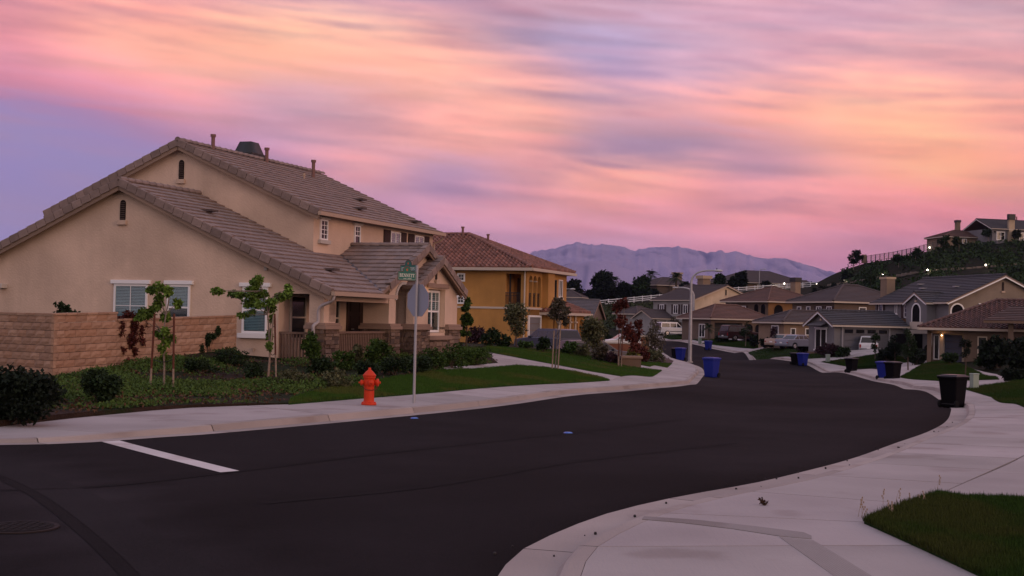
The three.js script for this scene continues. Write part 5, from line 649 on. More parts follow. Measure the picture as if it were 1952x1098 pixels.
{ const g = house('arched_house', 'orange and brown two-storey house with arched balcony, red tile hip roofs and a dark garage', 1362, 648, 168, -30);
  part(g, 'wall', wb(11.8, 21, -.5, 5.1, 3.5, 12.4), brown); part(g, 'wall', wb(11.78, 21, -.5, 5.09, 3.4, 3.497), ochre); part(g, 'wall', [wb(-.6, -.02, -.5, 2.6, 0, 6), wb(-.02, 4.5, 2.2, 2.6, 0, 6), wb(4.5, 9, -.5, 2.6, 0, 6), wb(-.02, 4.5, -.5, 2.2, 1, 6)], brown); hip(g, 11.8, 21, 3.5, 12.4, 5.25, .42, RRed, .55); hip(g, -.6, 9, 0, 6, 2.75, .50, RRed, .5);
  garage(g, 'F', 0, 4.4, 0, 2.15, .99, mat(.02, .017, .017, { roughness: .7 }), brown, false); win(g, 'L', 1.2, 2.4, .3, 2.0, -.6, { t: .08, mull: 1 });
  archOpening(g, 'F', 12.7, 14.3, 2.9, 4.0, 3.4, M.dark, .02, ochre); for (const v of [4.0, 5.4]) archOpening(g, 'L', v, v + .9, 2.9, 4.4, 11.8, M.dark, .02, brown); win(g, 'L', 11.0, 11.8, 3.3, 4.6, 11.8, { t: .1 }); win(g, 'L', 8.0, 9.4, 3.0, 4.6, 11.8, { t: .09, mull: 1, shut: 1, sw: .3 }); part(g, 'balcony_box', wb(11.4, 11.797, 2.5, 3.2, 7.9, 9.5), M.iron);
  for (const u of [5.2, 6.6, 8.0]) archOpening(g, 'F', u, u + 1.0, -.4, 1.6, 0, M.dark, .02, brown); { const c = part(g, 'chimney', wb(20.6, 21.6, 5, 8.2, 8, 9), sandy); part(c, 'chimney_cap', wb(20.5, 21.7, 8.2, 8.8, 7.9, 9.1), M.iron); } shade(g); delete g.userData_tiles; }
{ const g = house('cream_house', 'cream and grey two-storey house with a big blank gable wall, behind the lamp post', 1320, 640, 200, -35);
  const H = gableV(g, 0, 13.6, 0, 9, 5.55, .34, RPlum, .4, paleCream); part(g, 'wall', wb(-.08, -.003, -.5, 5.35, 0, 9), paleGrey); ventSlot(g, 'F', 6.8, 6.3, 7.2, 0, .3); win(g, 'F', 2.6, 3.5, 2.7, 4.1, 0, { t: .16 }); 
  gableU(g, -4.4, -.09, 4.2, 8.6, 2.7, .5, RPlum, .35, paleGrey); for (const v of [1.0, 3.2, 6.4]) win(g, 'L', v, v + 1.1, 3.3, 4.7, -.085, { t: .1, mull: 1, shut: 1, sw: .4 }); for (const u of [-3.6, -1.6]) win(g, 'F', u, u + .7, 1.5, 2.2, 4.2, { t: .09 }); part(g, 'door', wb(-.16, -.09, -.2, 2, 2.4, 3.4), M.door); part(g, 'balcony_box', wb(-.5, -.09, 2.4, 3.1, .9, 2.2), M.white);
  { const c = part(g, 'chimney', wb(7.6, 9.2, 6, 9.0, 6, 7.3), sandy); part(c, 'chimney_cap', wb(7.4, 9.4, 9.0, 9.5, 5.8, 7.5), cream); } shade(g); delete g.userData_tiles; }
{ const g = house('low_house', 'low grey house with garage and plum tile roof, beyond the white pickup truck', 1232, 629, 232, -42); part(g, 'wall', wb(-2.4, 3.6, -.8, 2.7, 0, 5), paleGrey); hip(g, -2.4, 3.6, 0, 5, 2.8, .42, RPlum, .5); garage(g, 'F', .2, 3.3, 0, 2.2, 0, mat(.09, .085, .09), grey, true); win(g, 'F', -1.9, -.9, .6, 2.0, 0, { t: .1, mull: 1 }); shade(g); delete g.userData_tiles; }
{ const g = house('bungalow', 'house with grey tile roof and tan walls just beyond the orange house', 1075, 640, 135, 12); part(g, 'wall', wb(-3, 2.7, -.5, 1.8, 0, 9), brown); gableU(g, -3, 2.7, 0, 9, 1.95, .40, { ...RGrey, mode: 'flat', exp: .4, tw: .4, col: [.115, .095, .10], barge: M.fasc }, .3, brown); finishTiles(g, 0); shade(g); }
{ const g = house('distant_house', 'small distant house with grey roof, just right of the orange house below a dark tree', 1092, 600, 300, 15); part(g, 'wall', wb(-4, 1.6, -2, 4.0, 0, 6), grey); hip(g, -4, 1.6, 0, 6, 4.0, .5, RPlum, .5); for (const u of [-.9, .3]) win(g, 'F', u, u + .9, 1.6, 3.0, 0, { t: .15 }); shade(g); delete g.userData_tiles; }
{ const g = house('villa', 'tan two-storey house on the upper street with palms in front and a hip roof', 1290, 573, 325, -28); part(g, 'wall', wb(-6, 6, -1, 3.6, 0, 10), brown); hip(g, -6, 6, 0, 10, 3.7, .36, RPlum, .6); part(g, 'porch', [wb(-2.4, -1.6, -1, 3.4, -1.5, -.003), wb(1, 1.8, -1, 3.4, -1.5, -.003), wb(-2.4, 1.8, 2.6, 3.5, -1.48, -.005)], sandy); part(g, 'porch_recess', wb(-1.6, 1, -.8, 2.6, -.1, -.004), M.dark); gableV(g, 6.1, 11, 1, 8, 3.0, .4, RPlum, .4, sandy, -1); win(g, 'F', 7.4, 9.6, .9, 2.4, 1, { t: .2, mull: 1 }); win(g, 'F', 2.6, 3.8, 1.4, 2.8, 0, { t: .15 }); { const c = part(g, 'chimney', wb(3, 5, 4, 6.8, 5, 6.4), sandy); part(c, 'chimney_cap', wb(2.8, 5.2, 6.8, 7.2, 4.8, 6.6), cream); } shade(g); delete g.userData_tiles; }
{ const g = house('ranch_house', 'wide house with a big brown hip roof and pale garage doors on the upper street', 1475, 560, 325, -20); part(g, 'wall', wb(-11, 9, -1, 2.6, 0, 13), sandy); hip(g, -11, 9, 0, 13, 2.6, .42, RPlum, .8); gableU(g, 8, 14, 4, 12, 2.4, .35, RPlum, .5, brown, -1); for (const u of [-4.6, .2]) garage(g, 'F', u, u + 4.2, -.6, 2.0, 0, mat(.52, .44, .36), M.white, false); shade(g); delete g.userData_tiles; }
{ const p = hillPt(1815, 1.02); const g = house('hilltop_house', 'small house with a red-brown hip roof and chimney at the left end of the hilltop', 1832, 466, -p.z, -10); part(g, 'wall', wb(-3.6, 6, -2, 1.6, 0, 8), sandy); hip(g, -3.6, 6, 0, 8, 1.6, .36, RRed, .4); win(g, 'F', .2, 1.3, .2, 1.2, 0, { t: .15 }); { const c = part(g, 'chimney', wb(1.2, 2.0, 2, 5.0, 4, 5), sandy); part(c, 'chimney_cap', wb(1.1, 2.1, 5.0, 5.5, 3.9, 5.1), M.iron); } shade(g); delete g.userData_tiles; }
{ const p = hillPt(1880, 1.02); const g = house('hilltop_house', 'larger grey-roofed house with a white gable wall on the hilltop at the right edge', 1917, 464, -p.z - 4, -14); part(g, 'wall', wb(-3.2, 9.5, -2, 3.0, 0, 9), grey); const q = gableU(g, -3.2, 9.5, 0, 10, 3.2, .42, RGrey, .5); gableV(g, 9.6, 20, -3, 8, 2.6, .44, { ...RGrey }, .4, cream, -2); for (const u of [-2.2, 3.2]) win(g, 'F', u, u + 2.0, .6, 2.4, 0, { t: .15, mull: 1 }); part(g, 'balcony', [wb(-3.4, 2.4, -.4, .3, -2, -.003)], grey); { const c = part(g, 'chimney', wb(.4, 1.7, 0, 4.9, -.6, -.003), cream); part(c, 'chimney_cap', wb(.3, 1.8, 4.9, 6.1, -.7, .1), M.iron); } pipe(g, 6, 5.2, 5, .9, .12); shade(g); delete g.userData_tiles; }

// ---------------------------------------------------------------- block wall beside the corner house
{
  const A = at(100, 725, 35.1), B = at(450, 672, 42.2), C = at(-150, 716, 38.5), top = 1.81; const g = base('block_wall', V3(A.x, 0, A.z)); tag(g, 'tan split-face block garden wall with a stepped cap, left of the corner house', 'wall');
  const bm = [[.40,.26,.165],[.44,.285,.18],[.36,.23,.145],[.47,.31,.20],[.41,.25,.15]].map(c => mat(c[0] * 1.22, c[1] * 1.10, c[2] * 1.12, { map: T.stucco, bumpMap: T.rough, bumpScale: .012 }));
  const bg = [0, 1, 2, 3].map(s => { const r = rng(950 + s), q = new THREE.BoxGeometry(.394, .188, .1, 3, 2, 1), p = q.attributes.position; const seen = {}; for (let i = 0; i < p.count; i++) if (p.getZ(i) > 0) { const k = p.getX(i) + ',' + p.getY(i); const e = Math.abs(p.getX(i)) > .19 || Math.abs(p.getY(i)) > .09; const j = seen[k] ??= e ? -.008 : .004 + r() * .022; p.setZ(i, .05 + j); } const f = flat(q); f.computeVertexNormals(); return uvm(f); });
  const stepAt = 2.4; const run = (P, Q, h0fn, slope, flipN, skipLow) => { const d = Q.clone().sub(P).setY(0), L = d.length(); d.normalize(); const ang = Math.atan2(-d.z, d.x) + (flipN ? Math.PI : 0); const n = Math.ceil(L / .4); const rows = 9; const nrm = V3(-d.z, 0, d.x).multiplyScalar(flipN ? -1 : 1); if (nrm.z < 0) nrm.negate();
    const place = (m, s, y, off) => { m.position.set(P.x - A.x + d.x * s + nrm.x * off, y + slope * s, P.z - A.z + d.z * s + nrm.z * off); m.rotation.set(0, Math.atan2(nrm.x, nrm.z), 0); if (slope) m.rotateZ(Math.atan(slope)); };
    for (let r = 0; r < rows; r++) for (let c = -1; c <= n; c++) { const sa0 = Math.max(0, c * .4 + (r % 2) * .2), sb0 = Math.min(L, c * .4 + (r % 2) * .2 + .4); for (const [sa, sb] of h0fn(sa0) !== h0fn(sb0) ? [[sa0, stepAt], [stepAt, sb0]] : [[sa0, sb0]]) { if (sb - sa < .06) continue; const s = (sa + sb) / 2; const y = top - .06 - .1 - r * .2 - h0fn(s); const wx = P.x + d.x * s, wz = P.z + d.z * s; if (y < G(wx, wz) - .3) continue; const m = part(g, 'block', bg[Math.floor(R() * 4)], bm[Math.floor(R() * 5)]); place(m, s, y, -.05); m.scale.x = (sb - sa) / .4; } }
    const core = part(g, 'mortar', bx(L - .6, 2.2, .16, 0, 0, 0), M.joint); place(core, L / 2, top - 1.22 - h0fn(L / 2), -.135);
    for (let c = 0; c < n; c++) { const s = c * .4 + .2; if (s > L) continue; const m = part(g, 'cap_block', rbx(.392, .06, .26, .008, 0, 0, 0, 1), bm[Math.floor(R() * 5)]); place(m, s, top - .03 - h0fn(s), -.10); } };
  run(A, B, s => s > stepAt ? .2 : 0, .032, false); run(A, C, () => 0, .0, false); shade(g);
  // climbing plants on it
  const dAt = px => lerp(35.1, 42.2, (px - 100) / 350) - .22; const vine = (label, pts, m, n, leaf, seed, rootPx) => { const d0 = dAt(rootPx[0]); const rp = at(rootPx[0], rootPx[1], d0); const v = base('climbing_plant', rp); const cl = pts.map(p => { const q = at(p[0], p[1], dAt(p[0])).sub(rp); return [q.x, q.y, q.z, p[2], p[3], .10]; }); part(v, 'leaves', leaves(n, clumpPick(cl, .3), leaf, seed), m); part(v, 'stem', cl.map(c => taper([V3(0, -.1, 0), V3(c[0] * .4, c[1] * .6, c[2] * .6 + .02), V3(c[0], c[1], c[2])], .014, .005, 6, 5)), M.bark); shade(tag(v, label, 'climbing plant')); };
  vine('dark red climbing plant fanned against the block wall', [[227,625,.13,.32],[246,622,.26,.42],[262,636,.16,.28],[241,650,.32,.2],[275,618,.08,.22],[250,670,.18,.12],[266,652,.14,.12],[231,668,.1,.1],[240,686,.1,.08]], L.red, 5200, .085, 1001, [244, 704]); vine('green climbing plant leaning up the right part of the block wall', [[384,668,.07,.2],[395,650,.07,.2],[405,642,.1,.1],[416,632,.07,.14],[397,640,.05,.08]], L.dark, 1100, .07, 1003, [396, 684]);
  const sp = at(125, 612, 37.6); bush('shrub', 'sparse dark shrub showing over the top of the block wall', 'shrub', sp, .36, .72, .3, L.dark, 500, .10, 1005);
}
// ---------------------------------------------------------------- hydrant, stop sign with street names, markers
{
  const p = gp(703, 772, .125), g = base('fire_hydrant', p, .35); const s = 1; tag(g, 'orange-red fire hydrant on the pavement by the lawn', 'fire hydrant'); const lathe = pts => uvm(new THREE.LatheGeometry(pts.map(q => new THREE.Vector2(...q)), 24));
  part(g, 'barrel', lathe([[0, 0], [.165, 0], [.17, .012], [.17, .045], [.145, .06], [.125, .075], [.115, .12], [.112, .40], [.12, .43], [.128, .47], [.128, .56], [.118, .59], [.135, .60], [.14, .615], [.14, .64], [.125, .65]]), M.hydr);
  part(g, 'bonnet', lathe([[.125, .645], [.15, .65], [.152, .67], [.13, .69], [.112, .715], [.075, .755], [.04, .785], [.03, .80], [.028, .835], [0, .84]]), M.hydr);
  const noz = (a, r, l, y) => { const e = new THREE.LatheGeometry([[0, 0], [r * .85, 0], [r * .85, l * .45], [r * 1.15, l * .5], [r * 1.2, l * .9], [r * .9, l], [r * .35, l + .002], [r * .35, l + .04], [0, l + .04]].map(q => new THREE.Vector2(...q)), 14); e.rotateX(Math.PI / 2); e.translate(0, 0, .1); e.rotateY(a); e.translate(0, y, 0); return uvm(e); };
  for (const [a, r, l, y] of [[-1.75, .055, .1, .50], [1.2, .075, .115, .505], [.0, .055, .1, .50]]) part(g, 'outlet_cap', noz(a, r, l, y), M.hydr);
  const b = []; for (let i = 0; i < 8; i++) { const a = i * Math.PI / 4; b.push(cyl(.016, .016, .03, .148 * Math.cos(a), .042, .148 * Math.sin(a), 6)); b.push(cyl(.011, .011, .03, .128 * Math.cos(a), .635, .128 * Math.sin(a), 6)); } part(g, 'bolt', b, M.hydr);
  part(g, 'chain', [tube([V3(-.18, .47, .05), V3(-.13, .37, .1), V3(0, .34, .13), V3(.12, .36, .11), V3(.2, .46, .07)], .010, 20, 6)], mat(.12, .02, .01)); shade(g);
}
{
  const p = gp(789, 768, .125), g = base('sign_post', p); tag(g, 'grey steel post with the back of a stop sign and two green street name plates', 'sign'); const H = 3.43 * -p.z / 33;
  part(g, 'post', cyl(.033, .033, H, 0, 0, 0, 14), M.galv); const q = sub(g, 'stop_sign'); q.position.set(.0, H * .745, 0); q.rotation.y = -.78 + Math.PI; const oct = new THREE.Shape(); for (let i = 0; i < 8; i++) { const a = Math.PI / 8 + i * Math.PI / 4; oct[i ? 'lineTo' : 'moveTo'](.405 * Math.cos(a), .405 * Math.sin(a)); } oct.closePath(); const e = new THREE.ExtrudeGeometry(oct, { depth: .006, bevelEnabled: true, bevelSize: .004, bevelThickness: .002, bevelSegments: 1 }); e.translate(0, 0, .05); part(q, 'plate', uvm(e), mat(.30, .31, .37, { metalness: .35, roughness: .55 })); const e2 = new THREE.ExtrudeGeometry(oct, { depth: .003, bevelEnabled: false }); e2.translate(0, 0, .061); part(q, 'face', uvm(e2), mat(.5, .02, .02)); part(q, 'bolt', [cyl(.014, .014, .1, 0, -.22, .0), cyl(.014, .014, .1, 0, .2, .0)].map(k => { return k; }), M.chrome);
  const name = (txt, y, dir, rz) => { const c = document.createElement('canvas'); c.width = 512; c.height = 256; const x = c.getContext('2d'); x.fillStyle = '#0d6152'; x.fillRect(0, 0, 512, 256); x.strokeStyle = '#c9c2b4'; x.lineWidth = 5; x.strokeRect(12, 84, 488, 160); x.fillStyle = '#0d6152'; x.fillRect(150, 70, 212, 22); x.fillStyle = '#d8d2c6'; x.font = 'bold 92px serif'; x.textAlign = 'center'; x.textBaseline = 'middle'; x.fillText(txt, 256, 164, 450); x.fillRect(150, 222, 90, 8); x.fillRect(270, 222, 120, 8);
    x.fillStyle = '#b0552a'; x.beginPath(); x.arc(256, 54, 26, 0, 7); x.fill(); x.fillStyle = '#3f6b2c'; x.beginPath(); x.ellipse(276, 26, 18, 8, -.5, 0, 7); x.fill(); const t = new THREE.CanvasTexture(c); t.colorSpace = THREE.SRGBColorSpace;
    const k = sub(g, 'street_name_plate'); k.position.set(0, y, 0); k.rotation.y = rz; const W = .56, h = .19; const sh = new THREE.Shape(); sh.moveTo(-W / 2, 0); sh.lineTo(W / 2, 0); sh.lineTo(W / 2, h); sh.lineTo(.115, h); sh.absarc(0, h, .115, 0, Math.PI, false); sh.lineTo(-W / 2, h); sh.closePath(); const ge = new THREE.ExtrudeGeometry(sh, { depth: .012, bevelEnabled: false, curveSegments: 14 }); ge.translate(dir * (W / 2 + .045), 0, -.006); const fr = new THREE.ExtrudeGeometry((() => { const o = new THREE.Shape(); const w2 = W / 2 + .018; o.moveTo(-w2, -.018); o.lineTo(w2, -.018); o.lineTo(w2, h + .018); o.lineTo(.13, h + .015); o.absarc(0, h + .015, .13, 0, Math.PI, false); o.lineTo(-w2, h + .018); o.closePath(); return o; })(), { depth: .006, bevelEnabled: false, curveSegments: 14 }); fr.translate(dir * (W / 2 + .045), 0, -.003);
    part(k, 'frame', uvm(fr), mat(.10, .075, .06)); const pl = flat(ge), uv = pl.attributes.uv, ps = pl.attributes.position; for (let i = 0; i < ps.count; i++) { uv.setXY(i, (ps.getX(i) - dir * (W / 2 + .045) + W / 2) / W, clamp(ps.getY(i) / .305, 0, 1)); } const m = new THREE.MeshStandardMaterial({ map: t, roughness: .45 }); part(k, 'plate', pl, m); };
  name('BENNETT', H - .36, -1, .84); name('ERICKSON', H - .19, -1, -.80); shade(g);
}
for (const [px, py, l] of [[790, 797.5, 'blue road marker near the kerb in front of the stop sign'], [1083, 825.5, 'blue road marker alone in the middle of the road']]) { const p = gp(px, py, .005), g = base('road_marker', p, .4); tag(g, l, 'road marker', 'blue road markers'); part(g, 'body', uvm((() => { const k = new THREE.CylinderGeometry(.05, .085, .022, 4); k.rotateY(Math.PI / 4); k.scale(1.3, 1, 1); k.translate(0, .011, 0); return k; })()), mat(.04, .12, .5, { roughness: .35 })); part(g, 'reflector', bx(.09, .012, .006, 0, .012, .077), mat(.2, .4, .9, { roughness: .15 })); shade(g); }
{ const p = gp(36, 1006, .004), g = base('manhole_cover', p); tag(g, 'round manhole cover in a ring of asphalt at the bottom left', 'manhole cover'); part(g, 'ring', cyl(.34, .34, .012, 0, 0, 0, 40), mat(.030, .022, .022, { roughness: .85, specularIntensity: .2, bumpMap: T.rough, bumpScale: .01 })); part(g, 'lid', cyl(.295, .295, .012, 0, .006, 0, 40), mat(.017, .0145, .0155, { roughness: .85, specularIntensity: .2, bumpMap: T.asphB, bumpScale: .012 })); const k = []; for (let i = -3; i <= 3; i++) for (let j = -3; j <= 3; j++) if (i * i + j * j < 11) k.push(bx(.045, .006, .045, i * .075, .021, j * .075)); part(g, 'studs', k, mat(.02, .017, .018, { specularIntensity: .2 })); shade(g); }

// ---------------------------------------------------------------- street lamps
function streetLamp(label, pb, top, tip, d, r0, H0) { const g = base('street_lamp', pb); const t = at(top[0], top[1], d).sub(pb), e = at(tip[0], tip[1], d).sub(pb); t.x = 0; t.z = 0; e.z = 0; tag(g, label, 'street lamp'); part(g, 'pole', uvm((() => { const c = new THREE.CylinderGeometry(r0 * .55, r0, t.y, 14); c.translate(0, t.y / 2, 0); return c; })()), M.steel); part(g, 'base_plate', cyl(r0 * 1.5, r0 * 1.4, .1, 0, 0, 0, 14), M.conc);
  const dx = e.x, dy = e.y - t.y; part(g, 'arm', taper([V3(0, t.y - .1, 0), V3(dx * .06, t.y + dy * .35, 0), V3(dx * .25, t.y + dy * .78, 0), V3(dx * .55, t.y + dy * .97, 0), V3(dx * .85, e.y, 0)], r0 * .5, r0 * .36, 18, 8), M.steel);
  part(g, 'lamp_head', uvm((() => { const c = new THREE.SphereGeometry(1, 14, 8); c.scale(Math.max(.34, Math.abs(dx) * .17), .1, .15); c.translate(dx * .98, e.y, 0); return c; })()), mat(.42, .42, .44, { roughness: .5 })); part(g, 'photo_cell', cyl(.05, .04, .09, dx * .93, e.y + .08, 0, 8), M.dark); return shade(g); }
{ const p = gp(1315, 691, .125); streetLamp('tall pale street lamp on the left pavement bend, arm curving over the road', p, [1320, 534], [1370, 516], -p.z, .155); }
streetLamp('second street lamp showing behind the tall lamp post, arm reaching left', at(1321, 642, 188), [1321, 562], [1287, 548], 188, .30);
streetLamp('thin far street lamp beside the wide hip-roofed house', at(1447, 562, 318), [1447, 517], [1458, 513], 318, .16);
streetLamp('street lamp hidden behind the orange house with its arm reaching right', at(1066, 640, 160), [1066, 556], [1092, 551], 160, .14);

// ---------------------------------------------------------------- wheeled bins
function makeBin(m, lidM) { const g = new THREE.Group(); const w0 = .50, d0 = .56, w1 = .66, d1 = .74, h = .98; const P = new RoundedBoxGeometry(1, 1, 1, 3, .08), p = P.attributes.position; for (let i = 0; i < p.count; i++) { const t = p.getY(i) + .5; p.setXYZ(i, p.getX(i) * lerp(w0, w1, t), t * h, p.getZ(i) * lerp(d0, d1, t) + lerp(.02, 0, t)); } P.computeVertexNormals(); part(g, 'body', uvm(P), m); part(g, 'rim', [rbx(.71, .06, .79, .02, 0, .965, 0)], m); part(g, 'lid', [rbx(.72, .05, .82, .025, 0, 1.018, 0), rbx(.6, .05, .6, .025, 0, 1.05, .02)], lidM); part(g, 'handle', [rod(V3(-.26, .98, -.46), V3(.26, .98, -.46), .018), bx(.04, .05, .12, -.26, .975, -.42), bx(.04, .05, .12, .26, .975, -.42)], m); part(g, 'catch_bar', rod(V3(-.22, .62, .335), V3(.22, .62, .335), .014), m); for (const s of [-1, 1]) { const wg = new THREE.CylinderGeometry(.125, .125, .06, 18); wg.rotateZ(Math.PI / 2); wg.translate(s * .29, .125, -.27); part(g, 'wheel', uvm(wg), M.rubber); } part(g, 'axle', rod(V3(-.3, .125, -.27), V3(.3, .125, -.27), .014), M.iron); return shade(g); }
const binB = makeBin(M.binBlue, mat(.014, .03, .26, { roughness: .4 })), binK = makeBin(M.binBlack, mat(.014, .012, .018, { roughness: .35 }));
for (const [px, py, ph, blue, yaw, lift, label] of [[1816,777,62,0,2.3,0,'large black wheeled bin standing at the near right kerb'],[1686,724,35,1,.5,0,'blue wheeled bin behind a black one, between two lawns on the right'],[1702,725.5,36,0,2.2,0,'black wheeled bin in front of a blue one, left of the large black bin'],[1623,710.5,28,0,2.2,0,'black wheeled bin standing alone at the kerb before the gabled house'],[1516,694.5,22,0,.6,0,'black wheeled bin paired with a blue one below the silver car'],[1530,697,24,1,2.2,0,'blue wheeled bin paired with a black one below the silver car'],[1356,719.5,38,1,-.7,0,'big blue wheeled bin standing in the road by the left kerb bend'],[1288,684.5,21,0,.4,.0,'dark wheeled bin half hidden behind a blue one left of the lamp post'],[1297,687,24,1,-.6,0,'blue wheeled bin just left of the tall lamp post'],[1350,667,17.5,1,2.4,0,'small blue wheeled bin across the road, right of the lamp post']]) { const p = gp(px, py, lift); const s = ph * -p.z / FPX / 1.06; const g = (blue ? binB : binK).clone(); g.name = numbered('wheeled_bin'); g.position.copy(p); g.rotation.y = yaw; g.scale.setScalar(s); scene.add(g); tag(g, label, 'bin', 'wheeled bins put out along the street'); }
for (const [px, py, ph, label] of [[1857,741,29,'pale green utility box beside the large black bin'],[1578,690.5,15,'small pale utility post by the driveway of the gabled house'],[1334,655,12,'small grey utility box beside the far lawn']]) { const p = gp(px, py, .12), h = ph * -p.z / FPX, g = base('utility_box', p, .3); tag(g, label, 'utility box'); part(g, 'cabinet', rbx(h * .46, h * .95, h * .40, .02, 0, h * .475, 0), M.box); part(g, 'cap', rbx(h * .5, h * .08, h * .44, .015, 0, h * .97, 0), mat(.3, .34, .3)); shade(g); }

// ---------------------------------------------------------------- cars
function car(name, label, p, yaw, type, col, cat = 'car', s = 1) {
  const g = base(name, p, yaw); g.scale.setScalar(s); tag(g, label, cat); const D = { suv: [5.3, 1.95, 1.88], pickup: [5.5, 1.9, 1.85], sedan: [4.6, 1.78, 1.43], van: [4.7, 1.9, 1.72] }[type], [Lc, W, H] = D, hb = type === 'sedan' ? .92 : 1.12, hh = type === 'sedan' ? .86 : 1.08; const body = mat(...col, { roughness: .32, metalness: .25 }); const l = Lc / 2, wr = type === 'sedan' ? .32 : .38, xa = l * .62, xb = -l * .60;
  const arch = (x, o) => { for (let i = 0; i <= 8; i++) { const a = Math.PI - Math.PI * i / 8; o.push([x - Math.cos(a) * -1 * 0 + Math.cos(a) * (wr + .07), .34 + Math.sin(a) * (wr + .05) - .02]); } };
  const o = [[-l, .34]]; arch(xb, o); arch(xa, o); o.push([l, .32], [l + .03, .6], [l - .06, hh - .12], [l * .52, hh], [l * .36, hb]); if (type === 'pickup') o.push([-l * .28, hb], [-l * .28, hb - .08], [-l, hb - .08]); else if (type === 'sedan') o.push([-l * .55, hb], [-l + .03, hb - .02], [-l, hb - .2]); else o.push([-l + .02, hb], [-l, hb - .2]);
  const ex = new THREE.ExtrudeGeometry(new THREE.Shape(o.map(q => new THREE.Vector2(...q))), { depth: W - .16, bevelEnabled: true, bevelSize: .05, bevelThickness: .08, bevelSegments: 3 }); ex.translate(0, 0, -(W - .16) / 2); part(g, 'body', uvm(ex), body);
  const gh = { suv: [[-l + .06, hb], [-l + .22, H - .05], [-l + .5, H], [l * .06, H], [l * .34, hb]], van: [[-l + .05, hb], [-l + .3, H - .05], [-l * .6, H], [l * .02, H], [l * .45, hb]], pickup: [[-l * .27, hb], [-l * .24, H - .04], [-l * .1, H], [l * .1, H], [l * .34, hb]], sedan: [[-l * .66, hb], [-l * .36, H - .03], [-l * .2, H], [l * .08, H], [l * .40, hb]] }[type];
  const wT = W - .42, wB = W - .14, topY = H; const ge = new THREE.ExtrudeGeometry(new THREE.Shape(gh.map(q => new THREE.Vector2(...q))), { depth: 1, bevelEnabled: false }); { const pp = ge.attributes.position; for (let i = 0; i < pp.count; i++) { const t = clamp((pp.getY(i) - hb) / (topY - hb), 0, 1); pp.setZ(i, (pp.getZ(i) - .5) * lerp(wB, wT, t)); } ge.computeVertexNormals(); } part(g, 'cabin', uvm(ge), body);
  // side glass: proud panels between pillars
  const xAt = (y, side) => { const a = side < 0 ? [gh[0], gh[1]] : [gh[4], gh[3]]; const t = (y - a[0][1]) / (a[1][1] - a[0][1]); return lerp(a[0][0], a[1][0], t); }; const y0 = hb + .05, y1 = H - .14; const cuts = type === 'pickup' ? [-l * .24, l * .05, 9] : [-9, type === 'sedan' ? -l * .3 : -l * .42, -l * .02, 9]; const zz = y => lerp(wB, wT, (y - hb) / (topY - hb)) / 2 + .006;
  for (const s of [-1, 1]) for (let i = 0; i < cuts.length - 1; i++) { const a0 = Math.max(cuts[i] + .05, xAt(y0, -1) + .10), a1 = Math.min(cuts[i + 1] - .05, xAt(y0, 1) - .10), b0 = Math.max(cuts[i] + .05, xAt(y1, -1) + .10), b1 = Math.min(cuts[i + 1] - .05, xAt(y1, 1) - .08); if (a1 - a0 < .12) continue; const q = [[a0, y0], [a1, y0], [b1, y1], [b0, y1]].map(k => V3(k[0], k[1], s * zz(k[1]))); const f = new THREE.BufferGeometry().setFromPoints(s > 0 ? [q[0], q[1], q[2], q[0], q[2], q[3]] : [q[0], q[2], q[1], q[0], q[3], q[2]]); f.computeVertexNormals(); part(g, 'window', uvm(f), M.darkGlass); }
  for (const e of [-1, 1]) { const ya = hb + .06, yb = H - .12; const q = [[xAt(ya, e), ya, -zz(ya) + .1], [xAt(ya, e), ya, zz(ya) - .1], [xAt(yb, e), yb, zz(yb) - .1], [xAt(yb, e), yb, -zz(yb) + .1]].map(k => V3(k[0] + e * .012, k[1] + .006, k[2])); const f = new THREE.BufferGeometry().setFromPoints(e < 0 ? [q[0], q[1], q[2], q[0], q[2], q[3]] : [q[0], q[2], q[1], q[0], q[3], q[2]]); f.computeVertexNormals(); part(g, e > 0 ? 'windscreen' : 'rear_window', uvm(f), M.darkGlass); }
  for (const x of [xa, xb]) for (const s of [-1, 1]) { const t = new THREE.CylinderGeometry(wr, wr, .22, 22); t.rotateX(Math.PI / 2); t.translate(x, wr, s * (W / 2 - .13)); const w = part(g, 'wheel', uvm(t), M.rubber); const k = new THREE.CylinderGeometry(wr * .62, wr * .66, .03, 16); k.rotateX(Math.PI / 2); k.translate(x, wr, s * (W / 2 - .012)); part(w, 'rim', uvm(k), M.chrome); }
  for (const s of [-1, 1]) { part(g, 'headlight', rbx(.1, .16, .34, .03, l - .02, hh - .24, s * (W / 2 - .26)), mat(.5, .5, .5, { roughness: .1 })); part(g, 'tail_light', rbx(.08, type === 'sedan' ? .16 : .36, .18, .02, -l - .03, hb - .3, s * (W / 2 - .14)), M.redLamp); part(g, 'mirror', rbx(.12, .14, .2, .03, l * .28, hb + .06, s * (W / 2 + .05)), body); }
  part(g, 'bumper', [rbx(.16, .22, W - .1, .05, l + .03, .46, 0), rbx(.16, .22, W - .1, .05, -l - .05, .48, 0)], type === 'sedan' ? body : mat(.12, .12, .13)); if (type !== 'sedan') part(g, 'side_trim', [bx(Lc * .44, .1, .02, 0, .62, W / 2 + .005), bx(Lc * .44, .1, .02, 0, .62, -W / 2 - .005)], mat(.05, .05, .055)); part(g, 'licence_plate', bx(.02, .13, .32, -l - .135, .62, 0), M.white);
  if (type === 'suv') part(g, 'roof_rails', [bx(l * .95, .04, .04, -l * .42, H + .05, .6), bx(l * .95, .04, .04, -l * .42, H + .05, -.6), bx(.04, .05, 1.2, -l * .2, H + .045, 0), bx(.04, .05, 1.2, -l * .75, H + .045, 0)], mat(.2, .2, .2)); if (type === 'pickup') part(g, 'cargo_bed', bx(l * .66, .03, W - .3, -l * .64, hb - .05, 0), M.black);
  return shade(g);
}
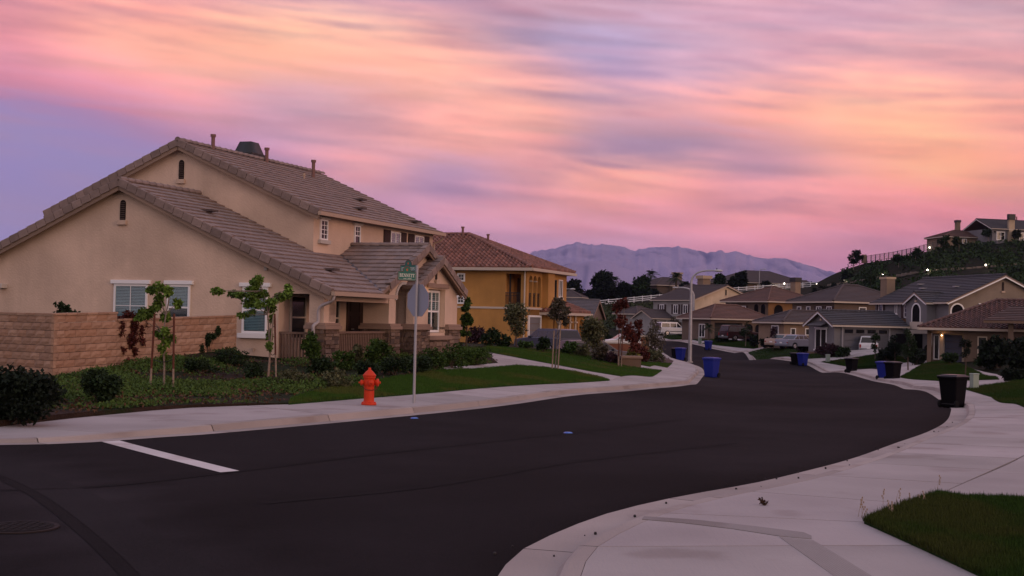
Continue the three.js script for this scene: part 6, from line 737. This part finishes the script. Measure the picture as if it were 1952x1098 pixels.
const cp = (px, py, l = .1) => gp(px, py, l);
car('parked_car', 'white estate car parked across the far driveway, behind the lamp post', at(1284, 640, 186), .42, 'suv', [.62, .62, .66]); car('pickup_truck', 'white pickup truck parked far down the street, behind the dark red tree', at(1222, 632, 222), .35, 'pickup', [.62, .61, .64], 'pickup truck');
car('parked_car', 'dark red car with roof bars parked before the dark garage', cp(1412, 650), .5, 'suv', [.028, .006, .007]); car('parked_car', 'beige saloon car behind the silver one, nose hidden', at(1496, 663, 137), .75, 'sedan', [.42, .30, .24]); car('parked_car', 'silver saloon car parked beside the purple shrubs', at(1521, 665.5, 130), .62, 'sedan', [.22, .23, .28]); car('parked_car', 'white car seen from behind before the grey garage doors', at(1657, 674, 114), 1.27, 'suv', [.60, .60, .64], 'car', .8);
car('parked_car', 'blue-grey family van parked by the garage of the orange house', at(1044, 678, 84), 2.2, 'van', [.045, .05, .075]); car('parked_car', 'dark car mostly hidden by shrubs right of the blue-grey van', at(1136, 703, 80), .45, 'van', [.05, .045, .06]); car('parked_car', 'white car tail showing behind the low brick wall', at(1187, 667, 118), 3.3, 'sedan', [.62, .6, .6]);
{ const p = at(1160, 669, 98), g = base('brick_wall', p, -.1); tag(g, 'low orange brick wall with square pillars beyond the parked cars', 'wall'); part(g, 'wall', wb(-.4, 2.6, -.5, .55, 0, .25), mat(.34, .12, .06, { map: T.stucco })); part(g, 'cap', wb(-.45, 2.65, .553, .64, -.04, .29), M.creamTrim); for (const u of [-1.0, 2.4]) { const q = part(g, 'pillar', wb(u, u + .6, -.5, 1.1, -.15, .4), mat(.30, .14, .07, { map: T.stucco })); part(q, 'cap', wb(u - .08, u + .68, 1.103, 1.22, -.23, .48), M.creamTrim); } shade(g); }
{ const p = gp(1188, 696, .14), g = base('low_wall', p, .2); tag(g, 'short low stone wall with a pale rounded cap beside the small lawn', 'wall'); part(g, 'wall', wb(-.3, .95, -.2, .32, 0, .4), M.brownTrim); part(g, 'cap', rbx(1.4, .16, .55, .06, .33, .40, -.2), M.buff); shade(g); }

// ---------------------------------------------------------------- fences
function railFence(label, A, B, n) { const g = base('rail_fence', A); tag(g, label, 'fence'); const D = B.clone().sub(A); for (let i = 0; i <= n; i++) { const c = D.clone().multiplyScalar(i / n); part(g, 'post', rbx(.15, 1.5, .15, .01, c.x, .55, c.z, 1).translate(0, c.y, 0), M.fence ??= mat(.72, .70, .72, { roughness: .5 })); } for (let i = 0; i < n; i++) for (const h of [.28, .68, 1.1]) part(g, 'rail', beam(D.clone().multiplyScalar(i / n).add(V3(0, h, .03)), D.clone().multiplyScalar((i + 1) / n).add(V3(0, h, .03)), .05, .15), M.fence); shade(g); }
railFence('white three-rail fence along the bank, right of the orange house', at(1128, 584, 296), at(1290, 568.5, 292), 10); railFence('white three-rail fence on the upper street, above the cream gabled house', at(1392, 559, 290), at(1560, 547, 300), 11);
{ const pts = []; for (let i = 0; i <= 16; i++) pts.push(hillPt(1652 + i * 8.4, 1.0).add(V3(0, -.1, 0))); const g = base('iron_fence', pts[0].clone()); tag(g, 'dark iron fence along the hilltop with a square end pillar', 'fence'); const o = pts[0]; part(g, 'pillar', bx(.9, 1.9, .9, -.6, .8, 0), sandy); for (let i = 0; i < pts.length; i++) { const c = pts[i].clone().sub(o); part(g, 'post', bx(.12, 1.6, .12, c.x, c.y + .75, c.z), M.iron); if (i) { const a = pts[i - 1].clone().sub(o); for (const h of [.2, 1.45]) part(g, 'rail', beam(a.clone().add(V3(0, h, 0)), c.clone().add(V3(0, h, 0)), .06, .06), M.iron); const b = []; for (let k = 1; k < 8; k++) { const q = a.clone().lerp(c, k / 8); b.push(bx(.03, 1.3, .03, q.x, q.y + .8, q.z)); } part(g, 'bars', b, M.iron); } } shade(g); }

// ---------------------------------------------------------------- trees and shrubs
// young trees tied to stakes; all points given on the plane of the trunk
function staked(label, bp, trunk, stakes, cl, m, n, leaf, seed, o = {}) {
  const p = gp(bp[0], bp[1], .14), d = -p.z, g = base('young_tree', p), q = (a, z = 0) => at(a[0], a[1], d).sub(p).add(V3(0, 0, z)); tag(g, label, 'tree'); const r = rng(seed); const tp = trunk.map(a => q(a)); tp[0].set(0, -.1, 0); const C = cl.map(c => { const k = q(c, (r() - .5) * (o.deep ?? .5)); const s = d / FPX; return [k.x, k.y, k.z, c[2] * s, (c[3] ?? c[2]) * s, c[2] * s]; });
  const tr = [taper(tp, o.r ?? .03, .012, 14, 7)]; const end = tp[tp.length - 1]; for (const c of C) { let b = tp[0], best = 1e9; for (let i = 1; i < tp.length; i++) { const dd = Math.hypot(tp[i].x - c[0], (tp[i].y - c[1] + .25)); if (dd < best) { best = dd; b = tp[i]; } } tr.push(taper([b.clone(), V3(lerp(b.x, c[0], .5), lerp(b.y, c[1], .6), lerp(b.z, c[2], .5)), V3(c[0], c[1], c[2])], .013, .005, 6, 5)); } part(g, 'trunk', tr, o.bark ?? M.barkPale);
  part(g, 'crown', leaves(n, clumpPick(C, .25), leaf, seed + 1, .2), m);
  for (const [a, b, m1, split, m2] of stakes) { const A = q(a, .1).setY(-.15), B = q(b, .1); if (split) { const c = A.clone().lerp(B, split); const k = part(g, 'stake', rod(A, c, .026, .025, 9), m1); part(k, 'stake_top', rod(c, B, .0262, .025, 9), m2); } else part(g, 'stake', rod(A, B, .026, .025, 9), m1); }
  if (stakes.length > 1) for (const t of o.ties ?? [.45, .85]) { const A = q(stakes[0][0], .1).setY(-.15).lerp(q(stakes[0][1], .1), t), B = q(stakes[1][0], .1).setY(-.15).lerp(q(stakes[1][1], .1), t); part(g, 'tie', tube([A, A.clone().lerp(B, .5).add(V3(0, -.06, .02)), B], .009, 10, 5), M.black); }
  return shade(g);
}
staked('young green tree tied between two rust-topped stakes, in front of the block wall', [312, 744], [[312,744],[313,700],[312,640],[316,600],[322,570],[318,556]], [[[288,744],[297,598],M.stakePale,.34,M.stakeRed],[[332,747],[334,598],M.stakePale,.34,M.stakeRed]], [[284,553,8,7],[303,548,9,8],[303,567,7,5],[322,556,8,9],[335,578,7,8],[276,598,16,9],[262,606,8,4],[293,588,9,5],[311,604,8,9],[300,577,10,5],[303,636,14,7],[316,650,8,9],[311,664,7,6],[318,632,6,6],[312,682,5,8],[328,645,5,4]], L.bright, 3600, .08, 2001);
staked('spreading young tree with pale stakes in front of the right-hand gable window', [512, 722], [[512,722],[514,680],[513,640],[510,600],[508,575],[500,555]], [[[511,722],[523,600],M.stakePale],[[528,720],[525,598],M.stakePale,.42,M.stakeRed]], [[408,553,8,4],[424,556,11,5],[440,560,13,6],[458,562,11,6],[474,552,12,8],[487,541,10,11],[496,533,7,8],[482,566,12,8],[470,578,12,7],[495,580,12,7],[458,600,12,5],[474,595,8,5],[508,588,11,7],[520,575,10,7],[533,566,11,7],[546,560,9,8],[556,551,6,9],[512,608,6,8],[508,640,6,12],[516,660,5,8],[500,560,10,8]], L.bright, 5400, .075, 2003, { deep: 1.1 });
staked('young tree with dull red leaves tied to tall pale stakes, on the front lawn path', [1058, 705], [[1058,705],[1061,660],[1064,620],[1066,590]], [[[1052,704],[1056,630],M.stakePale],[[1063,704],[1069,612],M.stakePale]], [[1058,588,9,10],[1068,580,9,9],[1078,592,8,9],[1064,602,10,8],[1052,600,6,7],[1074,606,7,7],[1060,574,6,6],[1078,615,5,5]], L.grey, 900, .13, 2005);
staked('young dark red tree tied to two rust stakes at the end of the sloping lawn', [1180, 698], [[1180,698],[1183,650],[1188,610],[1190,585]], [[[1178,698],[1180,622],M.stakePale,.3,M.stakeRed],[[1184,699],[1187,618],M.stakePale,.3,M.stakeRed]], [[1180,585,9,12],[1190,578,8,10],[1186,610,9,10],[1200,628,12,10],[1210,645,12,11],[1196,640,9,8],[1214,618,8,8],[1178,615,8,8],[1208,660,9,8],[1220,633,6,6]], L.red, 1500, .16, 2007, { deep: 1.6 });
function tr(label, px, py, top, rxp, o, grp) { const p = o.d ? at(px, py, o.d) : gp(px, py, .1), s = -p.z / FPX, h = (py - top) * s; return tree(o.name ?? 'tree', label, p, { h, rx: rxp * s, ry: (o.ry ?? (py - top) * .42) * s, cy: o.cyp ? (py - o.cyp) * s : undefined, n: o.n ?? 900, leaf: o.leaf ?? 3.2 * s, m: o.m ?? L.dark, seed: o.seed ?? Math.floor(px * 7 + py), k: o.k, bark: o.bark, r: o.r, shell: o.shell }, grp); }
tr('loose green tree in front of the orange house balcony', 984, 662, 570, 27, { ry: 36, cyp: 606, n: 1500, m: L.olive, k: 18, leaf: .16 }); tr('slim dark green tree between the corner house and the orange house', 887, 664, 556, 14, { ry: 48, cyp: 606, n: 1300, m: L.mid, k: 14, leaf: .15 }); tr('grey-green willowy tree left of the dark red tree', 1132, 683, 598, 26, { ry: 38, cyp: 636, n: 2000, m: L.olive, k: 20, leaf: .17 }); tr('wispy grey-olive shrub tree right of the dark red tree', 1248, 686, 600, 22, { ry: 38, cyp: 645, n: 700, m: L.grey, k: 18, leaf: .18 });
for (const [px, py, w, top, m, n, leaf, l] of [[905,655,24,622,'purple',900,.2,'dark reddish spiky bush beside the corner house and the tall slim tree'],[935,660,22,628,'dark',900,.15,'round dark bush in front of the orange house wall'],[960,662,16,640,'dark',500,.15,'small dark bush left of the loose tree before the orange house'],[1035,672,15,642,'dark',600,.16,'dark bush in front of the blue-grey van'],[1000,664,22,650,'mid',500,.12,'low green bush at the upper edge of the sloping lawn'],[1085,676,20,650,'mid',700,.14,'green bush right of the red-leaved staked tree'],[1110,680,18,652,'olive',600,.14,'olive bush beside the hidden dark car'],[1150,690,24,660,'grey',900,.16,'greyish low bush on the crest of the sloping lawn'],[1170,694,18,668,'purple',600,.16,'dark heathery bush beside the low stone wall'],[1205,690,16,662,'yellow',600,.15,'yellowish bush behind the low stone wall'],[1225,690,18,662,'red',700,.16,'rusty red bush under the dark red tree'],[1248,689,24,666,'olive',800,.16,'low grey-green bush at the end of the left pavement'],[1120,640,16,612,'dark',500,.25,'dark bush far behind the grey-green tree'],[1155,650,18,618,'dark',700,.3,'dark green bush far behind the brick wall']]) { const p = gp(px, py, .12), s = -p.z / FPX; bush('shrub', l, 'shrub', p, w * s, (py - top) * s, w * s * .9, L[m], n, leaf, Math.floor(px * 3 + py)); }
// around the corner house
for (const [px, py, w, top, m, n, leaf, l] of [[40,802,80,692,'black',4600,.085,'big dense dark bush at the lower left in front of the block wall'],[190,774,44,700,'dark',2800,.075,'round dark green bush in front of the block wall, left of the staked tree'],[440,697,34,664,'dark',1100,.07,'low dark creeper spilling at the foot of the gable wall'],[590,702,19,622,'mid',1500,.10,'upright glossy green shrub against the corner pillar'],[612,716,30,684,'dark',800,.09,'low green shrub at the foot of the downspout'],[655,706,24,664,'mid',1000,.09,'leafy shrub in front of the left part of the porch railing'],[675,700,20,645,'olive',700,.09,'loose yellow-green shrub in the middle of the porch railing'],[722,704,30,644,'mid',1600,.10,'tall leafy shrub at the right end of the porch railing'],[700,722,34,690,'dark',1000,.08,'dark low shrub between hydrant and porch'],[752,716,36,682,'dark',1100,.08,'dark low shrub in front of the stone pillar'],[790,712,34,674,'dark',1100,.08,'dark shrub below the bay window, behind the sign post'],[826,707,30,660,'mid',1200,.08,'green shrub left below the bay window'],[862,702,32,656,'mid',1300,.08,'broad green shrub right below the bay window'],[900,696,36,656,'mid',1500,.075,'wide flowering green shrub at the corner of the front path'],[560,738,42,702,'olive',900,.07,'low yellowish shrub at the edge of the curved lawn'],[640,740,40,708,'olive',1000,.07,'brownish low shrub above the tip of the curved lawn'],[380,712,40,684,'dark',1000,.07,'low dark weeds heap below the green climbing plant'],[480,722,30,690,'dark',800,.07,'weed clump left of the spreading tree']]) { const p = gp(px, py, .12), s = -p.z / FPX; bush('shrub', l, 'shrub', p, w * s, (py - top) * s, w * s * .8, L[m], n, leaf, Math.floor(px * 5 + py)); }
// beyond the fence and the upper street
const ft = 'dark trees beyond the white fence';
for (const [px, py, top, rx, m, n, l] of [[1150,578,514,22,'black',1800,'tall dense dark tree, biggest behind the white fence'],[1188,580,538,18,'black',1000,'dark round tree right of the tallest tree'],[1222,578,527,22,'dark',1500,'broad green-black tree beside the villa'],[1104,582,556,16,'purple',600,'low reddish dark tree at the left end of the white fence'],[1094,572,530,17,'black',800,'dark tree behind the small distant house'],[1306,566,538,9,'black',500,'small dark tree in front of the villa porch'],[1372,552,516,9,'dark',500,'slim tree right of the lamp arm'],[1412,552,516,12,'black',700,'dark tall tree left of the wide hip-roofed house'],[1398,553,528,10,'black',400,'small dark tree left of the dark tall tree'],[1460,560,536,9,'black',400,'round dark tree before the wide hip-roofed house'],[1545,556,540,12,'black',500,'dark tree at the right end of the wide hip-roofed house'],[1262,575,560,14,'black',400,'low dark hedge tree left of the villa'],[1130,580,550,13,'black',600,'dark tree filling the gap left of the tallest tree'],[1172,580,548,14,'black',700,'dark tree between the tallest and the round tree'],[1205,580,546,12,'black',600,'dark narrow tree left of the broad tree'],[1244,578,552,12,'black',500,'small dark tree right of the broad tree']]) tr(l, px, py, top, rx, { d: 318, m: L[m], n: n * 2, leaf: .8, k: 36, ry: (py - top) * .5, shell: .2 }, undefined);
palm('palm showing behind the tallest dark tree', at(1172, 578, 330), 5.6, 2.7, 16, 3001); palm('palm left of the villa, behind the broad tree', at(1240, 570, 345), 6.2, 3.2, 18, 3002); palm('tall palm in front of the villa roof', at(1288, 568, 300), 4.6, 2.6, 22, 3003, L.dark, undefined, .28); palm('low palm right of the villa roof', at(1340, 562, 330), 3.2, 2.6, 16, 3004); palm('low palm between the villa and the slim tree', at(1358, 560, 335), 3.0, 2.2, 14, 3005);
for (const [px, py, top, rx, l] of [[1175,612,586,9,'small green tree on the bank below the white fence'],[1145,612,592,9,'young tree on the bank right of the bungalow roof'],[1205,610,590,8,'young tree on the bank left of the low grey house']]) tr(l, px, py, top, rx, { d: 262, m: L.mid, n: 400, leaf: .45, k: 9 });
S('bank_shrubs', 'mixed low shrubs over the bank below the white fence', 'shrubs', leaves(6000, r => { const px = lerp(1120, 1300, r()), py = lerp(584, 628, r()); const p = gp(px, py, 0, 200); return [p.x, p.y + .2 + .9 * r() * r(), p.z, .6 + .8 * fbm(px * .1, py * .2, 3, 5)]; }, .6, 3101), leafM(.04, .05, .02), 'stuff');
// right side
palm('small palm in front of the garage wing of the gabled house', gp(1597, 668, .12), 2.0, 1.35, 18, 3201, L.mid, undefined, .1); palm('small palm before the arched house, left of the dark garage', at(1350, 651, 160), 1.6, 1.3, 14, 3203, L.dark);
tr('slender young tree in front of the grey garage doors', 1668, 686, 628, 9, { m: L.dark, n: 600, leaf: .14, ry: 24 }); tr('young dark tree left of the tiled house', 1731, 706, 622, 17, { m: L.dark, n: 1100, leaf: .14, ry: 32, k: 14 }); tr('sapling on the lawn of the tiled house', 1840, 716, 640, 12, { m: L.black, n: 600, leaf: .12, ry: 22 }); tr('sapling on the lawn before the arched house', 1421, 661, 614, 11, { m: L.dark, n: 500, leaf: .2, ry: 18, bark: M.barkPale }); tr('bare-looking young tree before the cream house door', 1284, 633, 604, 13, { m: L.grey, n: 300, leaf: .3, d: 196 }); tr('dark tree before the porch of the gabled house', 1706, 690, 634, 14, { m: L.black, n: 700, leaf: .18, ry: 26 }); tr('slim tree beside the beige car', 1474, 668, 622, 8, { m: L.purple, n: 400, leaf: .18, ry: 20 }); tr('small tree before the low grey house', 1228, 622, 598, 9, { d: 215, m: L.olive, n: 400, leaf: .35 });
for (const [px, py, w, top, m, n, leaf, l] of [[1540,676,24,652,'purple',1200,.2,'purple-leaved shrub right of the silver car'],[1578,680,24,656,'purple',1200,.2,'purple-leaved shrub left of the small palm'],[1606,680,14,662,'dark',600,.2,'dark shrub below the small palm'],[1442,662,16,636,'black',700,.25,'dark shrub between the red car and the beige car'],[1460,664,14,642,'black',600,.25,'dark shrub left of the beige car'],[1690,690,22,664,'black',900,.2,'dark shrub right of the garage of the gabled house'],[1745,696,20,664,'black',900,.18,'dark shrub beside the porch of the gabled house'],[1775,690,18,658,'black',700,.2,'dark shrub below the balcony'],[1900,700,34,646,'black',1600,.3,'large dark spiky shrub in front of the tiled house'],[1946,716,34,640,'black',1800,.25,'large dark shrub at the right edge before the tiled house'],[1868,700,22,670,'dark',800,.18,'dark shrub left of the large spiky shrub'],[1810,694,18,672,'dark',600,.2,'low shrub before the garage of the tiled house'],[1930,726,24,704,'black',700,.16,'low dark shrub above the right-hand lawn'],[1330,646,14,634,'yellow',500,.25,'low yellowish shrubs behind the lamp post'],[1310,644,12,634,'dark',400,.25,'low dark shrub left of the lamp post, far lawn'],[1372,652,10,640,'dark',400,.25,'low dark shrub beside the dark garage']]) { const p = gp(px, py, .12), s = -p.z / FPX; bush('shrub', l, 'shrub', p, w * s, (py - top) * s, w * s * .8, L[m], n, leaf, Math.floor(px * 5 + py)); }
// hillside trees and lamps
for (const [px, t, h, rx, m, l] of [[1627,.93,4.2,1.5,'black','dark tree on the skyline left of the hilltop fence'],[1638,.96,4.0,1.3,'black','taller dark tree beside the hilltop fence pillar'],[1611,.78,2.4,1.9,'black','dark bush tree at the foot of the skyline'],[1594,.62,2.6,1.9,'black','dark bush tree at the left foot of the hill'],[1565,.6,3,2.2,'black','dark tree behind the wide house at the foot of the hill'],[1713,.86,3.0,1.2,'dark','young tree on the slope below the middle of the hilltop fence'],[1745,.88,3.0,1.2,'dark','young tree on the slope below the right end of the fence'],[1800,.93,3.6,1.6,'dark','dark tree below the small hilltop house'],[1828,.92,3.2,1.3,'dark','young tree right of the small hilltop house'],[1884,.99,3.6,2.0,'dark','tree in front of the larger hilltop house'],[1940,.98,2.6,1.5,'black','small dark tree by the hilltop gable'],[1660,.62,2.6,1.3,'dark','young tree low on the hillside above the brown roof']]) { const p = hillPt(px, t); tree('tree', l, p, { h, rx, ry: h * .36, n: 600, leaf: .42, m: L[m], seed: px * 3, k: 10, bark: M.barkPale }); }
for (const [px, py, d, l] of [[1495,545,294,'left'],[1557,546,298,'right']]) hillLamp(at(px, py, d), 'small lit lamp on the ' + l + ' of the upper street fence');
function hillLamp(p, l) { const g = base('garden_lamp', p); tag(g, l, 'lamp'); const y = .5; part(g, 'post', rod(V3(0, -.8, 0), V3(0, y - .2, 0), .05), M.iron); part(g, 'globe', uvm((() => { const s = new THREE.SphereGeometry(.19, 10, 8); s.translate(0, y, 0); return s; })()), lamp([1, .86, .68], 2.6)); const pt = new THREE.PointLight(new THREE.Color(1, .82, .6), 6, 25); pt.position.set(0, y, .3); g.add(pt); shade(g); }
for (const [px, py, l] of [[1610,537,'small lit lamp low on the hillside, leftmost of the slope'],[1683,528,'small lit lamp on the hillside left of the tall pale chimney'],[1768,519,'small lit lamp on the hillside above the left of the grey roof'],[1879,511,'small lit lamp on the hillside above the gable at the right'],[1772,473,'small lit lamp at the right end of the hilltop fence']]) hillLamp(hillAt(px, py), l);
{ const mk = (pts, l) => { const P = [], pt = pts.map(q => hillAt(q[0], q[1])); for (let i = 0; i < pt.length - 1; i++) for (let k = 0; k < 6; k++) { const c = pt[i].clone().lerp(pt[i + 1], k / 6); P.push(bx(rr(1.0, 2.2), rr(.3, .55), .6, c.x, c.y + .15, c.z)); } S('stone_edging', l, 'stone edging', merge(P), mat(.20, .16, .13, { map: T.tile }), 'stuff'); }; mk([[1585,543],[1620,540],[1660,534],[1690,528]], 'pale stone edging low on the hillside, left of the chimney'); mk([[1720,524],[1770,517],[1820,515],[1880,512],[1952,506]], 'pale stone edging along the hillside above the grey roof'); }
// small growth in the near pavement
{ const dry = mat(.30, .22, .16, { side: THREE.DoubleSide }); const r = rng(88); const stalks = (label, px, py, n, h, w) => { const p = gp(px, py, .06), g = base('dry_grass', p); tag(g, label, 'dry grass'); const st = [], sd = []; for (let i = 0; i < n; i++) { const x = (r() - .5) * w, z = (r() - .5) * .2, hh = h * (.5 + .6 * r()), dx = (r() - .5) * .12; st.push(taper([V3(x, 0, z), V3(x + dx * .4, hh * .6, z), V3(x + dx, hh, z)], .0025, .001, 5, 4)); for (let k = 0; k < 5; k++) sd.push(rbx(.012, .02, .012, .004, x + dx + (r() - .5) * .025, hh - k * .022, z + (r() - .5) * .02, 1)); } part(g, 'stalk', st, dry); part(g, 'seed_head', sd, dry); shade(g); }; stalks('thin dry grass stalks at the corner of the near lawn', 1668, 985, 6, .20, .5); stalks('dry grass stalks along the edge of the near lawn', 1730, 962, 5, .17, .5); stalks('tall single dry stalk at the tip of the near lawn', 1782, 944, 1, .26, .06);
  const p = gp(1457, 962, .06); bush('weed', 'tiny dry brown weed growing in a joint of the near pavement', 'weed', p, .05, .09, .05, leafM(.06, .028, .016), 60, .03, 4001);
  const pb = []; for (let i = 0; i < 90; i++) { const k = Math.floor(lerp(4, 62, r())), o = RE[k], q = offset(RE, .02 + .4 * r())[k]; if (!q) continue; const s = .005 + .012 * r(); const e = new THREE.IcosahedronGeometry(s, 0); e.translate(q[0] + (r() - .5) * .6, G(q[0], q[1]) + s * .6, q[1] + (r() - .5) * .6); pb.push(uvm(e)); } S('pebbles', 'dark grit and pebbles scattered over the near gutter', 'pebbles', merge(pb), mat(.03, .025, .025), 'stuff'); }
camera.updateMatrixWorld();
renderer.render(scene, camera);
